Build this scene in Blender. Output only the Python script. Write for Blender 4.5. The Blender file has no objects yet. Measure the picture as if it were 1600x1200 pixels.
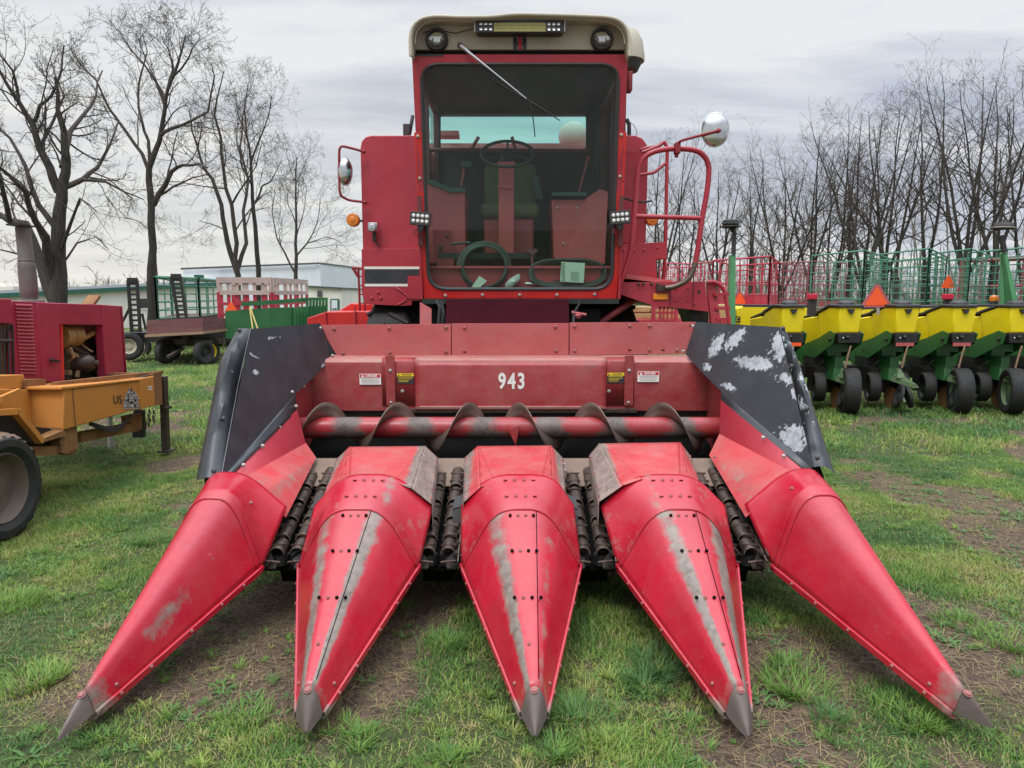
import bpy, bmesh, math, random
import numpy as np
from mathutils import Vector, Matrix, noise as mnoise
R = math.radians
random.seed(7)
rng = np.random.default_rng(11)
scene = bpy.context.scene
COL = scene.collection

# ------------------------------------------------------------------ camera, sky, sun, exposure
EYE = Vector((0, 0, 1.6)); PITCH = R(7.2); FPX = 1110.0
cam_d = bpy.data.cameras.new('camera'); cam = bpy.data.objects.new('camera', cam_d); COL.objects.link(cam)
cam.location = EYE; cam.rotation_euler = (R(90) - PITCH, 0, 0)
cam_d.sensor_width = 36; cam_d.lens = 36 * FPX / 1600; cam_d.clip_start = 0.05; cam_d.clip_end = 2000
scene.camera = cam
scene.view_settings.view_transform = 'Standard'; scene.view_settings.look = 'None'
scene.view_settings.exposure = 0.0; scene.view_settings.gamma = 1.0

SUN_EL, SUN_AZ = 58, 205           # high, soft, a little behind the photographer
sun_d = bpy.data.lights.new('sun', 'SUN'); sun_d.energy = 1.5; sun_d.angle = R(22); sun_d.color = (1.0, .96, .9)
sun = bpy.data.objects.new('sun', sun_d); COL.objects.link(sun)
sun.rotation_euler = (R(90 - SUN_EL), 0, R(180 - SUN_AZ))

world = bpy.data.worlds.new('World'); scene.world = world; world.use_nodes = True
def build_world():
    nt = world.node_tree; N = nt.nodes; L = nt.links; N.clear()
    def n(t, **k):
        x = N.new(t)
        for a, b in k.items(): setattr(x, a, b)
        return x
    def mth(op, a, b=None, c=None, clamp=False):
        x = n('ShaderNodeMath', operation=op); x.use_clamp = clamp
        for i, v in enumerate((a, b, c)):
            if v is None: continue
            if isinstance(v, (int, float)): x.inputs[i].default_value = v
            else: L.new(v, x.inputs[i])
        return x.outputs[0]
    out = n('ShaderNodeOutputWorld'); bg = n('ShaderNodeBackground'); bg.inputs[1].default_value = 0.1
    sky = n('ShaderNodeTexSky', sky_type='NISHITA'); sky.sun_disc = False
    sky.sun_elevation = R(SUN_EL); sky.sun_rotation = R(SUN_AZ)
    tc = n('ShaderNodeTexCoord'); sp = n('ShaderNodeSeparateXYZ'); L.new(tc.outputs['Generated'], sp.inputs[0])
    z = mth('MAXIMUM', sp.outputs[2], 0.0); zz = mth('ADD', z, 0.11)
    cx = mth('DIVIDE', sp.outputs[0], zz); cy = mth('DIVIDE', sp.outputs[1], zz)
    cb = n('ShaderNodeCombineXYZ'); L.new(cx, cb.inputs[0]); L.new(cy, cb.inputs[1])
    mp = n('ShaderNodeMapping'); mp.inputs['Scale'].default_value = (0.36, 0.95, 1); mp.inputs['Rotation'].default_value = (0, 0, R(-14))
    mp.inputs['Location'].default_value = (1.3, .7, 0)
    L.new(cb.outputs[0], mp.inputs[0])
    n1 = n('ShaderNodeTexNoise'); n1.inputs['Scale'].default_value = 1.7; n1.inputs['Detail'].default_value = 9
    n1.inputs['Roughness'].default_value = .56; n1.inputs['Distortion'].default_value = .25; L.new(mp.outputs[0], n1.inputs[0])
    n2 = n('ShaderNodeTexNoise'); n2.inputs['Scale'].default_value = .38; n2.inputs['Detail'].default_value = 3; L.new(mp.outputs[0], n2.inputs[0])
    f = mth('ADD', mth('MULTIPLY', n1.outputs[0], .62), mth('MULTIPLY', n2.outputs[0], .38))
    cr = n('ShaderNodeValToRGB'); e = cr.color_ramp.elements
    e[0].position = .43; e[0].color = (.50, .545, .645, 1); e[1].position = .57; e[1].color = (.87, .88, .90, 1)
    m = cr.color_ramp.elements.new(.50); m.color = (.67, .71, .79, 1)
    L.new(f, cr.inputs[0])
    # creamier light low on the left-hand sky
    low = mth('MULTIPLY', mth('SUBTRACT', 1.0, mth('MULTIPLY', z, 2.6), clamp=True), mth('MULTIPLY_ADD', sp.outputs[0], -.7, .42, clamp=True), clamp=True)
    mx = n('ShaderNodeMix', data_type='RGBA'); L.new(low, mx.inputs[0]); L.new(cr.outputs[0], mx.inputs[6]); mx.inputs[7].default_value = (.93, .90, .80, 1)
    # overcast skies are brighter overhead than near the horizon
    gain = mth('ADD', 10.0, mth('MULTIPLY', mth('SMOOTH_MAX', mth('SUBTRACT', z, .5), 0.0, .1), 100.0))
    # unseen low sky behind the camera dimmed for contrast, most at the skyline
    back = mth('MULTIPLY', mth('MULTIPLY_ADD', sp.outputs[1], -1.6, .1, clamp=True), mth('SUBTRACT', 1.0, mth('MULTIPLY', z, 1.7), clamp=True), clamp=True)
    gain = mth('MULTIPLY', gain, mth('SUBTRACT', 1.0, mth('MULTIPLY', back, .30)))
    sc_ = n('ShaderNodeVectorMath', operation='SCALE'); L.new(mx.outputs[2], sc_.inputs[0]); L.new(gain, sc_.inputs[3])
    m2 = n('ShaderNodeMix', data_type='RGBA'); m2.inputs[0].default_value = .93
    L.new(sky.outputs[0], m2.inputs[6]); L.new(sc_.outputs[0], m2.inputs[7])
    L.new(m2.outputs[2], bg.inputs[0]); L.new(bg.outputs[0], out.inputs[0])
build_world()

# ------------------------------------------------------------------ helpers
cp, sp_ = math.cos(PITCH), math.sin(PITCH)
def ray(px, py):
    u = (px - 800) / FPX; v = (600 - py) / FPX
    return Vector((u, cp + v * sp_, -sp_ + v * cp))
def P(px, py, d):                    # point seen at a photo pixel, d metres ahead
    r = ray(px, py); return EYE + r * (d / r.y)
def PZ(px, py, z):
    r = ray(px, py); return EYE + r * ((z - EYE.z) / r.z)

def smooth(a, b, x):
    t = max(0., min(1., (x - a) / (b - a))); return t * t * (3 - 2 * t)

class MB:
    def __init__(s): s.v = []; s.f = []; s.m = []
    def add(s, vs, fs, mat=0):
        o = len(s.v); s.v.extend(Vector(v) for v in vs)
        for f in fs: s.f.append([i + o for i in f]); s.m.append(mat)
        return s
    def box(s, c, size, mat=0, rot=None):
        c = Vector(c); h = Vector(size) / 2
        vs = [Vector((x * h.x, y * h.y, z * h.z)) for x in (-1, 1) for y in (-1, 1) for z in (-1, 1)]
        if rot is not None: vs = [rot @ v for v in vs]
        return s.add([c + v for v in vs], [(0, 1, 3, 2), (4, 6, 7, 5), (0, 4, 5, 1), (2, 3, 7, 6), (0, 2, 6, 4), (1, 5, 7, 3)], mat)
    def beam(s, a, b, w, h, mat=0, up=(0, 0, 1)):
        a = Vector(a); b = Vector(b); d = (b - a); L = d.length; d.normalize()
        u = Vector(up)
        if abs(d.dot(u)) > .98: u = Vector((0, 1, 0))
        x = d.cross(u).normalized(); z = x.cross(d)
        m = Matrix((x, d, z)).transposed()
        return s.box((a + b) / 2, (w, L, h), mat, m)
    def prism(s, pts, off, mat=0):   # polygon swept by a vector
        off = Vector(off); n = len(pts); pts = [Vector(p) for p in pts]
        s.add(pts + [p + off for p in pts], [list(range(n)), list(range(2 * n - 1, n - 1, -1))] + [(i, i + n, (i + 1) % n + n, (i + 1) % n) for i in range(n)], mat)
        return s
    def plate(s, pts, t=.004, mat=0):   # sheet whose given face looks toward the road side, thickness goes behind
        pts = [Vector(p) for p in pts]; n = Vector()
        for i in range(len(pts)):
            n += pts[i].cross(pts[(i + 1) % len(pts)])
        n.normalize(); c = sum(pts, Vector()) / len(pts)
        if n.dot(EYE - c) < 0: n = -n
        return s.prism(pts, -n * t, mat)
    def tube(s, path, r, k=8, mat=0, caps=True, closed=False):
        path = [Vector(p) for p in path]; n = len(path)
        rs = r if isinstance(r, (list, tuple)) else [r] * n
        o = len(s.v); u = None
        for i, p in enumerate(path):
            if closed: d = (path[(i + 1) % n] - path[i - 1])
            else: d = path[min(i + 1, n - 1)] - path[max(i - 1, 0)]
            if d.length < 1e-9: d = Vector((0, 0, 1))
            d.normalize()
            if u is None:
                u = d.cross(Vector((0, 0, 1)) if abs(d.z) < .9 else Vector((1, 0, 0))).normalized()
            else:
                u = (u - d * u.dot(d))
                u = u.normalized() if u.length > 1e-6 else d.orthogonal().normalized()
            w = d.cross(u)
            for j in range(k):
                a = 2 * math.pi * j / k
                s.v.append(p + (u * math.cos(a) + w * math.sin(a)) * rs[i])
        for i in range(n if closed else n - 1):
            i2 = (i + 1) % n
            for j in range(k):
                j2 = (j + 1) % k
                s.f.append([o + i * k + j, o + i * k + j2, o + i2 * k + j2, o + i2 * k + j]); s.m.append(mat)
        if caps and not closed:
            s.f.append([o + j for j in range(k)][::-1]); s.m.append(mat)
            s.f.append([o + (n - 1) * k + j for j in range(k)]); s.m.append(mat)
        return s
    def lathe(s, prof, c, ax, k=24, mat=0):   # prof: (radius, distance along axis)
        c = Vector(c); ax = Vector(ax).normalized(); u = ax.orthogonal().normalized(); w = ax.cross(u)
        o = len(s.v)
        for r, h in prof:
            for j in range(k):
                a = 2 * math.pi * j / k
                s.v.append(c + ax * h + (u * math.cos(a) + w * math.sin(a)) * max(r, 1e-5))
        for i in range(len(prof) - 1):
            for j in range(k):
                j2 = (j + 1) % k
                s.f.append([o + i * k + j, o + i * k + j2, o + (i + 1) * k + j2, o + (i + 1) * k + j]); s.m.append(mat)
        return s
    def cyl(s, a, b, r, k=16, mat=0, r2=None):
        a = Vector(a); b = Vector(b); h = (b - a).length
        return s.lathe([(0, 0), (r, 0), (r if r2 is None else r2, h), (0, h)], a, b - a, k, mat)
    def ball(s, c, r, k=10, mat=0, squash=1, ax=(0, 0, 1)):
        n = max(4, k // 2)
        return s.lathe([(r * math.sin(math.pi * i / n), -r * squash * math.cos(math.pi * i / n)) for i in range(n + 1)], c, ax, k, mat)
    def bolt(s, c, nrm, r=.009, mat=0):
        nrm = Vector(nrm).normalized()
        return s.lathe([(r * 1.25, 0), (r * 1.25, r * .25), (r, r * .3), (r * .8, r * .75), (0, r * .9)], Vector(c), nrm, 8, mat)
    def grid(s, pts, mat=0, flip=False):    # pts[i][j]
        o = len(s.v); a = len(pts); b = len(pts[0])
        for r_ in pts: s.v.extend(Vector(p) for p in r_)
        for i in range(a - 1):
            for j in range(b - 1):
                q = [o + i * b + j, o + i * b + j + 1, o + (i + 1) * b + j + 1, o + (i + 1) * b + j]
                s.f.append(q[::-1] if flip else q); s.m.append(mat)
        return s

ORG = {}
def meta(o, label=None, cat=None, group=None, kind=None):
    if label: o['label'] = label
    if cat: o['category'] = cat
    if group: o['group'] = group
    if kind: o['kind'] = kind
    return o
def thing(name, label, cat, loc=(0, 0, 0), group=None):
    o = bpy.data.objects.new(name, None); COL.objects.link(o); o.location = loc
    o.empty_display_size = .2
    ORG[o.name] = Vector(loc); return meta(o, label, cat, group)
def node(name, parent, loc=None):        # an Empty that is a part holding sub-parts
    o = bpy.data.objects.new(name, None); COL.objects.link(o); o.parent = parent
    b = ORG[parent.name]; o.empty_display_size = .1
    if loc is not None: o.location = Vector(loc) - b; ORG[o.name] = Vector(loc)
    else: ORG[o.name] = b.copy()
    return o
def part(name, mb, mats, parent=None, label=None, bevel=0, cuts=0, attr=None, sharp=38, solid=0, bseg=2):
    if not isinstance(mats, (list, tuple)): mats = [mats]
    me = bpy.data.meshes.new(name)
    base = ORG[parent.name] if parent is not None else Vector()
    me.from_pydata([tuple(v - base) for v in mb.v], [], mb.f)
    for m in mats: me.materials.append(m)
    me.polygons.foreach_set('material_index', mb.m)
    if cuts:
        bm = bmesh.new(); bm.from_mesh(me)
        bmesh.ops.triangulate(bm, faces=[f for f in bm.faces if len(f.verts) > 4])
        for _ in range(cuts): 
            bmesh.ops.subdivide_edges(bm, edges=[e for e in bm.edges if e.calc_length() > .02], cuts=1, use_grid_fill=True)
        bm.to_mesh(me); bm.free()
    me.polygons.foreach_set('use_smooth', [True] * len(me.polygons))
    me.update()
    me.set_sharp_from_angle(angle=R(sharp))
    if attr:
        a = me.attributes.new('wear', 'FLOAT', 'POINT')
        a.data.foreach_set('value', [attr(v.co + base) for v in me.vertices])
    me.validate()
    o = bpy.data.objects.new(name, me); COL.objects.link(o)
    if parent is not None: o.parent = parent; ORG[o.name] = base.copy()
    else: ORG[o.name] = Vector()
    if label: o['label'] = label
    if solid:
        m = o.modifiers.new('solid', 'SOLIDIFY'); m.thickness = solid; m.offset = -1
    if bevel:
        m = o.modifiers.new('bevel', 'BEVEL'); m.width = bevel; m.segments = bseg; m.limit_method = 'ANGLE'; m.angle_limit = R(40); m.harden_normals = False
    return o
def fuse(o, mb, mats):          # small hardware welded into a part's own mesh
    me = o.data; base = ORG[o.name]; idx = {}
    for m in mats:
        if m.name not in [x.name for x in me.materials]: me.materials.append(m)
    names = [x.name for x in me.materials]
    nv = len(me.vertices); bm = bmesh.new(); bm.from_mesh(me)
    vs = [bm.verts.new(v - base) for v in mb.v]
    for f, mi in zip(mb.f, mb.m):
        try: fc = bm.faces.new([vs[i] for i in f]); fc.material_index = names.index(mats[mi].name); fc.smooth = True
        except ValueError: pass
    bm.to_mesh(me); bm.free(); return o
def PXp(px, py, x):                  # photo pixel on a plane of constant X
    r = ray(px, py); return EYE + r * (x / r.x)
def tyre(mb, c, ax, R_, w, rim, mt=0, mrim=1, lugs=0, dish=.25, flat=.8, k=40):
    c = Vector(c); ax = Vector(ax).normalized(); h = w / 2; s_ = R_ - rim
    pr = [(rim, -h * .75), (rim + s_ * .35, -h), (rim + s_ * .75, -h * .98), (R_ - s_ * .06, -h * flat), (R_, -h * flat * .8), (R_, h * flat * .8), (R_ - s_ * .06, h * flat), (rim + s_ * .75, h * .98), (rim + s_ * .35, h), (rim, h * .75)]
    mb.lathe(pr, c, ax, k, mt)
    for sg in (1, -1):
        mb.lathe([(rim, h * .75), (rim * .96, h * .8), (rim * .9, h * .55), (rim * .82, h * dish), (rim * .45, h * dish * .6), (rim * .40, h * (dish + .15)), (rim * .2, h * (dish + .2)), (0, h * (dish + .2))], c, ax * sg, k, mrim)
    if lugs:
        u = ax.orthogonal().normalized(); v = ax.cross(u)
        for i in range(lugs):
            for sg in (-1, 1):
                a = 2 * math.pi * (i + (.5 if sg > 0 else 0)) / lugs
                rd = u * math.cos(a) + v * math.sin(a); tg = ax.cross(rd)
                p0 = c + rd * (R_ + .008) + ax * sg * h * .05; p1 = c + (u * math.cos(a + .16) + v * math.sin(a + .16)) * (R_ - .004) + ax * sg * h * .9
                mb.beam(p0, p1, .035, .03, mt, up=rd)
    return mb
def copy_tree(o, parent=None):
    c = o.copy(); COL.objects.link(c)
    if parent is not None: c.parent = parent
    for ch in [x for x in o.children]: copy_tree(ch, c)
    return c
def text_mb(txt, size, origin, right, up, depth=.002, mat=0, mb=None, scx=1.0, bold=0, spacing=1.0):
    cu = bpy.data.curves.new('t', 'FONT'); cu.body = txt; cu.size = size; cu.align_x = 'CENTER'; cu.align_y = 'CENTER'
    cu.offset = bold; cu.space_character = spacing; cu.resolution_u = 3
    ob = bpy.data.objects.new('t', cu); COL.objects.link(ob)
    bpy.context.view_layer.update()
    me = bpy.data.meshes.new_from_object(ob.evaluated_get(bpy.context.evaluated_depsgraph_get()))
    right = Vector(right).normalized(); up = Vector(up).normalized(); nn = right.cross(up)
    mb = mb or MB()
    vs = [Vector(origin) + right * v.co.x * scx + up * v.co.y + nn * depth for v in me.vertices]
    mb.add(vs, [list(p.vertices) for p in me.polygons], mat)
    bpy.data.objects.remove(ob); bpy.data.curves.remove(cu); bpy.data.meshes.remove(me)
    return mb

# ------------------------------------------------------------------ materials
def new_mat(name):
    m = bpy.data.materials.new(name); m.use_nodes = True; nt = m.node_tree; nt.nodes.clear()
    out = nt.nodes.new('ShaderNodeOutputMaterial'); b = nt.nodes.new('ShaderNodeBsdfPrincipled'); nt.links.new(b.outputs[0], out.inputs[0])
    return m, nt, b
def c4(c): return (c[0], c[1], c[2], 1)
def nz(nt, scale, detail=6, rough=.6, vec=None, dist=0, stretch=None):
    if vec is None:
        tc = nt.nodes.new('ShaderNodeTexCoord'); vec = tc.outputs['Object']
    if stretch:
        mp = nt.nodes.new('ShaderNodeMapping'); mp.inputs['Scale'].default_value = stretch; nt.links.new(vec, mp.inputs[0]); vec = mp.outputs[0]
    x = nt.nodes.new('ShaderNodeTexNoise'); x.inputs['Scale'].default_value = scale; x.inputs['Detail'].default_value = detail
    x.inputs['Roughness'].default_value = rough; x.inputs['Distortion'].default_value = dist; nt.links.new(vec, x.inputs['Vector'])
    return x.outputs[0]
def mr(nt, v, a, b, c=0., d=1.):
    x = nt.nodes.new('ShaderNodeMapRange'); nt.links.new(v, x.inputs[0])
    for i, q in enumerate((a, b, c, d)): x.inputs[i + 1].default_value = q
    return x.outputs[0]
def mixc(nt, f, a, b):
    x = nt.nodes.new('ShaderNodeMix'); x.data_type = 'RGBA'
    if isinstance(f, float): x.inputs[0].default_value = f
    else: nt.links.new(f, x.inputs[0])
    for i, q in ((6, a), (7, b)):
        if isinstance(q, tuple): x.inputs[i].default_value = c4(q)
        else: nt.links.new(q, x.inputs[i])
    return x.outputs[2]
def mathn(nt, op, a, b, clamp=False):
    x = nt.nodes.new('ShaderNodeMath'); x.operation = op; x.use_clamp = clamp
    for i, q in enumerate((a, b)):
        if isinstance(q, (int, float)): x.inputs[i].default_value = q
        else: nt.links.new(q, x.inputs[i])
    return x.outputs[0]
def bump(nt, b, h, s=.2, dist=.01):
    x = nt.nodes.new('ShaderNodeBump'); x.inputs['Strength'].default_value = s; x.inputs['Distance'].default_value = dist
    nt.links.new(h, x.inputs['Height']); nt.links.new(x.outputs[0], b.inputs['Normal'])

def paint(name, col, rough=.35, dust=None, dust_amt=.5, dscale=2.5, worn=None, wthr=.68, wscale=9, attr=False, attr_col=None,
          stretch=None, metal=0, bmp=.08, coat=0., var=.12, asharp=6, ascale=14, low=None, anoise=.9, scr=None):
    m, nt, b = new_mat(name)
    c = col
    n1 = nz(nt, dscale, 5, .6, stretch=stretch)
    dark = tuple(x * (1 - var * 1.6) for x in col); lite = tuple(min(1, x * (1 + var)) for x in col)
    c = mixc(nt, mr(nt, n1, .3, .7), dark, lite)
    rv = rough
    if dust:
        nd = nz(nt, dscale * 2.7, 9, .7, stretch=stretch)
        c = mixc(nt, mathn(nt, 'MULTIPLY', mr(nt, nd, .35, .75), dust_amt, True), c, dust)
        nf = nz(nt, 90, 2, .5)
        c = mixc(nt, mathn(nt, 'MULTIPLY', mr(nt, nf, .5, .75), dust_amt * .35, True), c, dust)
    wm = None
    if scr:
        for st_, th in (((26, 1.3, 26), .67), ((6, 26, 9), .72)):
            c = mixc(nt, mathn(nt, 'MULTIPLY', mr(nt, nz(nt, 2.2, 6, .75, stretch=st_), th, th + .05), .6), c, scr)
    if worn:
        nw = nz(nt, wscale, 10, .72, dist=.4, stretch=stretch)
        wm = mr(nt, nw, wthr, wthr + .03)
        c = mixc(nt, wm, c, worn)
    if attr:
        at = nt.nodes.new('ShaderNodeAttribute'); at.attribute_name = 'wear'
        na = nz(nt, ascale, 10, .7, dist=.3)
        s = mathn(nt, 'ADD', at.outputs['Fac'], mathn(nt, 'MULTIPLY', mathn(nt, 'SUBTRACT', na, .5), anoise))
        am = mathn(nt, 'MULTIPLY', mathn(nt, 'SUBTRACT', s, .5), asharp, True)
        ac = attr_col or (.3, .28, .26)
        n3 = nz(nt, 38, 6, .7)
        ac2 = mixc(nt, mr(nt, n3, .42, .62), ac, tuple(x * .55 for x in ac)); ac2 = mixc(nt, mr(nt, nz(nt, 7, 5, .6), .45, .7), ac2, tuple(min(1, x * 1.25) for x in ac))
        c = mixc(nt, am, c, ac2)
        rr = mathn(nt, 'ADD', mathn(nt, 'MULTIPLY', am, max(0, .58 - rough)), rough)
        nt.links.new(rr, b.inputs['Roughness'])
    else:
        nr = nz(nt, 6, 6, .6)
        nt.links.new(mr(nt, nr, .3, .75, max(.05, rough - .08), min(1, rough + .15)), b.inputs['Roughness'])
    if isinstance(c, tuple): b.inputs['Base Color'].default_value = c4(c)
    else: nt.links.new(c, b.inputs['Base Color'])
    b.inputs['Metallic'].default_value = metal
    b.inputs['Coat Weight'].default_value = coat; b.inputs['Coat Roughness'].default_value = .25
    if bmp:
        bump(nt, b, nz(nt, 3.1, 4, .5), bmp * 2.2, .03)
    return m
DUST = (.30, .24, .19)
M = {}
M['red_cab'] = paint('red cab paint', (.39, .018, .036), .36, dust=(.46, .12, .12), dust_amt=.25, dscale=1.2, bmp=.1)
M['red_bright'] = paint('bright red paint', (.58, .018, .016), .34, dust=(.5, .1, .08), dust_amt=.2, bmp=.05)
M['red_faded'] = paint('faded red sheet paint', (.50, .080, .085), .5, dust=(.42, .22, .18), dust_amt=.45, dscale=1.6, worn=(.26, .19, .16), wthr=.70, bmp=.2, scr=(.5, .24, .2))
M['red_trough'] = paint('trough red paint', (.32, .018, .026), .38, dust=(.33, .17, .13), dust_amt=.45, dscale=1.8, worn=(.16, .08, .07), wthr=.66, wscale=5, bmp=.22, scr=(.42, .2, .17))
M['red_snout'] = paint('snout red paint', (.46, .007, .026), .22, dust=(.33, .12, .11), dust_amt=.24, dscale=2.6, attr=True, attr_col=(.215, .175, .145), scr=(.62, .30, .28), bmp=.16, worn=(.20, .13, .11), wthr=.66, wscale=17, asharp=3.0, anoise=1.2)
M['red_panel'] = paint('worn red panel paint', (.50, .030, .040), .42, dust=(.40, .22, .18), dust_amt=.5, attr=True, attr_col=(.24, .18, .15), asharp=3, bmp=.08)
M['dusty_top'] = paint('dusty ledge', (.42, .12, .11), .65, dust=(.34, .25, .2), dust_amt=.8, dscale=3, worn=(.12, .06, .05), wthr=.62, wscale=6, bmp=.2, stretch=(.5, 2, 2))
M['red_feeder_shaded'] = paint('shaded feeder house red', (.035, .002, .006), .8)  # red darkened far down: shade from the cab above is in the colour
M['red_dark'] = paint('dark red paint', (.26, .010, .020), .45, dust=(.2, .08, .07), dust_amt=.3)
M['black_shield'] = paint('black plastic shield', (.022, .026, .031), .40, dust=(.075, .08, .082), dust_amt=.4, dscale=3, attr=True, attr_col=(.40, .44, .46), asharp=14, ascale=32, anoise=2.3, bmp=.012)
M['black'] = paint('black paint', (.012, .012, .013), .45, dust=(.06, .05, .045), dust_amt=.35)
M['black_deep'] = paint('black recess shade', (.006, .006, .006), .7, bmp=0)  # near-black stands in for the shade in deep gaps
M['pan'] = paint('shaded trough pan', (.004, .004, .004), .9, dust=(.014, .011, .009), dust_amt=.4)  # shadow under the auger is put into this near-black colour
M['edge_grey'] = paint('grey bare edge', (.16, .165, .17), .5)
M['rubber'] = paint('tyre rubber', (.016, .016, .017), .75, dust=(.07, .06, .045), dust_amt=.4, dscale=5, bmp=.1)
M['rubber_dk'] = paint('clean dark rubber', (.010, .010, .011), .7, dust=(.045, .04, .03), dust_amt=.4, dscale=6, bmp=.1)
M['mud'] = paint('dried mud', (.17, .11, .075), .95, dust=(.26, .18, .12), dust_amt=.6, dscale=12, bmp=.6)
M['steel_worn'] = paint('worn brown steel', (.13, .095, .078), .42, dust=(.28, .2, .15), dust_amt=.5, dscale=4, worn=(.42, .38, .34), wthr=.66, wscale=12, metal=.55)
M['steel_dark'] = paint('dark greasy steel', (.042, .031, .025), .45, dust=(.15, .10, .07), dust_amt=.6, dscale=7, metal=.4)
M['steel_tip'] = paint('bare grey tip', (.15, .13, .12), .6, dust=(.17, .11, .085), dust_amt=.8, dscale=14, worn=(.38, .08, .07), wthr=.69, wscale=20, metal=.35, bmp=.3)
M['dusty_steel'] = paint('dusty tan steel', (.19, .135, .095), .75, dust=(.14, .09, .07), dust_amt=.8, dscale=9, bmp=.3)
M['bolt'] = paint('zinc bolt', (.42, .39, .36), .4, dust=DUST, dust_amt=.4, metal=.5)
M['bolt_red'] = paint('painted bolt', (.30, .06, .06), .45, dust=DUST, dust_amt=.5)
M['hole'] = paint('open hole', (.006, .005, .005), .8, bmp=0)
M['auger'] = paint('auger paint', (.33, .012, .020), .34, attr=True, attr_col=(.13, .10, .085), asharp=4, ascale=9, dust=(.35, .2, .17), dust_amt=.3, metal=.0)
M['flight'] = paint('auger flight steel', (.17, .125, .10), .38, dust=(.26, .2, .16), dust_amt=.5, dscale=4, metal=.6)
M['cream'] = paint('cream roof plastic', (.50, .46, .36), .5, dust=(.33, .29, .2), dust_amt=.35, dscale=2.5, bmp=.05)
M['white_decal'] = paint('white decal', (.80, .79, .74), .5, bmp=0, var=.03)
M['black_decal'] = paint('black decal', (.022, .024, .03), .3, bmp=.05, dust=(.1, .1, .12), dust_amt=.3)
M['yellow_decal'] = paint('yellow decal', (.75, .55, .02), .5, bmp=0, var=.05)
M['red_decal'] = paint('red decal', (.55, .01, .04), .5, bmp=0, var=.05)
M['grey_line'] = paint('grey print', (.3, .28, .27), .6, bmp=0)
M['chrome'] = paint('chrome', (.72, .72, .72), .12, metal=1, bmp=0, var=.02)
M['alu'] = paint('aluminium', (.55, .55, .56), .35, metal=.8, bmp=0)
M['plastic_dk'] = paint('dark plastic', (.03, .03, .032), .5, dust=(.09, .085, .08), dust_amt=.3)
M['orange_refl'] = paint('orange reflector', (.85, .28, .01), .3, bmp=0, var=.05)
M['amber'] = paint('amber lens', (.75, .20, .01), .15, bmp=0, coat=.5)
M['orange'] = paint('orange machine paint', (.60, .225, .032), .5, dust=(.42, .22, .08), dust_amt=.45, dscale=2, worn=(.14, .055, .025), wthr=.66, wscale=7, bmp=.1)
M['rust'] = paint('rusted orange steel', (.20, .09, .035), .75, dust=(.36, .18, .05), dust_amt=.6, dscale=5, worn=(.05, .03, .02), wthr=.6, wscale=6, bmp=.3)
M['magenta_red'] = paint('engine cowl red', (.33, .016, .045), .42, dust=(.40, .06, .09), dust_amt=.4, dscale=1.5, bmp=.1)
M['muffler'] = paint('muffler steel', (.17, .16, .15), .55, dust=(.10, .075, .06), dust_amt=.7, dscale=4, metal=.35, stretch=(1, 1, .3))
M['yellow'] = paint('hopper yellow plastic', (.86, .68, .004), .40, dust=(.62, .44, .06), dust_amt=.28, worn=(.5, .42, .16), wthr=.76, wscale=8, bmp=.06, var=.06)
M['yellow_metal'] = paint('tan ochre paint', (.36, .22, .06), .55, dust=(.2, .12, .05), dust_amt=.6, dscale=5)
M['green'] = paint('implement green paint', (.022, .13, .035), .4, dust=(.07, .14, .05), dust_amt=.4, bmp=.06)
M['green_lt'] = paint('dusty light green paint', (.10, .19, .08), .6, dust=(.25, .27, .16), dust_amt=.5)
M['green_pole'] = paint('pole green paint', (.10, .33, .14), .4, bmp=.03)
M['green_rack'] = paint('rack green paint', (.06, .25, .15), .45, dust=(.12, .22, .15), dust_amt=.5, dscale=1.2, bmp=0)
M['green_wagon'] = paint('wagon green paint', (.025, .17, .055), .5, dust=(.1, .2, .09), dust_amt=.5, dscale=1.5)
M['red_rack'] = paint('rack red paint', (.46, .018, .05), .45, dust=(.45, .12, .12), dust_amt=.4, dscale=1.2, bmp=0)
M['red_rack_dull'] = paint('dull rack red paint', (.26, .05, .06), .55, dust=(.22, .12, .11), dust_amt=.5, bmp=0)
M['maroon_wood'] = paint('weathered maroon boards', (.15, .035, .045), .75, dust=(.17, .12, .10), dust_amt=.8, dscale=3, stretch=(.4, .4, 3))
M['wood'] = paint('bare timber', (.34, .22, .13), .8, dust=(.2, .14, .1), dust_amt=.6, dscale=4, stretch=(.5, .5, 3))
M['pale_wood'] = paint('faded white boards', (.56, .42, .38), .8, dust=(.40, .30, .25), dust_amt=.5)
M['straw'] = paint('straw bale', (.46, .34, .15), .95, dust=(.28, .2, .09), dust_amt=.9, dscale=9, bmp=.8, stretch=(.5, 1, 3))
M['rope'] = paint('yellow strap', (.62, .47, .16), .7, bmp=0)
M['smv'] = paint('fluorescent orange', (.95, .11, .02), .5, bmp=0, var=.03)
M['cream_rim'] = paint('cream wheel rim', (.52, .48, .36), .6, dust=DUST, dust_amt=.4)
M['grey_rim'] = paint('muddy grey rim', (.13, .105, .08), .75, dust=(.19, .13, .085), dust_amt=.7, dscale=6)
M['seat'] = paint('olive seat vinyl', (.10, .11, .03), .6, bmp=.1)
M['cab_dark'] = paint('dark cab lining', (.018, .026, .023), .8, dust=(.03, .028, .025), dust_amt=.3)
M['cab_red'] = paint('cab interior red', (.46, .05, .06), .5, dust=(.25, .12, .1), dust_amt=.3)
M['cab_brown'] = paint('cab frame maroon', (.14, .03, .03), .55)
M['green_dark'] = paint('dark green trim', (.02, .06, .045), .5)
M['hose'] = paint('black hydraulic hose', (.045, .048, .045), .45, dust=(.2, .2, .17), dust_amt=.3)
M['tag'] = paint('paper tag', (.66, .72, .60), .8, bmp=0, var=.03)
M['foil'] = paint('clear bag', (.5, .5, .46), .25, bmp=.6, var=.2)
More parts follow.
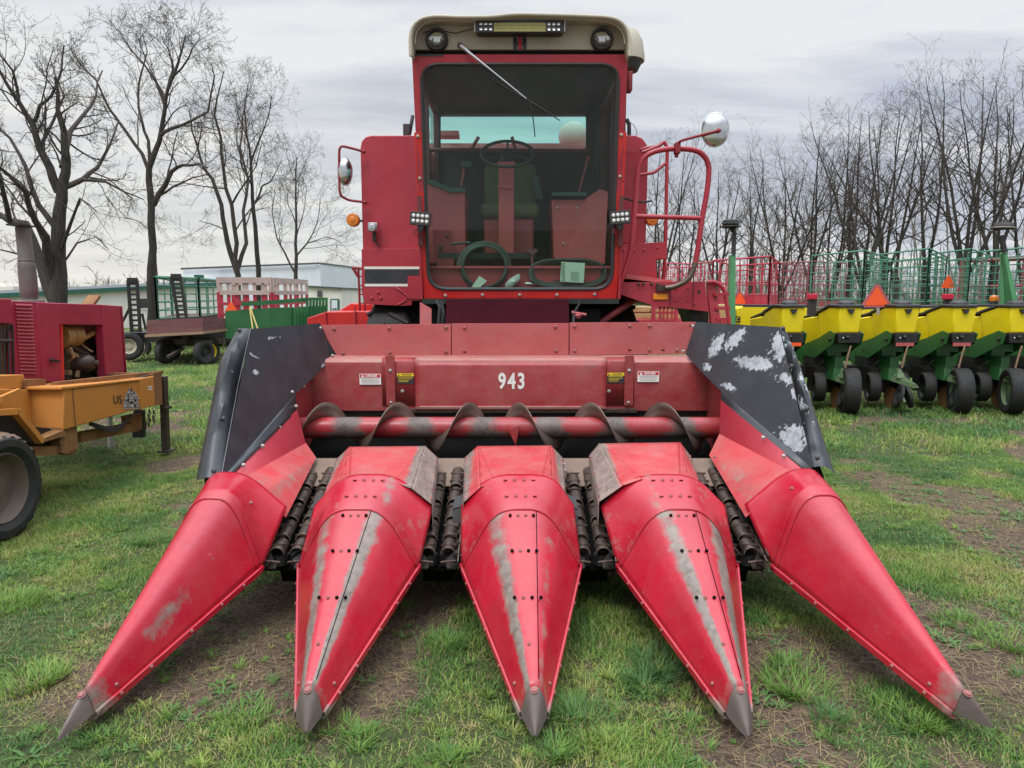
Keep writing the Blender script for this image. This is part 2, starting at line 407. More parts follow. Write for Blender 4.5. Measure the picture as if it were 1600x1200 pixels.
M['engine'] = paint('engine grease', (.07, .055, .045), .5, dust=(.28, .17, .07), dust_amt=.6, dscale=8, metal=.3)
M['engine_tan'] = paint('engine tan castings', (.38, .25, .12), .6, dust=(.12, .08, .05), dust_amt=.6, dscale=8)

def glass_mat(name, tint, ior=1.45, rough=0.0, veilf=0.):
    m = bpy.data.materials.new(name); m.use_nodes = True; nt = m.node_tree; nt.nodes.clear()
    out = nt.nodes.new('ShaderNodeOutputMaterial'); tr = nt.nodes.new('ShaderNodeBsdfTransparent'); gl = nt.nodes.new('ShaderNodeBsdfGlossy')
    fr = nt.nodes.new('ShaderNodeFresnel'); mx = nt.nodes.new('ShaderNodeMixShader')
    tr.inputs[0].default_value = c4(tint); gl.inputs['Roughness'].default_value = rough; fr.inputs[0].default_value = ior
    nt.links.new(fr.outputs[0], mx.inputs[0]); base = tr.outputs[0]
    if veilf:  # grey-green haze mixed into the pane imitates a veil of reflections
        df = nt.nodes.new('ShaderNodeBsdfDiffuse'); df.inputs[0].default_value = (.45, .52, .47, 1); m2 = nt.nodes.new('ShaderNodeMixShader'); nt.links.new(tr.outputs[0], m2.inputs[1]); nt.links.new(df.outputs[0], m2.inputs[2])
        nt.links.new(mr(nt, nz(nt, 2.5, 7, .65), .3, .8, veilf * .4, veilf * 2.4), m2.inputs[0]); base = m2.outputs[0]
    nt.links.new(base, mx.inputs[1]); nt.links.new(gl.outputs[0], mx.inputs[2]); nt.links.new(mx.outputs[0], out.inputs[0])
    return m
for q_ in ('pan', 'black_deep', 'red_feeder_shaded', 'hole'):
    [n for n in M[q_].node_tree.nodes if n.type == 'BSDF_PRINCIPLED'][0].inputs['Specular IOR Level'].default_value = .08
M['glass'] = glass_mat('windshield glass', (.74, .92, .85), 1.52, .01, .014)
M['glass_side'] = glass_mat('tinted cab glass', (.62, .95, .90), 1.45)
M['lens'] = glass_mat('lamp glass', (.85, .85, .83), 1.5, .05)
m, nt, b = new_mat('mirror'); b.inputs['Base Color'].default_value = (.62, .64, .64, 1); b.inputs['Metallic'].default_value = 1; b.inputs['Roughness'].default_value = .14; M['mirror'] = m
m, nt, b = new_mat('led'); b.inputs['Base Color'].default_value = (.75, .75, .72, 1); b.inputs['Roughness'].default_value = .2; M['led'] = m
m, nt, b = new_mat('led phosphor'); b.inputs['Base Color'].default_value = (.55, .50, .16, 1); b.inputs['Roughness'].default_value = .35; M['phosphor'] = m
def bark_mat(name, a, c):
    m, nt, b = new_mat(name); n1 = nz(nt, 6, 8, .75, stretch=(3, 3, .5))
    nt.links.new(mixc(nt, mr(nt, n1, .35, .65), a, c), b.inputs['Base Color']); b.inputs['Roughness'].default_value = .95
    bump(nt, b, n1, .8, .03); return m
M['bark'] = bark_mat('dark bark', (.022, .018, .015), (.085, .072, .06))
M['bark_warm'] = bark_mat('grey brown bark', (.10, .08, .062), (.20, .165, .13))
M['twig'] = bark_mat('twig bark', (.055, .044, .036), (.10, .08, .065))
def ribbed(name, col, scale, dirt):
    m, nt, b = new_mat(name)
    tc = nt.nodes.new('ShaderNodeTexCoord'); sx = nt.nodes.new('ShaderNodeSeparateXYZ'); nt.links.new(tc.outputs['Object'], sx.inputs[0])
    q = mathn(nt, 'ADD', sx.outputs[0], sx.outputs[1])
    fr = mathn(nt, 'FRACT', mathn(nt, 'MULTIPLY', q, scale), 0); st = mathn(nt, 'LESS_THAN', fr, .16)
    n1 = nz(nt, .6, 6, .7, stretch=(1, 1, .3))
    c = mixc(nt, mr(nt, n1, .35, .75), col, dirt)
    nt.links.new(c, b.inputs['Base Color']); b.inputs['Roughness'].default_value = .55
    bump(nt, b, st, .6, .03); return m
M['siding_cream'] = ribbed('cream ribbed siding', (.82, .79, .72), 1.6, (.70, .66, .58))
M['siding_white'] = ribbed('white ribbed siding', (.72, .76, .80), 1.3, (.62, .66, .70))
M['trim_green'] = paint('green roof trim', (.03, .12, .09), .5, bmp=0)
M['trim_grey'] = paint('grey roof trim', (.07, .08, .085), .5, bmp=0)

# ================================================================== CORN HEAD
head = thing('corn_head', 'four-row red corn head with five pointed snouts on the front of the combine', 'corn head', (0, 4.0, 0))

def fillet(poly, f, n=6):
    out = [poly[0]]
    for i in range(1, len(poly) - 1):
        a, k, b_ = poly[i - 1], poly[i], poly[i + 1]
        ff = f[i] if isinstance(f, dict) else f
        p0 = k.lerp(a, ff); p2 = k.lerp(b_, ff)
        for j in range(n + 1):
            t = j / n; out.append(p0 * (1 - t) ** 2 + k * 2 * t * (1 - t) + p2 * t * t)
    out.append(poly[-1])
    return out
def dens(pts, n):                     # resample by length
    L = [0]
    for i in range(1, len(pts)): L.append(L[-1] + (pts[i] - pts[i - 1]).length)
    res = []; j = 0
    for i in range(n + 1):
        t = L[-1] * i / n
        while j < len(L) - 2 and L[j + 1] < t: j += 1
        s_ = (t - L[j]) / max(1e-9, L[j + 1] - L[j]); res.append(pts[j].lerp(pts[j + 1], min(1, max(0, s_))))
    return res

def ring_pts(r, f, n=36):
    # r = (y, xl, zl, kl, kr, xr, zr, zt[, ztl])
    y, xl, zl, kl, kr, xr, zr, zt = r
    mid = (kl + kr) / 2
    poly = [Vector((xl, y, zl)), Vector((kl, y, zt)), Vector((mid, y, zt + .006)), Vector((kr, y, zt)), Vector((xr, y, zr))]
    fs = {1: f[0], 2: .4, 3: f[1]}
    a, k = poly[0], poly[1]
    left = []
    res = [poly[0]]
    for i in (1, 3):
        pa = poly[0] if i == 1 else poly[2]; pb = poly[2] if i == 1 else poly[4]; kk = poly[i]; ff = fs[i]
        p0 = kk.lerp(pa, ff if i == 1 else min(.95, ff * 1.6)); p2 = kk.lerp(pb, min(.95, ff * 1.6) if i == 1 else ff)
        for j in range(9):
            t = j / 8; res.append(p0 * (1 - t) ** 2 + kk * 2 * t * (1 - t) + p2 * t * t)
    res.append(poly[4])
    return dens(res, n)
def lerp_ring(a, b, t): return tuple(x + (y - x) * t for x, y in zip(a, b))
def loft(ra, rb, f, nl=26, n=36):
    return [ring_pts(lerp_ring(ra, rb, i / nl), f, n) for i in range(nl + 1)]

def X(px, py, d): return P(px, py, d).x

def make_snout(tip, cap, ringB, ringC, f, wearf, outer=0, rot_holes=True):
    sn = node('snout', head, (ringB[2] * 0 + (ringB[1] + ringB[5]) / 2, 3.0, 0))
    G = loft(cap, ringB, f)
    mb = MB().grid(G)
    nl = len(G) - 1; n = len(G[0]) - 1
    # fold-under lip along both lower edges
    for side in (0, n):
        path = [G[i][side] for i in range(nl + 1)]
        sx = -1 if side == 0 else 1
        mb.grid([[p + Vector((0, 0, 0)) for p in path], [p + Vector((sx * .010, 0, -.004)) for p in path], [p + Vector((sx * .010, 0, -.030)) for p in path], [p + Vector((-sx * .02, 0, -.034)) for p in path]], flip=(side != 0))
    smap = {}
    def wf(p):
        t = (p.y - cap[0]) / (ringB[0] - cap[0]); tt = max(0., min(1.3, t))
        r = lerp_ring(cap, ringB, tt)
        w = max(1e-3, r[5] - r[1]); s_ = (p.x - r[1]) / w; h = (p.z - r[2]) / max(1e-3, r[7] - r[2])
        return wearf(s_, h, tt, p)
    body = part('body_shell', mb, [M['red_snout']], sn, attr=wf, sharp=55, solid=.003)
    # bare centre seam, slotted holes and bolts on the ridge
    d = MB()
    mid = n // 2 + (3 if not outer else 0)
    if not outer:
        pth = [G[i][mid] + Vector((0, 0, .0012)) for i in range(1, nl + 1)]
        d.tube(pth, .0018, 4, 0)
        for tt, pat in ((.945, 'hbbh'), (.70, 'hbhh'), (.46, 'hbhh'), (.22, ' b  ')):
            i = int(tt * nl)
            for j, ch in enumerate(pat):
                wdt = (G[i][int(n * .62)] - G[i][int(n * .38)])
                sx = (-.5 + j / 3) * .95
                base = G[i][n // 2] + Vector((sx * .115 if tt > .3 else sx * .05, 0, .0))
                nrm = Vector((0, -.5, 1)).normalized()
                if ch == 'h': d.lathe([(0, .0025), (.0048, .0025), (.0048, -.002)], base + nrm * .0015, nrm, 10, 0)
                elif ch == 'b': d.bolt(base + nrm * .001, nrm, .0065, 1)
    for side in (0, n):
        sx = -1 if side == 0 else 1
        for tt in (.12, .3, .5, .7, .88):
            if outer and ((side == 0) == (outer < 0)): continue
            i = int(tt * nl); d.bolt(G[i][side] + Vector((sx * .011, 0, -.014)), (sx, -.25, .15), .007, 1)
            if tt < .3: d.bolt(G[i][side + (3 if side == 0 else -3)] + Vector((sx * .001, 0, .001)), (sx, -.3, .7), .007, 1)
    fuse(body, d, [M['hole'], M['bolt_red']])
    # rear hood, lapping over the cone by a few millimetres
    y0 = ringB[0] - .035
    rb = list(lerp_ring(cap, ringB, (y0 - cap[0]) / (ringB[0] - cap[0])))
    rb2 = [rb[0], rb[1] - .004, rb[2], rb[3] - .003, rb[4] + .003, rb[5] + .004, rb[6], rb[7] + .005]
    rm = list(ringB); rm = [ringB[0] + .02, rm[1] - .005, rm[2], rm[3] - .003, rm[4] + .003, rm[5] + .005, rm[6], rm[7] + .012]
    H = loft(rb2, rm, f, 5) + loft(rm, ringC, f, 12)[1:]
    hb = MB().grid(H)
    # turned-down rear rim
    last = H[-1]; cx = sum((p.x for p in last)) / len(last)
    hb.grid([last, [p + Vector(((cx - p.x) * .10, .012, -.012)) for p in last], [p + Vector(((cx - p.x) * .18, .014, -.06)) for p in last]])
    hood = part('hood', hb, [M['red_snout']], sn, attr=lambda p: wearf((p.x - ringC[1]) / (ringC[5] - ringC[1]), (p.z - ringC[2]) / (ringC[7] - ringC[2]), 1.15, p), sharp=55, solid=.003)
    if not outer:
        d = MB()
        for i, nr in ((len(H) - 4, 1), (7, 2)):
            for j, ch in enumerate('hbbh'):
                base = H[i][n // 2] + Vector(((-.5 + j / 3) * .14, 0, 0)); nrm = Vector((0, -.35, 1)).normalized()
                if ch == 'h': d.box(base + nrm * .001, (.020, .006, .003), 0, Matrix.Rotation(-.35, 3, 'X'))
                else: d.bolt(base + nrm * .001, nrm, .0075, 1)
        fuse(hood, d, [M['hole'], M['bolt_red']])
    else:
        d = MB()
        for j in (n // 2 - 6, n // 2 + 9):
            d.bolt(H[9][j] + Vector((0, 0, .001)), Vector((0, -.3, 1)), .009, 0)
        fuse(hood, d, [M['bolt_red']])
    # cast tip
    g = ring_pts((cap[0] + .03,) + tuple(cap[1:]), f, n)
    c0 = sum(g, Vector()) / len(g)
    big = [c0 + (p - c0) * 1.07 + Vector((0, -.035, .002)) for p in g]
    rows = [big]
    for t, s_ in ((.18, .90), (.45, .66), (.75, .38), (.93, .19), (1.0, .07)):
        ctr = (sum(big, Vector()) / len(big)).lerp(tip, t)
        rows.append([ctr + (p - sum(big, Vector()) / len(big)) * s_ for p in big])
    tb = MB().grid(rows, flip=True)
    for a, b_ in zip(rows[:-1], rows[1:]):
        tb.add([a[0], a[-1], b_[-1], b_[0]], [(0, 1, 2, 3)])
    tb.bolt(big[n // 2] + (rows[1][n // 2] - big[n // 2]) * .45, (0, -.6, 1), .012, 1)
    part('tip', tb, [M['steel_tip'], M['bolt_red']], sn, sharp=50)
    return sn, G, H

def wear_mid(kl, kr, amt=1.0, brown=1.0):
    def w(s_, h, t, p):
        a = math.exp(-((s_ - kl) / .11) ** 2) * amt * (1.1 - .35 * t)
        b_ = math.exp(-((s_ - kr) / .10) ** 2) * brown * (1.1 - .35 * t)
        v = max(a, b_) * (1 if h > .45 else h / .45)
        if t > 1: v *= .75
        v = max(v, .62 * smooth(.16, .0, t) if t < .2 else 0)
        v += .08 * smooth(.12, 0, h) + .42 * smooth(.0, -.10, h)
        return min(v, 1.15) * .92 + .03
    return w
def wear_out(side):
    def w(s_, h, t, p):
        v = .48 * math.exp(-((t - .42) / .25) ** 2) * math.exp(-((s_ - (.86 if side < 0 else .12)) / .10) ** 2) * (1.35 if side < 0 else .7)
        v = max(v, .75 * smooth(.25, 0, t))
        return v + .04
    return w

TIPZ = .07
def inner(tip, capl, capr, hl, hr, riml, rimr, fl, fr, wearf):
    t3 = PZ(tip[0], tip[1], .055)
    yc = 2.43
    xl, xr = X(*capl, yc), X(*capr, yc); w = xr - xl
    cap = (yc, xl, .085, xl + w * .22, xr - w * .22, xr, .085, .175)
    yb = 3.29
    bl, br = X(*hl, yb), X(*hr, yb); w = br - bl
    B = (yb, bl, .315, bl + w * .27, br - w * .27, br, .315, .600)
    C = (3.52, X(*riml, 3.52), .53, X(fl, 742, 3.52) - .03, X(fr, 742, 3.52) + .03, X(*rimr, 3.52), .53, .692)
    return make_snout(t3, cap, B, C, (.42, .42), wearf)
S2 = inner((478, 1144), (463, 1098), (503, 1098), (467, 880), (655, 878), (491, 790), (677, 792), 545, 612, wear_mid(.24, .66, 1.0, 1.25))
S3 = inner((836, 1150), (815, 1100), (854, 1100), (721, 878), (907, 878), (720, 791), (897, 790), 772, 856, wear_mid(.27, .75, 1.05, .62))
S4 = inner((1170, 1151), (1135, 1101), (1173, 1103), (965, 866), (1152, 864), (938, 795), (1133, 790), 1000, 1076, wear_mid(.36, .80, 1.15, 1.2))

def outer_snout(side):
    if side < 0:
        tip = PZ(90, 1156, .055)
        cap = (2.44, X(119, 1100, 2.44), .085, X(126, 1100, 2.44), X(138, 1100, 2.44), X(146, 1100, 2.44), .08, .150)
        B = (3.29, X(268, 830, 3.29) - .03, .25, X(300, 790, 3.29), X(370, 800, 3.29), X(409, 879, 3.29), .305, .655)
        C = (3.53, X(300, 760, 3.53) - .01, .33, X(318, 748, 3.53), X(388, 750, 3.53), X(449, 802, 3.53), .52, .70)
        return make_snout(tip, cap, B, C, (.5, .42), wear_out(-1), -1)
    tip = PZ(1552, 1136, .055)
    cap = (2.44, X(1492, 1100, 2.44), .08, X(1501, 1095, 2.44), X(1513, 1095, 2.44), X(1520, 1095, 2.44), .085, .152)
    B = (3.31, X(1207, 868, 3.31), .305, X(1246, 795, 3.31), X(1318, 790, 3.31), X(1346, 800, 3.31) + .0, .25, .665)
    C = (3.54, X(1163, 790, 3.54), .53, X(1228, 740, 3.54), X(1288, 738, 3.54), X(1308, 745, 3.54) + .01, .33, .715)
    return make_snout(tip, cap, B, C, (.42, .5), wear_out(1), 1)
S1 = outer_snout(-1); S5 = outer_snout(1)

# ---- divider covers behind the three middle snouts
def cover(A, B, Cc, D, lo, li, ro, ri, wearf):
    # A,B rear top corners; Cc,D front top corners (px); lo/li, ro/ri outer side points
    cv = MB()
    a, b_, c, d = P(*A, 4.1), P(*B, 4.1), P(Cc[0], Cc[1] + 9, 3.49), P(D[0], D[1] + 9, 3.49)
    l1, l2 = P(*lo, 4.08), P(li[0] + 2, li[1] + 21, 3.49); r1, r2 = P(*ro, 4.08), P(ri[0] - 2, ri[1] + 21, 3.49)
    e1, e2 = a.lerp(d, .0) + Vector((0, 0, 0)), d + Vector((-.075, 0, -.05))
    cv.add([a, b_, c, d], [(0, 3, 2, 1)])
    lf = d + (l2 - d) * .45 + Vector((0, 0, .02)); rf = c + (r2 - c) * .45 + Vector((0, 0, .02))
    cv.add([a, d, lf], [(0, 1, 2)]); cv.add([b_, c, rf], [(0, 2, 1)])
    cv.add([a, lf, l2, l1], [(0, 1, 2, 3)]); cv.add([b_, rf, r2, r1], [(0, 3, 2, 1)])
    dn = Vector((0, 0, -.13))
    cv.add([l1, l2, l2 + dn, l1 + dn], [(0, 1, 2, 3)]); cv.add([r1, r2, r2 + dn, r1 + dn], [(0, 3, 2, 1)])
    cv.add([a, l1, l1 + dn, r1 + dn, r1, b_], [(0, 1, 2, 3, 4, 5)])
    o = part('divider_cover', cv, [M['red_panel'], M['bolt']], head, cuts=4, attr=wearf, sharp=25, solid=.003)
    d_ = MB()
    for (p0, p1, s_) in ((l1, l2, -1), (r1, r2, 1)):
        inn = (a if s_ < 0 else b_).lerp(lf if s_ < 0 else rf, .3)
        for t in (.06, .16, .45, .72, .92):
            q = p0.lerp(p1, t); q = q.lerp((a if s_ < 0 else b_).lerp(lf if s_ < 0 else rf, t), .10)
            d_.bolt(q + Vector((s_ * .001, 0, .002)), (s_ * .4, -.2, 1), .008, 0)
    fuse(o, d_, [M['bolt_red']])
    return o
def wcover(x0, x1, base=.0, topw=.1):
    def w(p):
        e = max(0, (x0 + .02 - p.x) / .06, (p.x - x1 + .02) / .06)
        return min(.85, e * .9) + topw
    return w
a_, b_ = P(747, 697, 4.1).x, P(860, 697, 4.1).x
cover((547, 698), (664, 697), (617, 745), (546, 744), (528, 716), (500, 765), (684, 716), (677, 768), wcover(P(547, 698, 4.1).x, P(650, 697, 4.1).x, 0, .12))
cover((747, 697), (860, 696), (846, 744), (773, 744), (727, 715), (722, 765), (880, 717), (886, 765), wcover(a_, b_, 0, .05))
cover((937, 693), (1062, 691), (1063, 740), (1003, 740), (921, 712), (934, 764), (1078, 712), (1103, 757), wcover(P(950, 692, 4.1).x, P(1062, 692, 4.1).x, 0, .15))

# ---- row units
def row_unit_meshes():
    o = []
    sl = lambda y: .60 + (y - 4.15) * .353          # height of the sloping deck
    k = MB()
    k.prism([(-.115, 4.20, sl(4.2)), (.115, 4.20, sl(4.2)), (.115, 3.93, sl(3.93)), (-.115, 3.93, sl(3.93))], (0, 0, -.006))
    o.append(('deck_plate', k, [M['dusty_steel'], M['bolt']]))
    for s_ in (-1, 1):
        k = MB()
        ys = [4.02 + (.05 if s_ > 0 else 0), 3.88, 3.74, 3.60, 3.46, 3.36]
        for i in range(5):
            y0, y1 = ys[i], ys[i + 1] + .01
            drop = .0
            rows = []
            for yy, ex in ((y0, .004), (y1, .016)):
                rows.append([Vector((s_ * .050 + .036 * math.cos(a), yy, sl(yy) - .012 + ex + .034 * math.sin(a))) for a in [math.pi * j / 10 for j in range(11)]])
            k.grid(rows, 0)
            rim = rows[1]
            k.tube([p + Vector((0, -.001, .0)) for p in rim], .0035, 5, 1)
        for i in range(9):                       # chain lugs and links riding along the gap
            yy = 4.0 - i * .075; zz = sl(yy) + .022
            k.prism([(s_ * .012, yy, zz), (s_ * .088, yy + .012, zz), (s_ * .088, yy - .012, zz)], (0, 0, .012), 1 if i % 3 == 0 else 0)
            k.box((s_ * .094, yy - .035, sl(yy - .035) + .016), (.016, .05, .014), 0)
        o.append(('gathering_chain', k, [M['steel_dark'], M['steel_worn']]))
        k = MB()
        k.beam((s_ * .118, 4.15, sl(4.15) + .005), (s_ * .118, 3.33, sl(3.33) + .005), .006, .05, 0)
        k.beam((s_ * .103, 4.10, sl(4.10) + .012), (s_ * .103, 3.3, sl(3.3) + .012), .004, .02, 1)
        o.append(('side_rail', k, [M['steel_dark'], M['steel_worn']]))
        k = MB()
        k.prism([(s_ * .055, 3.60, sl(3.6) + .075), (s_ * .15, 3.62, sl(3.6) + .095), (s_ * .10, 3.56, sl(3.56) + .0), (s_ * .06, 3.54, sl(3.54) - .02)], (0, .02, 0))
        k.prism([(s_ * .055, 3.60, sl(3.6) + .075), (s_ * .15, 3.62, sl(3.6) + .095), (s_ * .14, 3.72, sl(3.7) + .09), (s_ * .06, 3.70, sl(3.7) + .075)], (0, 0, .008))
        o.append(('rubber_flap', k, [M['black']]))
        k = MB()
        k.prism([(s_ * .03, 3.95, sl(3.95) - .035), (s_ * .115, 3.95, sl(3.95) - .035), (s_ * .115, 3.33, sl(3.33) - .035), (s_ * .045, 3.33, sl(3.33) - .035)], (0, 0, -.008))
        o.append(('stripper_plate', k, [M['steel_dark']]))
        k = MB()
        rows = []
        for i in range(7):
            t = i / 6; yy = 3.40 - .09 * t
            rows.append([Vector((s_ * (.10 - .055 * t), yy, sl(yy) + .02)), Vector((s_ * (.125 - .03 * t), yy, sl(yy) - .02)), Vector((s_ * (.12 - .05 * t), yy, sl(yy) - .10))])
        k.grid(rows)
        k.tube([Vector((s_ * .02, 3.32, sl(3.32))), Vector((s_ * .05, 3.31, sl(3.31) + .012)), Vector((s_ * .09, 3.33, sl(3.33) + .0))], .005, 6, 1)
        k.cyl((s_ * .05, 3.42, sl(3.42) - .08), (s_ * .05, 3.42, sl(3.42) - .03), .045, 14, 0)
        o.append(('front_idler', k, [M['black'], M['steel_worn']]))
    k = MB()
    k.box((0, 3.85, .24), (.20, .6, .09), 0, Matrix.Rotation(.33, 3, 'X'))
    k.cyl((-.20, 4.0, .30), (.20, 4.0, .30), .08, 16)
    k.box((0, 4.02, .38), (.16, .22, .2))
    k.prism([(-.125, 4.1, sl(4.1) - .10), (.125, 4.1, sl(4.1) - .10), (.125, 3.42, sl(3.42) - .10), (-.125, 3.42, sl(3.42) - .10)], (0, 0, -.02))  # black sheet closes the gap from below, standing in for its shade
    o.append(('gearbox_and_shade', k, [M['black_deep']]))
    k = o[0][1]
    for s_ in (-1, 1):
        k.bolt((s_ * .09, 4.14, sl(4.14)), (0, -.3, 1), .009, 1); k.bolt((s_ * .09, 4.08, sl(4.08)), (0, -.3, 1), .009, 1)
    return o
rum = row_unit_meshes(); first_ru = None
for xc in (-1.11, -.365, .40, 1.13):
    ru = node('row_unit', head, (xc, 3.7, .4))
    if first_ru is None:
        for nm, k, mt in rum:
            for v in k.v: v.x += xc
            part(nm, k, mt, ru, sharp=35)
        first_ru = ru
    else:
        for ch in first_ru.children:
            c = ch.copy(); COL.objects.link(c); c.parent = ru

# ---- trough, back sheets
XL, XR = -1.385, 1.355
BW = 4.86
k = MB()
z0, z1 = .80, 1.105
prof = [(BW + .15, 1.175), (BW + .03, 1.155), (BW + .006, 1.135), (BW, 1.105), (BW, .80)]
k.grid([[Vector((x, y, z)) for (y, z) in prof[:3]] for x in np.linspace(XL, XR, 40)], 1)
k.grid([[Vector((x, y, z)) for (y, z) in prof[2:]] for x in np.linspace(XL, XR, 40)], 0)
# curved bottom pan
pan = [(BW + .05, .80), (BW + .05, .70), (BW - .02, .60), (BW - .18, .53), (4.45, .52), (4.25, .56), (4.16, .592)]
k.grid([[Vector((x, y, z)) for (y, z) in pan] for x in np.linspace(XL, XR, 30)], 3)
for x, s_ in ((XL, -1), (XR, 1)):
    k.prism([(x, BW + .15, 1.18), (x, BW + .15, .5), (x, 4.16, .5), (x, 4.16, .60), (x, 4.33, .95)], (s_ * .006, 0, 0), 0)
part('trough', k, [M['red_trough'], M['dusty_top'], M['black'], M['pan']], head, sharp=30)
k = MB()
k.box((0, BW + .04, .77), (2.7, .02, .07), 0)
k.prism([(XL, 5.1, .49), (XL, 5.1, .35), (XL, 4.2, .35), (XL, 4.2, .49)], (XR - XL, 0, 0), 0)
part('underframe', k, [M['black']], head)
# centre cover panel with the number
zc = lambda px: P(px, 600, BW).x
k = MB()
xl, xr = zc(649), zc(947)
prof2 = [(BW + .06, 1.166), (BW + .03, 1.16), (BW + .004, 1.142), (BW - .006, 1.108), (BW - .008, .835), (BW - .03, .815)]
k.grid([[Vector((x, y, z)) for (y, z) in prof2[:3]] for x in np.linspace(xl, xr, 30)], 2); k.grid([[Vector((x, y, z)) for (y, z) in prof2[2:]] for x in np.linspace(xl, xr, 30)], 0)
k.box(((xl + xr) / 2, BW - .012, .822), (xr - xl, .03, .012), 1)
cpn = part('center_panel', k, [M['red_trough'], M['dusty_steel'], M['dusty_top']], head, sharp=30, solid=.003)
num = text_mb('943', .150, P(799.5, 596.5, BW - .0095), (1, 0, 0), (0, 0, 1), .0015, 0, scx=.72, bold=.0045, spacing=1.22)
part('number_decal', num, [M['white_decal']], cpn)
for px0, px1 in ((597, 649), (947, 991)):
    k = MB(); a = zc(px0); b_ = zc(px1)
    k.grid([[Vector((x, y + .003, z)) for (y, z) in prof2[:-1]] for x in np.linspace(a, b_, 6)], 0)
    k.bolt((a + .14 if px0 < 700 else a + .02, BW - .006, P(640, 611, BW).z), (0, -1, 0), .011, 1)
    part('cover_end', k, [M['red_trough'], M['bolt']], head, sharp=30, solid=.003)
k = MB(); k.box((0, BW - .004, .80), (zc(990) - zc(597), .03, .03)); part('lower_lip', k, [M['steel_dark']], head, bevel=.004)
# straps
for px in (611, 982):
    x = zc(px); k = MB()
    k.box((x, BW - .018, (.84 + 1.185) / 2), (.062, .006, .345))
    k.bolt((x, BW - .021, 1.08), (0, -1, 0), .011, 1); k.bolt((x, BW - .021, .86), (0, -1, 0), .009, 1)
    part('strap', k, [M['red_trough'], M['bolt']], head, bevel=.002)
# safety decals
def decal(px, py, w, h, kind):
    c = P(px, py, BW - .010); k = MB()
    if kind == 'red':
        k.box(c, (w, .002, h), 0); k.box(c + Vector((.0, -.0018, h * .31)), (w * .94, .002, h * .28), 1)
        text_mb('DANGER', h * .27, c + Vector((w * .06, -.0032, h * .31)), (1, 0, 0), (0, 0, 1), .0, 0, k, bold=.0008)
        k.prism([c + Vector((-w * .42, -.0032, h * .18)), c + Vector((-w * .26, -.0032, h * .18)), c + Vector((-w * .34, -.0032, h * .43))], (0, .0005, 0), 0)
        for i in range(4): k.box(c + Vector((.0, -.0018, h * (.05 - .13 * i))), (w * (.86 - .1 * (i % 2)), .001, h * .035), 2)
        return part('danger_decal', k, [M['white_decal'], M['red_decal'], M['grey_line']], head)
    k.box(c, (w, .002, h), 0); k.box(c + Vector((0, -.0018, h * .36)), (w, .002, h * .28), 1)
    text_mb('CAUTION', h * .20, c + Vector((w * .08, -.0032, h * .36)), (1, 0, 0), (0, 0, 1), .0, 0, k, bold=.0006)
    k.prism([c + Vector((-w * .46, -.0032, h * .26)), c + Vector((-w * .34, -.0032, h * .26)), c + Vector((-w * .40, -.0032, h * .46))], (0, .0005, 0), 0)
    for i in range(4): k.box(c + Vector((-w * (.0 if i < 2 else .12), -.0018, h * (.12 - .14 * i))), (w * (.9 - .12 * i), .001, h * .04), 1)
    return part('caution_decal', k, [M['black_decal'], M['yellow_decal']], head)
decal(578.5, 592.5, .148, .074, 'red'); decal(633.5, 591.5, .116, .072, 'y'); decal(962, 590.5, .116, .072, 'y'); decal(1013, 588.5, .148, .072, 'red')

# upper back sheet in four panels
def sheet(px):
    out = MB()
    tops, bots = [], []
    d = 4.99
    l, r = px
    pl = [P(l[0], l[1], d), P(r[0], r[1], d), P(r[2], r[3], d), P(l[2], l[3], d)]
    out.plate(pl, .004)
    return out, pl
for l, r, bolts in (((499, 508, 527, 557), (704.5, 506, 704.5, 556), [(522, 514), (608, 513), (697, 512), (536, 552), (609, 551), (697, 550)]),
                    ((706, 505.5, 706, 557), (888.5, 505, 888.5, 557), [(726, 512), (868, 511), (726, 550), (869, 548)]),
                    ((890, 504, 890, 555), (1087, 503, 1071, 553), [(898, 510), (984, 509), (1080, 509), (1015, 509), (898, 548), (984, 547), (1015, 547), (1058, 547), (1036, 547)])):
    k, pl = sheet((l, r))
    for i, (bx, by) in enumerate(bolts):
        q = P(bx, by, 4.988)
        if i % 3 == 2 and bx not in (697,): k.box(q, (.022, .003, .008), 2)
        else: k.bolt(q, (0, -1, 0), .011, 1)
    part('back_sheet', k, [M['red_faded'], M['bolt_red'], M['hole']], head, bevel=.003)
for px in (655, 935):
    k = MB(); k.box((P(px, 560, 5.02).x, 5.03, 1.1), (.07, .03, .5)); part('sheet_post', k, [M['red_faded']], head)

# ---- auger
AY, AZ, AR = 4.55, P(800, 668, 4.55).z, .0685
au = node('auger', head, (0, AY, AZ))
k = MB()
k.lathe([(AR, h) for h in np.linspace(XL, XR, 120)], (0, AY, AZ), (1, 0, 0), 28)
fl_phase = {}
def tube_wear(p):
    v = .28
    for c in (-1.06, -.60, -.17, .24, .66, 1.1): v += .55 * math.exp(-((p.x - c) / .11) ** 2)
    return v + (.2 if p.z < AZ - .02 else 0)
part('auger_tube', k, [M['auger']], au, attr=tube_wear, sharp=60)
def flight(x_crest0, n0, n1, dirn, pitch=.465):
    k = MB(); rows = []
    steps = int(abs(n1 - n0) * 48)
    for i in range(steps + 1):
        t = n0 + (n1 - n0) * i / steps          # turns from the crest
        a = t * 2 * math.pi
        x = x_crest0 + dirn * pitch * t
        row = []
        for r_ in (AR - .004, AR + .03, AR + .06, .165):
            row.append(Vector((x + dirn * -.012 * (r_ - AR) / .1, AY - r_ * math.sin(a), AZ + r_ * math.cos(a))))
        rows.append(row)
    k.grid(rows); return k
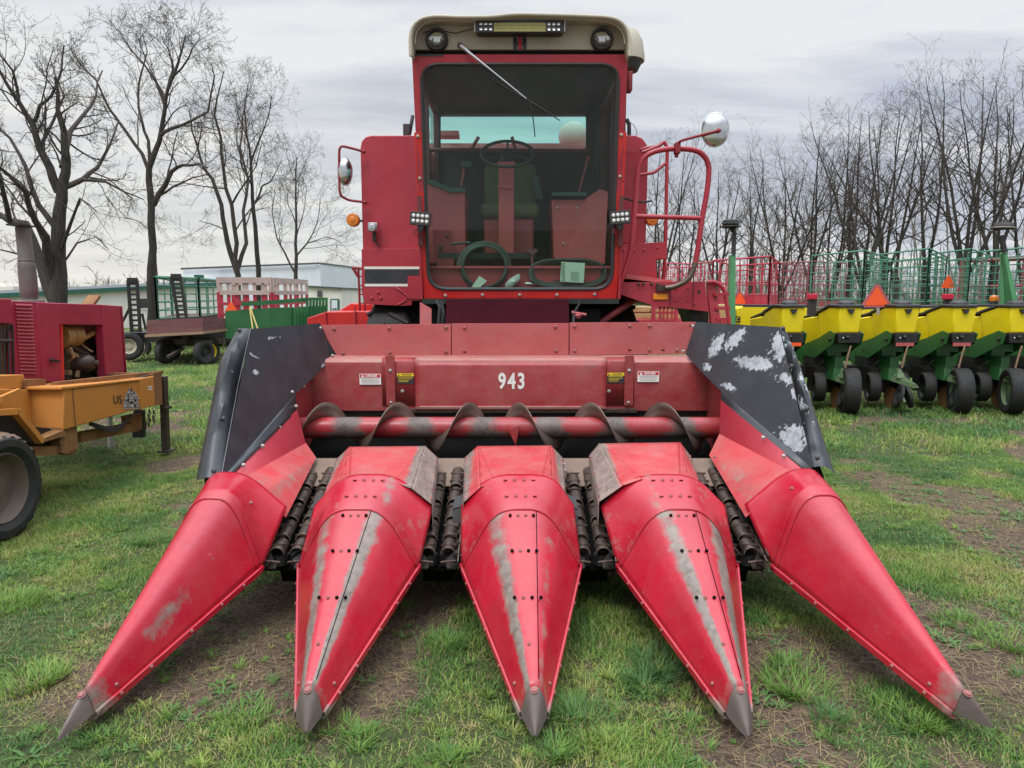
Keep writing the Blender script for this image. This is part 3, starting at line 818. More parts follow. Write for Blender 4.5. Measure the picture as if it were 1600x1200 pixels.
# going over the top toward the camera and down, the left half runs to the left, the right half to the right
part('auger_flight', flight(-.293, -.35, 2.35, -1), [M['flight']], au, sharp=60, solid=.005)
part('auger_flight', flight(.067, -.25, 2.75, 1), [M['flight']], au, sharp=60, solid=.005)
k = MB(); k.prism([P(794, 672, 4.47), P(812, 665, 4.47), P(806, 696, 4.47)], (0, .005, 0)); part('auger_paddle', k, [M['auger']], au, attr=lambda p: .3)

# ---- black end shields
def wblobs(blobs, base=0.0):
    bl = [(P(x, y, d), r1, r2, ang, a) for (x, y, d, r1, r2, ang, a) in blobs]
    def w(p):
        v = base
        for c, r1, r2, ang, a in bl:
            dx = p.x - c.x; dz = p.z - c.z; ca, sa = math.cos(ang), math.sin(ang)
            u = dx * ca + dz * sa; q = -dx * sa + dz * ca
            v = max(v, a * math.exp(-((u / r1) ** 2 + (q / r2) ** 2)))
        return v
    return w
def shield(pts, upper, lower, lip, wrap, wear, boltpx, wrapbolts, label):
    Q = {k_: P(*v) for k_, v in pts.items()}
    nrm = (Q['c'] - Q['b']).cross(Q['f'] - Q['b'])          # the upper panel is one flat sheet
    for k_ in 'dm':
        r_ = ray(pts[k_][0], pts[k_][1]); Q[k_] = EYE + r_ * (nrm.dot(Q['b'] - EYE) / nrm.dot(r_))
    k = MB()
    k.add([Q[i] for i in upper], [tuple(range(len(upper)))]); k.add([Q[i] for i in lower], [tuple(range(len(lower)))])
    o = part('end_shield', k, [M['black_shield']], head, cuts=6, attr=wear, sharp=20, label=label)
    k = MB(); k.add([Q[i] for i in lip], [tuple(range(len(lip)))])
    part('shield_lip', k, [M['black_shield']], o, cuts=2, attr=lambda p: .0, solid=.004)
    k = MB(); W = [[Q[i] for i in r_] for r_ in wrap]
    # smooth wrap surface through rows top->bottom
    rows = []
    for i in range(25):
        t = i / 24 * (len(W) - 1); a = min(int(t), len(W) - 2); f = t - a
        q = [W[a][j].lerp(W[a + 1][j], f) for j in range(len(W[0]))]
        rows.append(dens(fillet(q, .45), 12))
    k.grid(rows); part('shield_wrap', k, [M['black_shield']], o, attr=wear, sharp=60)
    k = MB()
    for (x, y, d) in boltpx: k.bolt(P(x, y, d) + Vector((0, -.006, .002)), (-.3 if x > 800 else .3, -1, .4), .0095, 0)
    for (x, y, d) in wrapbolts: k.bolt(P(x, y, d) + Vector((0, -.012, .004)), (0, -1, .4), .011, 1)
    fuse(o, k, [M['bolt'], M['plastic_dk']])
    k = MB()
    tr = [W[i][0] + Vector((0, -.004, .002)) for i in range(len(W))]
    k.tube(tr, .0028, 5, 0); part('shield_edge', k, [M['edge_grey'] if label.startswith('clean') else M['black']], o)
    return o
ptsL = dict(b=(392, 514, 4.22), c=(500, 505, 4.97), d=(526, 553, 4.95), m=(490, 590, 4.7), f=(461, 616, 4.42), g=(346, 747, 3.56), h=(357, 747, 3.56), e=(464, 642, 4.36),
            a=(374, 513, 4.22), a2=(381, 512.5, 4.20), k1=(345, 562, 4.05), k2=(357, 560, 3.98), bm=(373, 600, 4.03), i=(305, 752, 3.56), i2=(325, 744, 3.52), back=(368, 520, 4.5), kb=(343, 566, 4.35), ib=(306, 752, 3.9))
shield(ptsL, 'bcdmf', 'bfg', ['f', 'e', 'h', 'g'], [['b', 'a2', 'a', 'back'], ['bm', 'k2', 'k1', 'kb'], ['g', 'i2', 'i', 'ib']],
       wblobs([(427, 527, 4.4, .026, .010, 0, .75), (424, 573, 4.4, .008, .022, .4, .8), (410, 553, 4.3, .04, .004, -.9, .8), (509, 570, 4.9, .010, .016, 0, .8)]),
       [(463, 635, 4.36), (437, 668, 4.14), (411, 697, 3.9), (381, 727, 3.68), (475, 604, 4.6), (457, 613, 4.4), (388, 523, 4.22), (520, 556, 4.95), (501, 513, 4.96)],
       [(375, 517, 4.2), (363, 583, 4.0), (350, 655, 3.78), (336, 736, 3.53)], 'clean black end shield with a folded crease')
ptsR = dict(b=(1217, 511, 4.22), c=(1087, 503, 4.97), d=(1071, 553, 4.95), m=(1100, 585, 4.7), f=(1127, 612, 4.42), g=(1270, 730, 3.56), h=(1257, 735, 3.56), e=(1126, 630, 4.36),
            a2=(1226, 512, 4.20), a=(1231, 524, 4.22), k2=(1245, 558, 4.0), k1=(1252, 575, 4.05), bm=(1240, 600, 4.0), i2=(1290, 727, 3.52), i=(1306, 742, 3.56), back=(1230, 520, 4.5), kb=(1250, 575, 4.35), ib=(1304, 742, 3.9))
shield(ptsR, 'bcdmf', 'bfg', ['f', 'e', 'h', 'g'], [['b', 'a2', 'a', 'back'], ['bm', 'k2', 'k1', 'kb'], ['g', 'i2', 'i', 'ib']],
       wblobs([(1113, 538, 4.75, .10, .022, 1.15, 1.05), (1135, 528, 4.7, .10, .022, 1.0, 1.0), (1152, 560, 4.6, .075, .045, .3, 1.05), (1208, 540, 4.25, .10, .03, 1.35, .95), (1214, 585, 4.15, .06, .035, .3, .75),
               (1232, 620, 4.0, .09, .025, 1.9, .8), (1240, 685, 3.75, .09, .045, 1.2, .95), (1095, 570, 4.8, .03, .02, 1, .9), (1137, 605, 4.4, .03, .03, 0, .75), (1185, 545, 4.4, .06, .005, .9, .8), (1250, 600, 4.0, .12, .022, 1.8, .72), (1240, 545, 4.1, .09, .02, 1.9, .6)]),
       [(1135, 632, 4.36), (1166, 660, 4.12), (1192, 684, 3.88), (1224, 713, 3.68), (1211, 519, 4.25), (1082, 510, 4.96), (1067, 549, 4.95)],
       [(1222, 514, 4.2), (1236, 573, 4.02), (1258, 640, 3.8), (1275, 716, 3.54)], 'black end shield with grey scraped patches')

# ---- red side panels between shields and the outer row units
def sidep(pts, name, wr, label=None):
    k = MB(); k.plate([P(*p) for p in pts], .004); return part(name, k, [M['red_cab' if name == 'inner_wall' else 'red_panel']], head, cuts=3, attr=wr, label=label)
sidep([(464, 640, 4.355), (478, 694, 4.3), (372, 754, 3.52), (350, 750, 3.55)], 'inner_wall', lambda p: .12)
wl = wblobs([(470, 735, 4.0, .16, .07, .6, .62), (430, 765, 3.8, .10, .10, 0, .58), (400, 758, 3.6, .1, .06, 0, .62)], .12)
gpL = sidep([(478, 692, 4.3), (494, 715, 4.15), (447, 808, 3.5), (410, 770, 3.5), (370, 752, 3.5)], 'gathering_panel', wl)
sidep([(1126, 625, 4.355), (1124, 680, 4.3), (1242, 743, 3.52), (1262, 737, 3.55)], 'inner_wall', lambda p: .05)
wr = wblobs([(1128, 722, 4.1, .09, .12, 0, .60), (1150, 760, 3.8, .05, .12, .4, .60)], .08)
gpR = sidep([(1124, 678, 4.3), (1108, 711, 4.15), (1165, 808, 3.5), (1200, 775, 3.5), (1245, 741, 3.5)], 'gathering_panel', wr)
for pn, bl in ((gpL, ((480, 723, 4.12), (471, 748, 3.95), (460, 770, 3.8))), (gpR, ((1117, 715, 4.1), (1130, 736, 3.97), (1142, 759, 3.8)))):
    k = MB()
    for (x, y, d) in bl: k.bolt(P(x, y, d) + Vector((0, -.008, .004)), (0, -1, .7), .010)
    fuse(pn, k, [M['bolt_red']])
for s_, x in ((-1, -1.60), (1, 1.62)):       # outer end sheets down to the skid
    k = MB(); k.prism([(x, 3.6, .66), (x, 4.3, 1.25), (x, 5.0, 1.3), (x, 5.0, .35), (x, 3.6, .28)], (s_ * -.01, 0, 0))
    part('end_sheet', k, [M['black']], head)

# ================================================================== COMBINE
comb = thing('combine_harvester', 'red combine harvester with cream cab roof and tall tinted windshield', 'combine harvester', (0, 8.0, 0))
cab = node('cab', comb, (0.05, 6.6, 1.55))
def CD(py): return 5.80 + (py - 90) / 375 * .30
def C(px, py, off=0.): return P(px, py, CD(py) + off)
def rrect(tl, tr, br, bl, r, n=7):          # rounded quad in photo pixels, clockwise from the top left
    pts = []; q = [Vector((*p, 0)) for p in (tl, tr, br, bl)]
    for i in range(4):
        a, k_, b_ = q[i - 1], q[i], q[(i + 1) % 4]
        p0 = k_ + (a - k_).normalized() * r; p2 = k_ + (b_ - k_).normalized() * r
        for j in range(n + 1):
            t = j / n; pts.append(p0 * (1 - t) ** 2 + k_ * 2 * t * (1 - t) + p2 * t * t)
    return pts
inn = rrect((656, 98.5), (969, 98.5), (958, 453.5), (667.5, 453.5), 30)
outq = [Vector((643.5, 85, 0)), Vector((981.5, 85, 0)), Vector((963.5, 467, 0)), Vector((662, 467, 0))]
cen = Vector((812, 276, 0))
def to_outer(p):
    best = None
    for i in range(4):
        a, b_ = outq[i], outq[(i + 1) % 4]; d = p - cen; e = b_ - a
        den = d.x * e.y - d.y * e.x
        if abs(den) < 1e-9: continue
        t = ((a.x - cen.x) * e.y - (a.y - cen.y) * e.x) / den
        if t > 0 and (best is None or t < best): best = t
    return cen + (p - cen) * best
n8 = len(inn)
outer_ = [to_outer(p) for p in inn]
for i in range(4):                          # keep the frame's true corners
    j = min(range(n8), key=lambda a: (outer_[a] - outq[i]).length); outer_[j] = outq[i]
k = MB()
A = [C(p.x, p.y) for p in outer_]; B = [C(p.x, p.y) for p in inn]; Bb = [p + Vector((0, .05, 0)) for p in B]; Ab = [p + Vector((0, .06, 0)) for p in A]
o = 0
k.add(A + B + Bb + Ab, [(i, (i + 1) % n8, n8 + (i + 1) % n8, n8 + i) for i in range(n8)] + [(n8 + i, n8 + (i + 1) % n8, 2 * n8 + (i + 1) % n8, 2 * n8 + i) for i in range(n8)] + [(3 * n8 + i, 3 * n8 + (i + 1) % n8, (i + 1) % n8, i) for i in range(n8)])
part('windshield_frame', k, [M['red_cab']], cab, sharp=30)
k = MB(); k.tube([C(p.x + (1.5 if p.x < 812 else -1.5), p.y + (1.5 if p.y < 276 else -1.5), -.004) for p in inn], .011, 8, closed=True)
k.tube([C(cen.x + (p.x - cen.x) * .975, cen.y + (p.y - cen.y) * .982, .004) for p in inn], .009, 6, closed=True)
part('window_gasket', k, [M['plastic_dk']], cab)
k = MB(); k.add([C(p.x, p.y, .012) for p in inn], [tuple(range(n8))]); part('windshield', k, [M['glass']], cab)
# bright lower trim strips
for pts, bl in (([(647, 207), (661, 207), (664, 285), (651, 285)], [(653, 213), (656, 279)]),
                ([(651, 287), (665.5, 287), (667, 425), (672, 442), (690, 454), (692, 467), (662, 467)], []),
                ([(692, 455), (933, 454.5), (933, 466.5), (692, 466.5)], [(696, 462), (754, 461), (812, 461), (870, 461), (929, 460)]),
                ([(965, 206), (979, 206), (976, 283), (962, 283)], [(971, 211), (969, 276)]),
                ([(962, 285), (976, 285), (963.5, 467), (934, 467), (936, 454), (952, 442), (958, 425)], [])):
    k = MB(); k.plate([C(x, y, -.004) for x, y in pts], .003)
    for x, y in bl: k.bolt(C(x, y, -.005), (0, -1, 0), .012, 1)
    part('trim_strip', k, [M['red_bright'], M['bolt']], cab, bevel=.0015)
# roof: visor shell, fascia
prof = [(642, 88), (641, 62), (643, 46), (650, 35), (662, 28), (682, 25.5), (720, 27.5), (770, 27), (800, 23), (830, 23), (900, 25), (950, 27), (966, 31), (977, 40), (983, 53), (984.5, 70), (984, 88)]
pf = dens(fillet([P(x, y, 5.66) for x, y in prof], .4, 3), 60)
rows = []
for i, (dy, s_) in enumerate(((0, 1), (.10, 1.0), (.8, 1.02), (1.5, 1.01), (1.9, .95))):
    c0 = Vector((.05, 5.66, 3.55)); rows.append([c0 + Vector(((p.x - c0.x) * s_, dy, (p.z - c0.z) * (s_ if p.z > c0.z else 1) + (.04 * math.sin(dy * 1.5)))) for p in pf])
k = MB(); k.grid(rows); 
last = rows[-1]; k.add(last, [tuple(range(len(last)))])
k.tube([p + Vector((0, -.005, 0)) for p in pf], .014, 8)
k.tube([Vector((.05 + (p.x - .05) * .965, p.y + .05, 3.55 + (p.z - 3.55) * .93)) for p in pf[3:-3]], .006, 6)
part('roof', k, [M['cream']], cab, sharp=50, solid=.012)
k = MB(); fp = [Vector((.05 + (p.x - .05) * 1.0, 5.84, p.z)) for p in pf]; fp = [Vector((p.x, p.y, max(p.z, 3.50))) for p in fp]
k.prism(fp, (0, .03, 0))
part('roof_fascia', k, [M['cream']], cab, sharp=40)
k = MB(); k.box(P(645, 86.5, 5.80) + Vector((.12, 0, 0)), (.24, .02, .012)); part('roof_seal', k, [M['black']], cab)
FD = 5.838
def flamp(px, py):
    c = P(px, py, FD); hl = node('headlight', cab, c)
    k = MB(); k.lathe([(.088, 0), (.088, -.035), (.080, -.048), (.068, -.042), (.064, -.012)], c, (0, 1, 0), 28); part('lamp_ring', k, [M['plastic_dk']], hl)
    k = MB(); k.lathe([(.066, -.012), (.05, .0), (.025, .012), (0, .014)], c + Vector((0, -.012, 0)), (0, 1, 0), 24); k.box(c + Vector((0, -.02, 0)), (.05, .006, .03)); part('reflector', k, [M['chrome']], hl)
    k = MB(); k.lathe([(.066, -.030), (.05, -.040), (.03, -.046), (0, -.048)], c, (0, 1, 0), 24); part('lamp_glass', k, [M['lens']], hl)
flamp(683, 63.5); flamp(940, 63)
lb = node('light_bar', cab, P(812, 45, 5.72))
k = MB(); c = P(812, 44.5, 5.73); w = 131 / FPX * 5.6
k.box(c, (w, .07, .088)); 
for i in range(12): k.box(c + Vector((0, .05, -.035 + i * .0065)), (w * .96, .05, .003))
part('bar_housing', k, [M['black']], lb, bevel=.006)
k = MB(); c2 = c + Vector((0, -.037, -.004))
k.box(c2, (w * .93, .004, .07), 2)
for i in range(44):
    for j in range(6): k.box(c2 + Vector((-w * .29 + w * .58 * i / 43, -.003, -.027 + .0108 * j)), (.0065, .004, .0075), 0)
for sg in (-1, 1):
    for i in range(3):
        for j in range(2): k.lathe([(.014, 0), (.012, -.008), (.005, -.004), (0, -.003)], c2 + Vector((sg * w * (.335 + .055 * i), -.002, -.016 + .033 * j)), (0, 1, 0), 10, 1)
part('led_face', k, [M['phosphor'], M['chrome'], M['plastic_dk']], lb)
k = MB()
for sg in (-1, 1): k.box(c + Vector((sg * (w / 2 + .012), .0, .015)), (.006, .05, .09)); k.box(c + Vector((sg * (w / 2 + .03), .03, .06)), (.04, .07, .006))
k.box(c + Vector((0, .05, .058)), (w * .98, .12, .01))
part('bar_bracket', k, [M['alu'], M['black']], lb)
k = MB(); k.tube([P(661, 51, 5.82), P(672, 48, 5.80), P(690, 48, 5.80), P(712, 52, 5.80), P(732, 47, 5.77), P(745, 43, 5.74)], .004, 6); part('cable', k, [M['black']], cab)
# maker's badge: black side bars joined by a crossbar, red centre bar
k = MB(); c = P(812.3, 67.5, FD)
u = 5.75 / FPX
k.box(c + Vector((-7 * u, -.004, -1 * u)), (5.5 * u, .006, 17 * u)); k.box(c + Vector((7 * u, -.004, -1 * u)), (5.5 * u, .006, 17 * u)); k.box(c + Vector((0, -.003, -1 * u)), (16 * u, .004, 4 * u))
k.box(c + Vector((0.2 * u, -.006, -1.6 * u)), (4.6 * u, .006, 15 * u), 1); k.box(c + Vector((.2 * u, -.006, 9 * u)), (4.6 * u, .006, 3.4 * u), 1)
part('badge', k, [M['black_decal'], M['red_decal']], cab)
# wiper
wp = node('wiper', cab, P(718, 70, 5.8))
k = MB(); k.ball(P(719, 71, 5.81), .022, 10, 1); k.tube([P(719, 71, 5.77), C(740, 88, -.05), C(765, 108, -.045), C(822, 154, -.03)], [.013, .010, .008, .006], 6); part('wiper_arm', k, [M['alu'], M['steel_dark']], wp)
k = MB(); k.tube([C(765, 122, -.008), C(790, 137, -.008), C(822, 155, -.010), C(850, 172, -.008), C(875, 188.5, -.008)], [.004, .006, .007, .006, .004], 6); k.tube([P(827, 158, 5.88), P(829, 168, 5.89)], .004, 5); part('wiper_blade', k, [M['plastic_dk']], wp)
# cab shell
x0, x1 = C(650, 280).x + .005, C(977, 280).x - .005; yr = 7.42; zb, zt = 1.56, 3.5
for s_, x in ((-1, x0), (1, x1)):
    sw = node('side_wall', cab, (x, 6.7, 2))
    k = MB()
    k.prism([(x, 6.06, zb), (x, yr, zb), (x, yr, 2.25), (x, 6.02, 2.0)], (-s_ * .02, 0, 0), 0)
    k.prism([(x, 5.93, 3.36), (x, yr, 3.36), (x, yr, zt), (x, 5.91, zt)], (-s_ * .02, 0, 0), 0)
    for ya, yb in ((5.98, 6.05), (6.55, 6.60), (yr - .08, yr)):
        k.prism([(x, ya, 2.0), (x, yb, 2.0), (x, yb - .04, 3.36), (x, ya - .04, 3.36)], (-s_ * .04, 0, 0), 1)
    part('side_frame', k, [M['red_cab'], M['cab_brown']], sw)
    k = MB(); k.add([(x - s_ * .01, 6.03, 2.0), (x - s_ * .01, yr - .07, 2.2), (x - s_ * .01, yr - .1, 3.36), (x - s_ * .01, 5.96, 3.36)], [(0, 1, 2, 3)]); part('side_glass', k, [M['glass_side']], sw)
inr = rrect((687, 176.5), (917, 176.5), (917, 236), (687, 236), 9, 5)
rw = node('rear_wall', cab, (0, yr, 2.5))
k = MB(); Bq = [P(p.x, p.y, yr) for p in inr]
n9 = len(Bq); oc = [Vector((x0, yr, zt)), Vector((x1, yr, zt)), Vector((x1, yr, zb)), Vector((x0, yr, zb))]
c0 = P(800, 206, yr)
Oq = []
for i, p in enumerate(Bq):
    Oq.append(oc[i // 6])
k.add(Bq + Oq, [(i, (i + 1) % n9, n9 + (i + 1) % n9, n9 + i) for i in range(n9)]); part('rear_panel', k, [M['cab_dark']], rw, solid=.02)
k = MB(); k.add([p + Vector((0, .008, 0)) for p in Bq], [tuple(range(n9))]); part('rear_glass', k, [M['glass_side']], rw)
k = MB(); k.tube(Bq, .012, 6, closed=True); part('rear_gasket', k, [M['black']], rw)
k = MB(); k.prism([(x0 + .02, 6.0, zb), (x1 - .02, 6.0, zb), (x1 - .02, yr, zb), (x0 + .02, yr, zb)], (0, 0, -.04)); part('cab_floor', k, [M['cab_dark']], cab)
k = MB(); k.prism([(x0 + .02, 5.9, zt - .01), (x1 - .02, 5.9, zt - .01), (x1 - .02, yr, zt - .06), (x0 + .02, yr, zt - .06)], (0, 0, .02)); k.box((.3, 6.9, 3.38), (.5, .5, .1)); part('headliner', k, [M['cab_dark']], cab)
k = MB(); k.tube([P(668, 234, 7.1), P(920, 236, 7.1)], .02, 8); part('cross_tube', k, [M['cab_brown']], cab)
# controls
sw = node('steering_wheel', cab, P(793, 240, 6.35)); c = P(793, 240, 6.35); ax = Vector((0, -.62, .78)).normalized(); u_ = Vector((1, 0, 0)); v_ = ax.cross(u_)
k = MB(); k.tube([c + (u_ * math.cos(a) + v_ * math.sin(a)) * .225 for a in np.linspace(0, 2 * math.pi, 41)[:-1]], .014, 8, closed=True); part('wheel_rim', k, [M['black']], sw)
k = MB(); k.cyl(c - ax * .05, c + ax * .02, .045, 14)
for a in (90, 210, 330): k.tube([c, c + (u_ * math.cos(R(a)) + v_ * math.sin(R(a))) * .22], .009, 6)
part('wheel_hub', k, [M['black']], sw)
k = MB(); k.prism([P(779, 258, 6.34), P(803, 258, 6.34), P(803, 405, 6.34), P(779, 405, 6.34)], (0, .12, 0)); k.box(P(791, 257, 6.38), (.155, .12, .03)); k.prism([P(777, 290, 6.33), P(803, 290, 6.33), P(803, 296, 6.33), P(777, 294, 6.33)], (0, .01, 0)); part('steering_column', k, [M['cab_red']], cab, bevel=.006)
k = MB(); k.lathe([(.02, 0), (.06, .02), (.035, .09), (.02, .1)], P(791, 256, 6.40), (0, 0, 1), 14); part('column_boot', k, [M['black']], cab)
st = node('operator_seat', cab, P(797, 340, 6.85))
k = MB(); k.box(P(797, 298, 7.08), (.50, .12, .50), 0, Matrix.Rotation(-.12, 3, 'X')); part('seat_back', k, [M['seat']], st, bevel=.05, bseg=4)
k = MB(); k.box(P(797, 333, 6.85), (.54, .5, .13)); part('seat_cushion', k, [M['seat']], st, bevel=.05, bseg=4)
k = MB(); k.box(P(795, 375, 6.85), (.46, .4, .36)); part('seat_base', k, [M['cab_red']], st, bevel=.02)
k = MB(); k.prism([P(828, 270, 6.9), P(840, 272, 6.9), P(850, 312, 6.9), P(836, 312, 6.9)], (0, .06, 0)); part('armrest', k, [M['green_dark']], st, bevel=.01)
lc = node('left_console', cab, P(700, 340, 6.5))
k = MB(); k.prism([P(668, 285, 6.35), P(704, 300, 6.4), P(726, 300, 6.4), P(728, 410, 6.4), P(668, 412, 6.35)], (0, .6, 0)); part('console_box', k, [M['cab_red']], lc, bevel=.006)
k = MB(); k.prism([P(668, 278, 6.34), P(704, 293, 6.38), P(727, 293, 6.38), P(727, 300, 6.38), P(703, 300, 6.38), P(668, 286, 6.34)], (0, .62, 0)); part('console_trim', k, [M['green_dark']], lc)
k = MB(); k.prism([P(676, 360, 6.3), P(706, 360, 6.3), P(710, 425, 6.3), P(684, 425, 6.3)], (0, .02, 0), 0); k.ball(P(699, 369, 6.29), .014, 8, 1); k.box(P(688, 388, 6.29), (.03, .01, .04), 1); part('access_panel', k, [M['red_dark'], M['black']], lc)
rc = node('right_console', cab, P(895, 350, 6.45))
k = MB(); k.prism([P(862, 312, 6.4), P(912, 312, 6.4), P(938, 295, 6.4), P(950, 300, 6.3), P(945, 412, 6.3), P(866, 412, 6.4)], (0, .6, 0)); k.plate([P(866, 324, 6.38), P(938, 324, 6.36), P(936, 408, 6.36), P(868, 408, 6.38)], .01)
for x, y in ((871, 325), (902, 325), (933, 325), (880, 381), (932, 381)): k.bolt(P(x, y, 6.37), (0, -1, 0), .009, 1)
part('console_box', k, [M['cab_red'], M['bolt']], rc, bevel=.004)
k = MB(); k.box(P(886, 309, 6.6), (.30, .5, .03)); part('console_trim', k, [M['green_dark']], rc)
for a, b_, kb, nm in (((721, 290, 6.6), (725, 262, 6.6), (729, 257, 6.6), 'L'), ((903, 305, 6.6), (918, 250, 6.6), (919, 246, 6.6), 'R')):
    lv = node('control_lever', cab, P(*a)); k = MB(); k.tube([P(*a), P(*b_)], .011 if nm == 'L' else .008, 8); part('lever_rod', k, [M['cab_red']], lv)
    k = MB(); (k.box(P(*kb), (.10, .05, .055)) if nm == 'L' else k.ball(P(*kb), .02, 8)); part('lever_knob', k, [M['green_dark'] if nm == 'L' else M['cab_red']], lv, bevel=.01 if nm == 'L' else 0)
k = MB(); k.prism([C(672, 420, .14), C(952, 420, .14), C(950, 452, .12), C(674, 452, .12)], (0, .05, 0)); k.box(C(812, 418, .2), (1.6, .2, .02)); part('dash_floor', k, [M['cab_red']], cab)
k = MB(); k.tube([P(832, 415, 6.25), P(831, 400, 6.25)], .014, 8); k.prism([P(822, 389, 6.24), P(841, 389, 6.24), P(839, 393, 6.24), P(832, 400, 6.24), P(824, 393, 6.24)], (0, .05, 0)); part('foot_pedal', k, [M['cab_brown']], cab)
k = MB(); k.box(P(760, 400, 6.35), (.85, .1, .05)); k.tube([P(705, 381, 6.3), P(735, 379, 6.3)], .012, 6); part('pedal_bar', k, [M['black']], cab)
# wires and hinge posts at the cab edge
k = MB(); k.tube([P(829, 160, 6.2), P(833, 185, 6.2), P(836, 214, 6.2)], .005, 5); part('mirror_cord', k, [M['black']], cab)
for y in (118, 138):
    pass
k = MB(); k.box(P(983.5, 129, 6.1), (.035, .1, .15)); k.cyl(P(984, 143, 6.06), P(984, 115, 6.06), .012, 8); part('door_hinge', k, [M['red_dark']], cab, bevel=.004)
k = MB(); k.lathe([(.0, .30), (.12, .27), (.17, .18), (.19, .05), (.19, 0), (0, 0)], P(975, 97, 7.0), (0, 0, 1), 20); part('roof_pod', k, [M['cream']], cab)
k = MB(); k.lathe([(.0, .0), (.13, .02), (.17, .10), (.175, .13)], P(975, 115, 7.0), (0, 0, 1), 20); part('pod_base', k, [M['plastic_dk']], cab)

# LED work lamps on the windshield posts
def worklamp(px, py, tilt, d=5.92):
    c = P(px, py, d); wl_ = node('work_lamp', comb, c); rm = Matrix.Rotation(tilt, 3, 'Y')
    k = MB(); k.box(c, (.165, .05, .105), 0, rm)
    for i in range(6): k.box(c + rm @ Vector((0, .03, -.045 + .018 * i)), (.15, .03, .004), 0, rm)
    part('lamp_body', k, [M['plastic_dk']], wl_, bevel=.006)
    k = MB()
    for i in range(4):
        for j in range(2): k.lathe([(.015, 0), (.014, -.004), (.006, -.007), (0, -.008)], c + rm @ Vector((-.054 + .036 * i, -.026, -.02 + .042 * j)), (0, 1, 0), 12)
    part('led', k, [M['led']], wl_)
    k = MB(); k.box(c + Vector((.0, .0, -.066)), (.05, .03, .03)); k.cyl(c + Vector((0, 0, -.10)), c + Vector((0, 0, -.06)), .016, 10); k.beam(c + Vector((0, .0, -.09)), c + Vector((0.0, .16, -.09)), .03, .012); part('lamp_bracket', k, [M['black']], wl_)
    k = MB(); 
    for r_, z in ((.03, -.115), (.022, -.12), (.036, -.108)): k.tube([c + Vector((-.02 + r_ * math.cos(a), .01, z + r_ * .7 * math.sin(a))) for a in np.linspace(0, 2 * math.pi, 15)], .003, 5)
    part('lamp_wire', k, [M['red_dark']], wl_)
worklamp(657, 342, R(5)); worklamp(968.5, 340, R(-5))

# side housings
def housing(name, front, depth, mats, sw_=0, **kw):
    k = MB(); k.prism(front, (0, depth, 0)); return part(name, k, mats, comb, **kw)
D1 = 6.75
hp = [(567, 392), (563, 232), (565, 221), (571, 214), (580, 211.5), (660, 211.5), (668, 392)]
housing('left_housing', [P(x, y, D1) for x, y in hp], 2.2, [M['red_cab']], bevel=.008)
k = MB(); ul = [(565, 389), (657, 388), (657, 470), (644, 470), (643, 477), (628, 478), (570, 475), (565, 455)]
k.prism([P(x, y, D1 - .05) for x, y in ul], (0, 1.8, 0))
for x, y in ((591, 457), (595, 466), (581, 466)): k.bolt(P(x, y, D1 - .052), (0, -1, 0), .014)
part('left_lower_housing', k, [M['red_cab']], comb, bevel=.006)
k = MB(); k.plate([P(637, 431, D1 - .062), P(657, 431, D1 - .062), P(657, 467, D1 - .062), P(637, 467, D1 - .062)], .01); k.tube([P(618, 449, D1 - .054), P(627, 455, D1 - .054), P(637, 463, D1 - .054), P(634, 470, D1 - .054), P(622, 476, D1 - .054)], .008, 6); part('patch_plate', k, [M['red_cab']], comb)
sd = MB(); dd = D1 - .053
sd.plate([P(569, 416.5, dd), P(657, 416.5, dd), P(657, 420.5, dd), P(569, 420.5, dd)], .002, 0)
sd.plate([P(570, 421, dd), P(657, 421, dd), P(657, 430.5, dd), P(637, 430.5, dd), P(637, 443, dd), P(570, 443, dd)], .002, 1)
sd.plate([P(570, 443.5, dd), P(637, 443.5, dd), P(637, 447.5, dd), P(570, 447.5, dd)], .002, 0)
part('stripe_decal', sd, [M['white_decal'], M['black_decal']], comb)
rp = [(968, 381), (970, 211.5), (993, 211.5), (1004, 216), (1011, 226), (1013, 240), (1009, 381)]
housing('right_housing', [P(x, y, D1 + .1) for x, y in rp], 2.0, [M['red_cab']], bevel=.008)
k = MB(); k.prism([P(x, y, 6.55) for x, y in ((962, 382), (1042, 378), (1042, 404), (1025, 404), (1027, 440), (962, 436))], (0, 1.5, 0))
for x, y in ((975, 391), (991, 391), (1006, 391), (1027, 387)): k.bolt(P(x, y, 6.549), (0, -1, 0), .012)
part('battery_box', k, [M['red_cab']], comb, bevel=.005)
k = MB(); k.prism([P(966, 426, 6.3), P(1050, 438, 6.3), P(1052, 444, 6.3), P(966, 434, 6.3)], (0, 1.2, 0)); part('platform', k, [M['red_faded']], comb)
k = MB(); k.prism([P(x, y, 6.22) for x, y in ((964, 441), (1101, 440), (1108, 487), (1046, 479.5), (1022, 478), (964, 458))], (0, 1.0, 0))
k.cyl(P(1092, 456, 6.215), P(1092, 456, 6.23), .014, 12, 1)
for x, y in ((1056, 470), (1075, 470), (1056, 452), (1086, 475), (1075, 450)): k.bolt(P(x, y, 6.218), (0, -1, 0), .009)
k.box(P(1047.5, 460, 6.217), (.004, .004, .2), 1); k.box(P(1083, 462, 6.217), (.004, .004, .22), 1); k.box(P(1036, 450, 6.2), (.12, .05, .05), 2)
for x in (998, 1005, 1018, 1028): k.bolt(P(x, 444, 6.2), (0, -1, 0), .012, 2)
part('platform_beam', k, [M['red_cab'], M['black'], M['steel_dark']], comb)
k = MB(); k.box(P(1032, 463.5, 6.21), (.125, .012, .05)); part('side_reflector', k, [M['orange_refl']], comb, bevel=.003)
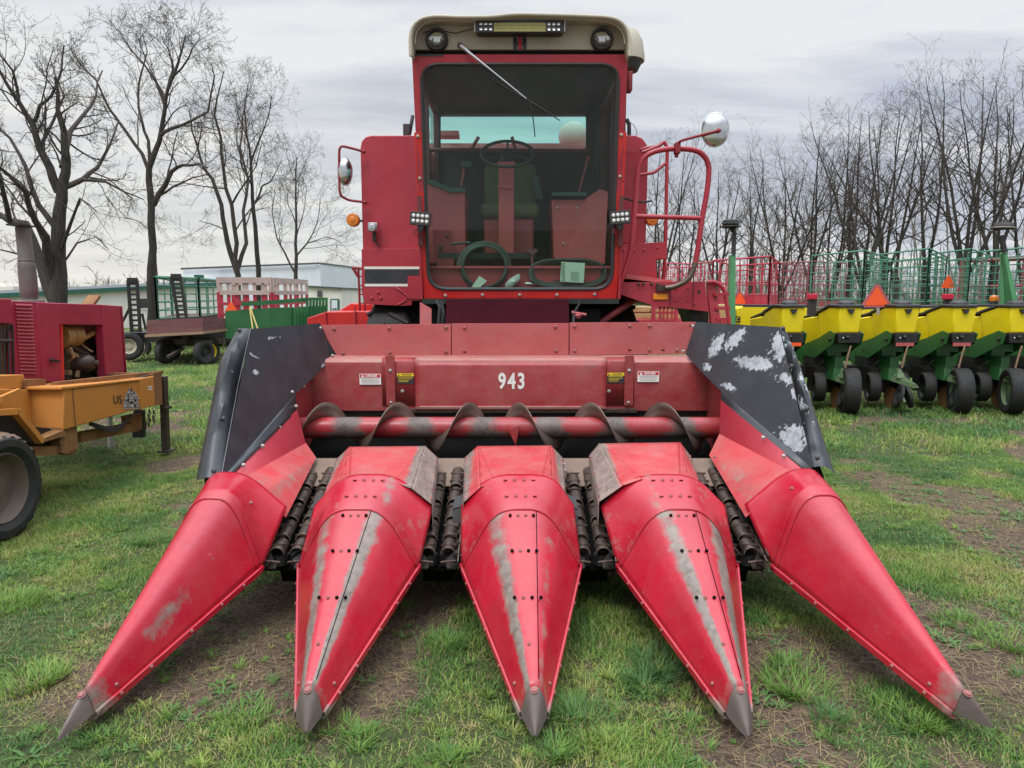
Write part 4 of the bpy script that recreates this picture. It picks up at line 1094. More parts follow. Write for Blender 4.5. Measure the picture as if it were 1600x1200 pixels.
# ladder
ld = node('ladder', comb, P(1120, 470, 6.35))
k = MB(); pts = [P(1104, 441, 6.35), P(1112, 470, 6.35), P(1119, 500, 6.35), P(1130, 560, 6.33)]
k.prism([P(1105, 441, 6.36), P(1118, 441, 6.36), P(1128, 520, 6.34), P(1134, 650, 6.2), P(1124, 650, 6.2), P(1113, 520, 6.34)], (0, .05, 0)); k.bolt(P(1118, 489, 6.35), (0, -1, 0), .014, 1)
part('ladder_rail', k, [M['red_cab'], M['bolt']], ld)
k = MB(); k.tube([P(1106, 441, 6.33), P(1114, 440, 6.33), P(1122, 443, 6.33), P(1129, 449, 6.33), P(1133, 459, 6.33), P(1136, 480, 6.33), P(1140, 510, 6.32), P(1148, 600, 6.3)], .018, 8); part('ladder_grip', k, [M['red_cab']], ld)
for y in (459, 481, 498, 540, 590, 635):
    k = MB(); k.beam(P(1114 + (y - 459) * .1, y + 1, 6.36), P(1137 + (y - 459) * .08, y, 6.36), .09, .025); part('rung', k, [M['red_cab']], ld)
k = MB(); k.prism([P(1077, 482, 6.4), P(1107, 486, 6.4), P(1107, 520, 6.4), P(1092, 520, 6.4)], (0, .5, 0)); part('step_mount', k, [M['black']], comb)
# handrails
k = MB()
hr = [(968, 445), (975, 428), (984, 400), (988, 372), (992, 325), (995, 280), (998, 258), (1007, 244), (1025, 235.5), (1050, 232), (1080, 233), (1095, 238), (1104, 248), (1108.5, 263), (1105, 300), (1097, 341), (1091, 385), (1086.5, 412)]
hq = [P(x, y, 6.12) for x, y in hr]
hq = dens(fillet(hq, .4, 3), 90); k.tube(hq, .0225, 10)
part('handrail', k, [M['red_cab']], comb)
k = MB(); k.tube(fillet([P(1086.5, 410, 6.12), P(1082, 426, 6.12), P(1072, 440, 6.12), P(1052, 449, 6.14), P(1040, 450, 6.16)], .45, 3), .0235, 10); part('rail_sleeve', k, [M['steel_worn']], comb)
k = MB(); k.tube([P(993, 338, 6.12), P(1096, 341, 6.12)], .020, 10); part('handrail_bar', k, [M['red_cab']], comb)
k = MB(); k.tube(fillet([P(1003, 238, 6.7), P(1030, 228, 6.7), P(1038, 221, 6.7), P(1043, 232, 6.7), P(1042, 260, 6.7), P(1040, 382, 6.7), P(1037, 440, 6.7)], .3, 3), .017, 8)
k.tube(fillet([P(1000, 273, 6.7), P(1022, 270, 6.7), P(1041, 254, 6.7)], .3), .015, 8); part('rear_handrail', k, [M['red_cab']], comb)
k = MB(); k.plate([P(979, 231, 6.74), P(1001, 230, 6.74), P(1001, 238, 6.74), P(979, 238, 6.74)], .01); k.tube([P(1000, 234, 6.74), P(1012, 230, 6.72), P(1030, 228, 6.7)], .012, 8); part('rail_bracket', k, [M['red_cab']], comb)
k = MB(); k.tube([P(973, 309, 6.3), P(986, 313, 6.25), P(1004, 316, 6.3), P(1018, 314, 6.4)], .010, 6); part('rubber_strap', k, [M['black']], comb)
# mirrors
def mirror(c, rx, rz, yaw, armpts, r, mats, crossang=0):
    mr_ = node('mirror', comb, c)
    k = MB(); k.tube(fillet(armpts, .3, 4), r, 8)
    for p in (armpts[0], armpts[-1]): k.ball(p, r * 1.7, 8)
    part('mirror_arm', k, mats, mr_)
    rot = Matrix.Rotation(yaw, 3, 'Z'); ax = rot @ Vector((0, -1, 0)); k = MB()
    prof_ = [(rx, -.012), (rx, 0), (rx * .93, .008), (rx * .8, .016), (rx * .5, .030), (rx * .2, .036), (0, .037)]
    k.lathe(prof_, c, ax, 32)
    zc_ = c.z
    for v in k.v: v.z = zc_ + (v.z - zc_) * rz / rx
    part('mirror_disc', k, [M['mirror']], mr_, sharp=60)
    k = MB(); s1 = rot @ Vector((1, 0, 0))
    ring = [c + (s1 * math.cos(a) * rx + Vector((0, 0, 1)) * math.sin(a) * rz) for a in np.linspace(0, 2 * math.pi, 33)[:-1]]; k.tube(ring, .005, 6, closed=True)
    for a in (90, 200, 340): k.tube([c + ax * .038, c + s1 * math.cos(R(a)) * rx + Vector((0, 0, 1)) * math.sin(R(a)) * rz + ax * .004], .003, 5)
    k.cyl(c + ax * .035, c + ax * .045, .016, 10)
    part('mirror_rim', k, [M['chrome']], mr_)
mirror(P(1117.5, 203, 6.0), .108, .135, R(-8), [P(1057, 240, 6.1), P(1058, 224, 6.08), P(1066, 219, 6.05), P(1123, 204, 5.93)], .012, [M['red_dark']])
k = MB(); k.box(P(1058, 232, 6.1), (.045, .07, .09)); k.ball(P(1057, 243, 6.1), .02, 8); part('mirror_clamp', k, [M['red_dark']], comb, bevel=.006)
mirror(P(539, 268, 6.62), .066, .122, R(20), [P(568, 237, 6.68), P(555, 233, 6.65), P(530, 227, 6.6), P(530, 262, 6.6), P(530.5, 305, 6.6), P(545, 313, 6.65), P(571, 316, 6.68)], .0115, [M['red_dark']])
def amber(px, py, d, r):
    c = P(px, py, d); k = MB(); al = node('signal_lamp', comb, c)
    k.lathe([(r, .03), (r, 0), (r * .9, -.012), (r * .3, -.02), (0, -.018)], c, (0, 1, 0), 24); k.lathe([(r * .45, -.019), (r * .3, -.024), (0, -.022)], c, (0, 1, 0), 14); part('amber_lens', k, [M['amber']], al)
    k = MB(); k.lathe([(r * 1.02, .03), (r * .95, .07), (0, .075)], c, (0, 1, 0), 20); k.tube([c + Vector((0, .05, 0)), c + Vector((.12 if px < 800 else -.12, .07, -.005))], .012, 6); part('lamp_base', k, [M['black']], al)
amber(551, 343.5, 6.7, .060); amber(1019, 343, 6.8, .056)
k = MB(); c = P(582, 356, 6.65); k.lathe([(.04, 0), (.035, -.03), (.0, -.035)], c, (0, 1, 0), 16, 1); k.box(c + Vector((0, .03, .01)), (.085, .06, .075), 1); k.box(c + Vector((.01, .03, -.08)), (.03, .03, .09)); k.tube([c + Vector((.02, .02, -.07)), c + Vector((.03, .03, -.14)), c + Vector((.055, .03, -.17))], .008, 6)
part('small_lamp', k, [M['black'], M['alu']], comb, bevel=.004)
k = MB(); k.box(P(636, 204, 7.6), (.07, .1, .12)); k.tube([P(640, 210, 7.6), P(645, 180, 7.6)], .02, 8); part('horn', k, [M['plastic_dk']], comb, bevel=.01)
k = MB(); k.tube([P(983, 212, 6.9), P(983, 195, 6.9), P(979, 186, 6.9)], .02, 6); k.tube([P(983, 190, 6.9), P(990, 195, 6.9), P(995, 205, 6.9), P(994, 212, 6.9)], .003, 5); part('wire_loop', k, [M['black']], comb)
# body behind the cab, grain tank, rear air cleaner bowl
k = MB(); k.box((.05, 10.3, 2.25), (2.5, 4.6, 1.6)); part('body_shell', k, [M['red_cab']], comb, bevel=.04)
k = MB(); k.prism([(-1.15, 7.75, 2.9), (1.25, 7.75, 2.9), (1.15, 7.85, 3.20), (-1.05, 7.85, 3.20)], (0, 2.2, 0)); k.tube([P(735, 235, 7.7), P(748, 214, 7.7)], .02, 6); k.tube([P(806, 235, 7.7), P(800, 214, 7.7)], .02, 6); part('grain_tank', k, [M['red_panel']], comb, attr=lambda p: .2)
k = MB(); k.ball(P(896, 213, 8.3), .17, 20, 0, .95); part('air_cleaner_bowl', k, [M['pale_wood']], comb)
k = MB(); k.box(P(700, 211, 7.9), (.24, .2, .05)); part('tank_extension', k, [M['red_faded']], comb)
# feeder house, axle, wheels
k = MB(); k.prism([P(697, 470, 5.9), P(889, 470, 5.9), P(889, 560, 5.15), P(697, 560, 5.15)], (0, 1.3, .12)); part('feeder_house', k, [M['red_feeder_shaded']], comb)
k = MB(); k.prism([P(656, 472, 5.6), P(674, 483, 5.6), P(674, 575, 5.5), P(656, 575, 5.5)], (0, .03, 0)); part('feeder_strut', k, [M['red_faded']], comb)
k = MB()
for i, (x, y) in enumerate(((682, 480), (687, 490), (690, 500))): k.tube([P(x, 470, 5.8), P(x + 5, y, 5.75), P(x + 2, 520, 5.7), P(x + 8, 560, 5.6)], .012, 6)
part('hydraulic_hose', k, [M['black']], comb)
k = MB(); k.tube([P(908, 470, 5.8), P(897, 490, 5.8), P(894, 520, 5.7)], .012, 6); k.ball(P(903, 493, 5.8), .03, 8, 1); k.tube([P(893, 488, 5.8), P(916, 492, 5.8)], .014, 6, 1); part('hose_coupler', k, [M['black'], M['red_faded']], comb)
k = MB(); k.tube([P(925, 512, 6.2), P(992, 468, 6.4)], .03, 8); part('lift_strut', k, [M['red_dark']], comb)
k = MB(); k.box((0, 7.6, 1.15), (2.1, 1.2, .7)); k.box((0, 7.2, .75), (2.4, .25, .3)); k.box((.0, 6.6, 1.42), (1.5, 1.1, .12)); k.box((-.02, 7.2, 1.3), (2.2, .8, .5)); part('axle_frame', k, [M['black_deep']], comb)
for x in (-1.17, .98):
    wn = node('drive_wheel', comb, (x, 7.2, .78))
    k = MB(); tyre(k, (x, 7.2, .78), (1, 0, 0), .78, .44, .36, 0, 1, lugs=20); part('drive_tyre', k, [M['rubber'], M['cream_rim']], wn)
for x in (-.9, .95):
    k = MB(); tyre(k, (x, 11.2, .45), (1, 0, 0), .45, .28, .2, 0, 1, lugs=0); part('steer_tyre', k, [M['rubber'], M['cream_rim']], comb)
# rear access ladder seen past the left side
k = MB()
for x in (560, 568): k.tube([P(x, 418, 8.6), P(x + 2, 475, 8.6), P(x + 3, 520, 8.6)], .014, 6)
for y in (432, 446, 460, 474): k.tube([P(560, y, 8.6), P(569, y, 8.6)], .010, 5)
k.tube([P(551, 418, 8.6), P(572, 420, 8.6)], .02, 6); k.tube([P(551, 418, 8.6), P(560, 432, 8.6)], .02, 6)
part('rear_ladder', k, [M['red_dark']], comb)

# things lying in the cab window
h1 = thing('coiled_hose', 'round coil of black hose standing behind the lower left of the windshield', 'hose', P(757, 418, 6.08))
k = MB()
for i in range(5):
    c = C(757, 417, .10 + .022 * i); rr = .185 + .011 * i; cc = c + Vector((.006 * math.sin(i * 3), 0, .005 * math.cos(i * 2)))
    k.tube([cc + Vector((rr * math.cos(a), .01 * math.sin(a * 2 + i), rr * math.sin(a) * .93)) for a in np.linspace(0, 2 * math.pi, 37)[:-1]], .011, 7, closed=True)
part('hose_loop', k, [M['hose']], h1)
k = MB(); k.plate([C(749, 431, .06), C(761, 439, .06), C(747, 452, .06), C(737, 448, .06)], .003); part('paper_tag', k, [M['tag']], h1)
h2 = thing('coiled_hose', 'flat oval hose coil with a pale paper band low behind the glass at right', 'hose', P(887, 430, 6.08))
k = MB()
for i in range(5):
    c = C(887, 427, .09 + .02 * i); a1, b1 = .325 - .014 * i, .118 - .013 * i
    if i > 2: a1 *= .88; b1 *= .85
    pts = []
    for a in np.linspace(0, 2 * math.pi, 41)[:-1]:
        ca, sa = math.cos(a), math.sin(a); e = .65
        pts.append(c + Vector((a1 * math.copysign(abs(ca) ** e, ca), .008 * math.sin(3 * a + i), b1 * math.copysign(abs(sa) ** .8, sa))))
    k.tube(pts, .011, 7, closed=True)
k.tube([C(821, 443, .09), C(840, 444, .09), C(850, 446, .09)], [.013, .013, .009], 8, 1); k.tube([C(850, 446, .1), C(880, 446, .1), C(930, 447, .1)], .009, 6)
part('hose_loop', k, [M['hose'], M['alu']], h2)
k = MB(); k.prism([C(877, 409, .06), C(914, 411, .06), C(912, 442, .06), C(875, 440, .06)], (0, .003, 0), 0)
for i in range(9): k.box(C(880, 412 + 3.2 * i, .058), (.03, .002, .006), 1)
for i in range(6): k.box(C(898, 425 + 2.5 * i, .058), (.07, .002, .002), 1)
part('paper_band', k, [M['tag'], M['green_lt']], h2)
k = MB(); random.seed(3)
rows = []
for i in range(12):
    t = i / 11; c = C(793 + 18 * t, 450 - 22 * t, .09); r_ = .05 * math.sin(math.pi * (t * .8 + .15))
    rows.append([c + Vector((r_ * math.cos(a) * random.uniform(.8, 1.15), r_ * .5 * math.sin(a) * random.uniform(.7, 1.2), r_ * .3 * math.sin(a))) for a in np.linspace(0, 2 * math.pi, 14)])
k.grid(rows); pb = part('plastic_bag', k, [M['foil']]); meta(pb, 'crumpled clear plastic bag between the two hose coils in the cab', 'bag')

# ================================================================== TOWED ENGINE UNIT (left)
eng = thing('towed_engine_unit', 'orange towed machine frame with dark red engine cowl and a tall steel muffler', 'engine unit', (-3.9, 6.0, 0))
XS, XC = -3.45, -3.90
S = lambda px, py, o=0.: PXp(px, py, XS + o)
Q = lambda px, py, o=0.: PXp(px, py, XC + o)
W = Vector((-1, 0, 0))
# cowl
cw = node('engine_cowl', eng, (-4.3, 6.3, 1.1))
k = MB()
yA, yB = Q(20, 500).y, Q(195, 500).y
zt_, zb_ = Q(100, 474).z, .80
def cwl(poly, mb, t=.03, o=0.): mb.prism([Q(x, y, o) for x, y in poly], W * t)
cwl([(18, 470), (68, 472), (65, 596), (15, 590)], k)
part('louver_panel', k, [M['magenta_red']], cw, bevel=.006)
k = MB()
for i in range(20):
    y0 = 477 + i * 5.6; x = 25.5 + i * .35
    a, b_ = Q(x, y0, .012), Q(x + 26, y0 + .8, .012)
    k.prism([a, b_, b_ + Vector((-.012, 0, .014)), a + Vector((-.012, 0, .014))], Vector((-.006, 0, -.008)))
part('louver', k, [M['magenta_red']], cw)
k = MB(); cwl([(58, 472), (92, 474), (97, 601), (66, 596)], k, .08, .004); part('cowl_post', k, [M['magenta_red']], cw, bevel=.006)
k = MB(); cwl([(84, 473.5), (162, 476), (163, 508), (88, 507)], k, .05, .002); part('cowl_header', k, [M['magenta_red']], cw, bevel=.006)
k = MB(); cwl([(160, 476), (188, 478), (195, 587), (165, 590)], k, .08, .006); part('cowl_post', k, [M['magenta_red']], cw, bevel=.006)
k = MB(); cwl([(95, 507), (98, 507), (101, 600), (96, 601)], k, .30, -.01); part('post_return', k, [M['red_bright']], cw)
k = MB(); a, b_ = Q(18, 470), Q(190, 478)
k.prism([a, b_, b_ + W * 1.1, a + W * 1.1], (0, 0, -.02)); k.prism([b_, b_ + W * 1.1, b_ + W * 1.1 + Vector((0, 0, -.68)), b_ + Vector((0, 0, -.68))], (0, .02, 0)); part('cowl_top', k, [M['magenta_red']], cw, bevel=.006)
k = MB(); k.prism([a + W * 1.05, b_ + W * 1.05, b_ + W * 1.05 + Vector((0, 0, -.7)), a + W * 1.05 + Vector((0, 0, -.7))], W * .02); k.prism([Q(66, 598, -.05), Q(190, 590, -.05), Q(190, 590, -1.0), Q(66, 598, -1.0)], (0, 0, -.02)); part('cowl_inner', k, [M['engine']], cw)
k = MB(); cwl([(-22, 466), (18, 467), (20, 506), (-22, 503)], k, .05, .03); part('grille_header', k, [M['magenta_red']], cw, bevel=.006)
k = MB(); cwl([(-22, 505), (14, 507), (17, 590), (-22, 590)], k, .02, -.04); part('radiator_core', k, [M['rust']], cw)
k = MB()
for i in range(6):
    x = -20 + i * 6.5; k.tube([Q(x, 505, .0), Q(x + 2, 590, .0)], .008, 5)
k.tube([Q(-22, 532), Q(20, 532)], .014, 6); k.beam(Q(18, 507), Q(20, 585), .02, .02)
part('radiator_grille', k, [M['black']], cw)
k = MB(); k.beam(Q(79, 563, .02), Q(92, 565, .03), .02, .02); k.ball(Q(80, 562, .03), .014, 8); part('cowl_latch', k, [M['black']], cw)
# engine seen through the opening
en = node('engine', eng, (-4.2, 6.4, 1.1))
k = MB(); c = Q(133, 560, -.35); k.box(c + Vector((-.05, .0, -.05)), (.3, .7, .4)); k.box(c + Vector((.05, -.2, .1)), (.2, .25, .25)); part('engine_block', k, [M['engine']], en, bevel=.02)
k = MB(); c = Q(105, 524, -.15); k.cyl(c + Vector((-.0, -.14, 0)), c + Vector((0, .10, 0)), .11, 24); k.cyl(c + Vector((0, -.02, 0)), c + Vector((0, .0, 0)), .118, 24); part('air_filter', k, [M['yellow_metal']], en)
k = MB(); k.tube([Q(118, 535, -.1), Q(128, 530, -.1), Q(156, 514, -.1)], .026, 10); part('intake_pipe', k, [M['yellow_metal']], en)
k = MB(); c = Q(150, 553, -.3); ring_ = []
k.lathe([(.36, -.03), (.36, .03), (.30, .03), (.30, -.03), (.36, -.03)], c, (.8, .6, 0), 40); part('fan_shroud', k, [M['yellow_metal']], en)
k = MB(); k.lathe([(.29, .0), (.29, .02), (0, .02)], c, (.8, .6, 0), 36); part('fan', k, [M['black']], en)
k = MB(); c = Q(131, 568, -.08); k.lathe([(0, .09), (.05, .09), (.085, .05), (.09, 0), (.09, -.05), (.07, -.1), (0, -.1)], c, (1, .4, 0), 20); k.lathe([(.03, .09), (.03, .12), (0, .12)], c, (1, .4, 0), 12); part('alternator', k, [M['steel_dark']], en)
random.seed(5)
k = MB()
for i in range(16):
    p = Q(random.uniform(100, 158), random.uniform(535, 592), -random.uniform(.05, .3)); q = p + Vector((random.uniform(-.1, .1), random.uniform(-.2, .2), random.uniform(-.12, .1)))
    k = MB(); k.tube([p, (p + q) / 2 + Vector((.03, 0, -.03)), q], random.choice([.006, .008, .014]), 6, 0); part('hose', k, [M[random.choice(['black', 'black', 'engine_tan'])]], en)
k = MB()
for i in range(14):
    p = Q(random.uniform(102, 150), random.uniform(545, 592), -random.uniform(.08, .3)); k = MB(); k.box(p, (random.uniform(.03, .1), random.uniform(.04, .14), random.uniform(.03, .08)), 0, Matrix.Rotation(random.uniform(-.5, .5), 3, 'X')); part('casting', k, [M[random.choice(['engine', 'engine', 'engine_tan'])]], en, bevel=.006)
k = MB(); k.tube([Q(106, 548, -.1), Q(125, 560, -.1), Q(120, 590, -.1)], .022, 8)
part('exhaust_pipe', k, [M['engine_tan']], en, bevel=.006)
# muffler
mf = node('muffler', eng, Q(47, 468, -.3)); c = Q(47, 470, -.3); zt2 = Q(42, 356, -.3).z - c.z
k = MB(); k.lathe([(.11, -.02), (.11, .0), (.06, .01), (.058, .025), (.068, .045), (.070, .10), (.069, .29), (.066, .32), (.060, .335), (.064, .345), (.059, .36), (.058, zt2), (.052, zt2), (.052, zt2 - .2), (0, zt2 - .2)], c, (-.015, 0, 1), 24); part('muffler_body', k, [M['muffler']], mf)
k = MB(); t_ = c + Vector((0, 0, zt2)); k.box(t_ + Vector((0, -.04, .012)), (.12, .19, .014), 0, Matrix.Rotation(.0, 3, 'X')); k.tube([t_ + Vector((0, .06, 0)), t_ + Vector((0, .07, .03)), t_ + Vector((0, .04, .03))], .008, 5); part('rain_cap', k, [M['black']], mf)
k = MB(); k.box(Q(143, 476, -.4) + Vector((0, 0, .04)), (.12, .16, .03), 0, Matrix.Rotation(.6, 3, 'X')); part('open_flap', k, [M['rust']], eng)
# orange frame
fr = node('tool_box', eng, (-3.6, 6.2, .7))
k = MB(); k.prism([S(100, 607), S(239, 588), S(242, 632), S(100, 672)], W * .36); part('box_body', k, [M['orange']], fr, bevel=.008)
k = MB(); k.prism([S(96, 604.5, .012), S(219, 592, .012), S(219, 594.5, .012), S(96, 609, .012)], W * .40); part('box_lid', k, [M['orange']], fr, bevel=.004)
k = MB(); k.prism([S(219, 591.5, .010), S(240, 588, .010), S(243, 633, .010), S(220, 640, .010)], W * .37); k.box(S(222, 589, -.05), (.08, .12, .02), 1); part('end_box', k, [M['orange'], M['black']], fr, bevel=.005)
k = MB(); a, b_ = S(116, 606, .004), S(116, 668, .004); k.box((a + b_) / 2, (.003, .008, .31)); part('door_seam', k, [M['rust']], fr)
k = MB()
ux = (S(200, 620) - S(180, 620)).normalized()
text_mb('US', .105, S(184, 625, .004), ux, (0, 0, 1), .001, 0, k, scx=1.1, bold=.001, spacing=1.1)
part('number_decal', k, [M['black_decal']], fr)
k = MB(); random.seed(12)
rows_ = [(606, 612, .22), (611, 616, .55), (616, 620, .8), (620, 624, .95), (624, 628, 1.), (628, 631, 1.), (631, 637, 1.), (637.5, 639.5, 1.)]
for y0, y1, f in rows_:
    x = 204 - 10.5 * f
    while x < 204 + 12 * f:
        w_ = random.uniform(1.2, 3.5); m_ = random.choice([0, 0, 1, 2]) if y0 < 637 else 0
        k.plate([S(x, y0 + random.uniform(-.3, .8), .006), S(x + w_, y0 + random.uniform(-.3, .8), .006), S(x + w_, y1 - .6, .006), S(x, y1 - .6, .006)], .001, m_); x += w_ + random.choice([.0, .25, .5])
part('sticker', k, [paint('sticker grey', (.45, .46, .44), .6, bmp=0), M['grey_line'], M['black_decal']], fr)
k = MB()
for y0 in (603.5, 607.5):
    for i in range(5): k.plate([S(231 + i * 1.5, y0, .014), S(232.1 + i * 1.5, y0 - .1, .014), S(232.1 + i * 1.5, y0 + 2, .014), S(231 + i * 1.5, y0 + 2.2, .014)], .001)
part('small_label', k, [M['white_decal']], fr)
k = MB(); k.prism([S(240, 584, -.0), S(252, 582, .0), S(254, 632, .0), S(243, 634, .0)], W * .03); k.prism([S(240, 583), S(252, 582), S(252, 585), S(240, 586)], W * .5); part('end_plate', k, [M['rust']], eng)
k = MB(); k.beam(S(84, 600, -.18), S(252, 581.5, -.05), .05, .03); k.beam(S(70, 606, -.3), S(250, 584, -.3), .04, .05); part('top_rail', k, [M['rust']], eng)
k = MB(); k.beam(S(255, 588, -.02), S(259.5, 706, -.02), .06, .07); k.box(S(260, 704, -.02), (.12, .14, .02)); k.box(S(262, 637, .02), (.03, .12, .03)); part('jack_leg', k, [M['steel_dark']], eng, bevel=.004)
k = MB(); k.tube([S(171, 645, -.7), S(173, 698, -.7)], .03, 10, 1); k.tube([S(171, 628, -.7), S(171, 650, -.7)], .045, 10, 0); part('parking_jack', k, [M['steel_dark'], M['alu']], eng)
k = MB(); k.beam(S(118, 684, -.15), S(222, 664, -.15), .09, .08); k.prism([S(205, 650, -.1), S(222, 646, -.1), S(222, 672, -.1), S(208, 668, -.1)], W * .1); part('lower_beam', k, [M['rust']], eng)
k = MB(); k.prism([S(95, 668, -.02), S(120, 664, -.02), S(122, 700, -.02), S(105, 710, -.02), S(94, 706, -.02)], W * .3); k.beam(S(5, 706, -.1), S(108, 703, -.1), .12, .07); k.prism([S(62, 688, -.0), S(100, 672, -.0), S(104, 680, -.0), S(66, 692, -.0)], W * .5); part('subframe', k, [M['rust']], eng)
k = MB(); k.prism([S(30, 664, -.1), S(100, 672, -.1), S(100, 700, -.1), S(30, 702, -.1)], W * .7); part('shadow_plate', k, [M['black']], eng)  # black slab stands in for shadow inside the frame
k = MB()
for o_, m_ in ((0, 0), (3, 0), (6, 0)):
    k.tube(fillet([S(140, 660 + o_ * .5, -.05), S(165, 668 + o_, -.05), S(185, 668 + o_, -.05), S(204, 650, -.05)], .4, 4), .010, 6)
part('hydraulic_hose', k, [M['black']], eng)
k = MB(); k.prism([S(222, 648, -.1), S(227, 640, -.1), S(228, 682, -.1), S(223, 684, -.1)], W * .1); part('hanger', k, [M['black']], eng)
k = MB()
for i in range(7): 
    p = S(233 + 1.3 * math.sin(i * 2), 642 + i * 3.6, .0); k.tube([p + Vector((.0, .02 * math.cos(a) * (1 if i % 2 else .4), .018 * math.sin(a))) for a in np.linspace(0, 2 * math.pi, 9)[:-1]], .005, 5, closed=True)
for i in range(5):
    p = S(240 + 1 * math.sin(i * 2), 644 + i * 3.6, .0); k.tube([p + Vector((.0, .02 * math.cos(a) * (1 if i % 2 else .4), .018 * math.sin(a))) for a in np.linspace(0, 2 * math.pi, 9)[:-1]], .005, 5, closed=True)
part('safety_chain', k, [M['steel_dark']], eng)
# platform, fender and left-hand parts
k = MB(); k.prism([S(-20, 607, -.25), S(50, 609, -.25), S(50, 662, -.25), S(28, 640, -.25), (S(-20, 640, -.25))], W * .4); part('side_plate', k, [M['orange']], eng, bevel=.006)
k = MB(); k.prism([S(-30, 588, -.28), S(38, 585, -.28), S(40, 606, -.28), S(-30, 612, -.28)], W * .5); part('deck_edge', k, [M['orange']], eng, bevel=.006)
k = MB(); k.prism([S(38, 594, -.26), S(72, 592, -.26), S(72, 602, -.26), S(38, 606, -.26)], W * .2); part('deck_bracket', k, [M['rust']], eng)
k = MB(); k.beam(S(0, 624, -.15), S(30, 611, -.15), .03, .04); part('rod', k, [M['orange']], eng)
k = MB(); k.beam(S(-30, 646, .04), S(25, 643, .04), .05, .04); k.beam(S(24, 642, .04), S(63, 690, .04), .05, .04); part('fender_edge', k, [M['orange']], eng)
k = MB(); k.prism([S(-30, 648, .0), S(24, 646, .0), S(60, 690, .0), S(-30, 694, .0)], W * .35); part('fender', k, [M['black']], eng)
k = MB(); k.box((-3.9, 4.62, .42), (.8, .12, .1)); k.box((-3.85, 5.1, .5), (.12, 1.1, .12)); k.box((-4.2, 5.3, .72), (.9, .5, .06)); part('axle_beam', k, [M['rust']], eng)
wn = node('road_wheel', eng, (-3.45, 4.55, .35)); k = MB(); tyre(k, (-3.42, 4.54, .335), (1, 0, 0), .352, .24, .235, 0, 1, lugs=0, dish=.1)
part('wheel', k, [M['rubber'], M['grey_rim']], wn)
k = MB(); random.seed(4)
rows = []
for i in range(73):
    a = 2 * math.pi * i / 72; row = []
    for x_, rr in ((-3.54, .340), (-3.50, .365), (-3.42, .368), (-3.345, .362), (-3.31, .335)):
        r2 = rr + random.uniform(-.010, .010); row.append(Vector((x_, 4.54 + r2 * math.cos(a), .335 + r2 * math.sin(a))))
    rows.append(row)
rows[-1] = rows[0]
k.grid(rows); part('muddy_tread', k, [M['mud']], wn, sharp=60)

# ================================================================== WAGONS AND TRAILERS (left, behind)
def vgrid(mb, a, b, z0, z1, nx, nz_, r, mat=0, k=5, thick=None):     # a wall of uprights and bars
    a = Vector(a); b = Vector(b)
    for i in range(nx + 1):
        p = a.lerp(b, i / nx); rr = (thick or r) if i in (0, nx) else r
        mb.tube([(p.x, p.y, z0), (p.x, p.y, z1)], rr, k, mat)
    for j in range(nz_ + 1):
        z = z0 + (z1 - z0) * j / nz_; mb.tube([(a.x, a.y, z), (b.x, b.y, z)], r if j < nz_ else (thick or r), k, mat)
def wheel(parent, c, ax, R_, w, rim, mats, name='wheel'):
    k = MB(); tyre(k, c, ax, R_, w, rim, 0, 1, k=28); return part(name, k, mats, parent)

tr = thing('equipment_trailer', 'black flatbed trailer with two upright loading ramps beside the tree trunk', 'trailer', P(240, 530, 17))
k = MB(); a, b_ = P(190, 521, 17), P(300, 526, 17.5); k.prism([P(186, 519, 17), P(300, 522, 17.2), P(300, 533, 17.2), P(186, 535, 17)], (.3, 2.2, 0)); part('deck', k, [M['black']], tr)
for (xb, yb, xt, yt) in ((206, 519, 200, 438), (279, 500, 268, 432)):
    k = MB(); wd = 14.5
    a, b_ = P(xb, yb, 16.9), P(xt, yt, 16.9); a2, b2 = P(xb + 13, yb, 16.9), P(xt + 14, yt, 16.9)
    k.beam(a, b_, .05, .08); k.beam(a2, b2, .05, .08)
    for i in range(10):
        t = (i + .3) / 10; k.beam(a.lerp(b_, t), a2.lerp(b2, t), .06, .05)
    k.beam(b_, b2, .1, .12)
    part('ramp', k, [M['black']], tr)
k = MB(); k.tube([P(190, 506, 17), P(202, 482, 17)], .03, 6); k.tube([P(228, 515, 17), P(222, 490, 17)], .03, 6); part('ramp_brace', k, [M['black']], tr)
wheel(tr, P(201, 541, 16.9) + Vector((0, 0, 0)), (.45, -1, 0), .33, .22, .18, [M['rubber'], M['cream_rim']])
wheel(tr, P(215, 541, 18.6), (.45, -1, 0), .33, .22, .18, [M['rubber'], M['cream_rim']])

cg = thing('cage_wagon', 'green empty pipe cage wagon behind the maroon flat wagon', 'wagon', P(295, 500, 21))
k = MB(); d0, d1 = 20.5, 24
A_, B_, C_, D_ = P(247, 500, 20), P(313, 500, 22), P(345, 500, 25.5), P(270, 500, 24)
zt3 = P(247, 433, 20).z; zb3 = P(247, 498, 20).z
for p, q, nx in ((A_, B_, 3), (B_, C_, 3), (D_, C_, 4), (A_, D_, 2)): vgrid(k, p, q, zb3, zt3, nx, 5, .022, thick=.045)
part('pipe_cage', k, [M['green_rack']], cg)
k = MB(); k.prism([(A_.x, A_.y, zb3), (B_.x, B_.y, zb3), (C_.x, C_.y, zb3), (D_.x, D_.y, zb3)], (0, 0, -.15)); part('deck', k, [M['maroon_wood']], cg)
k = MB(); k.box(P(311, 432, 22), (.22, .2, .1)); part('corner_box', k, [M['trim_green']], cg)
for q in (A_, B_):
    wheel(cg, (q.x + .3, q.y + .6, gz(q.x, q.y) + .35) if 'gz' in globals() else (q.x + .3, q.y + .6, .3), (1, .3, 0), .35, .2, .2, [M['rubber'], M['grey_rim']])

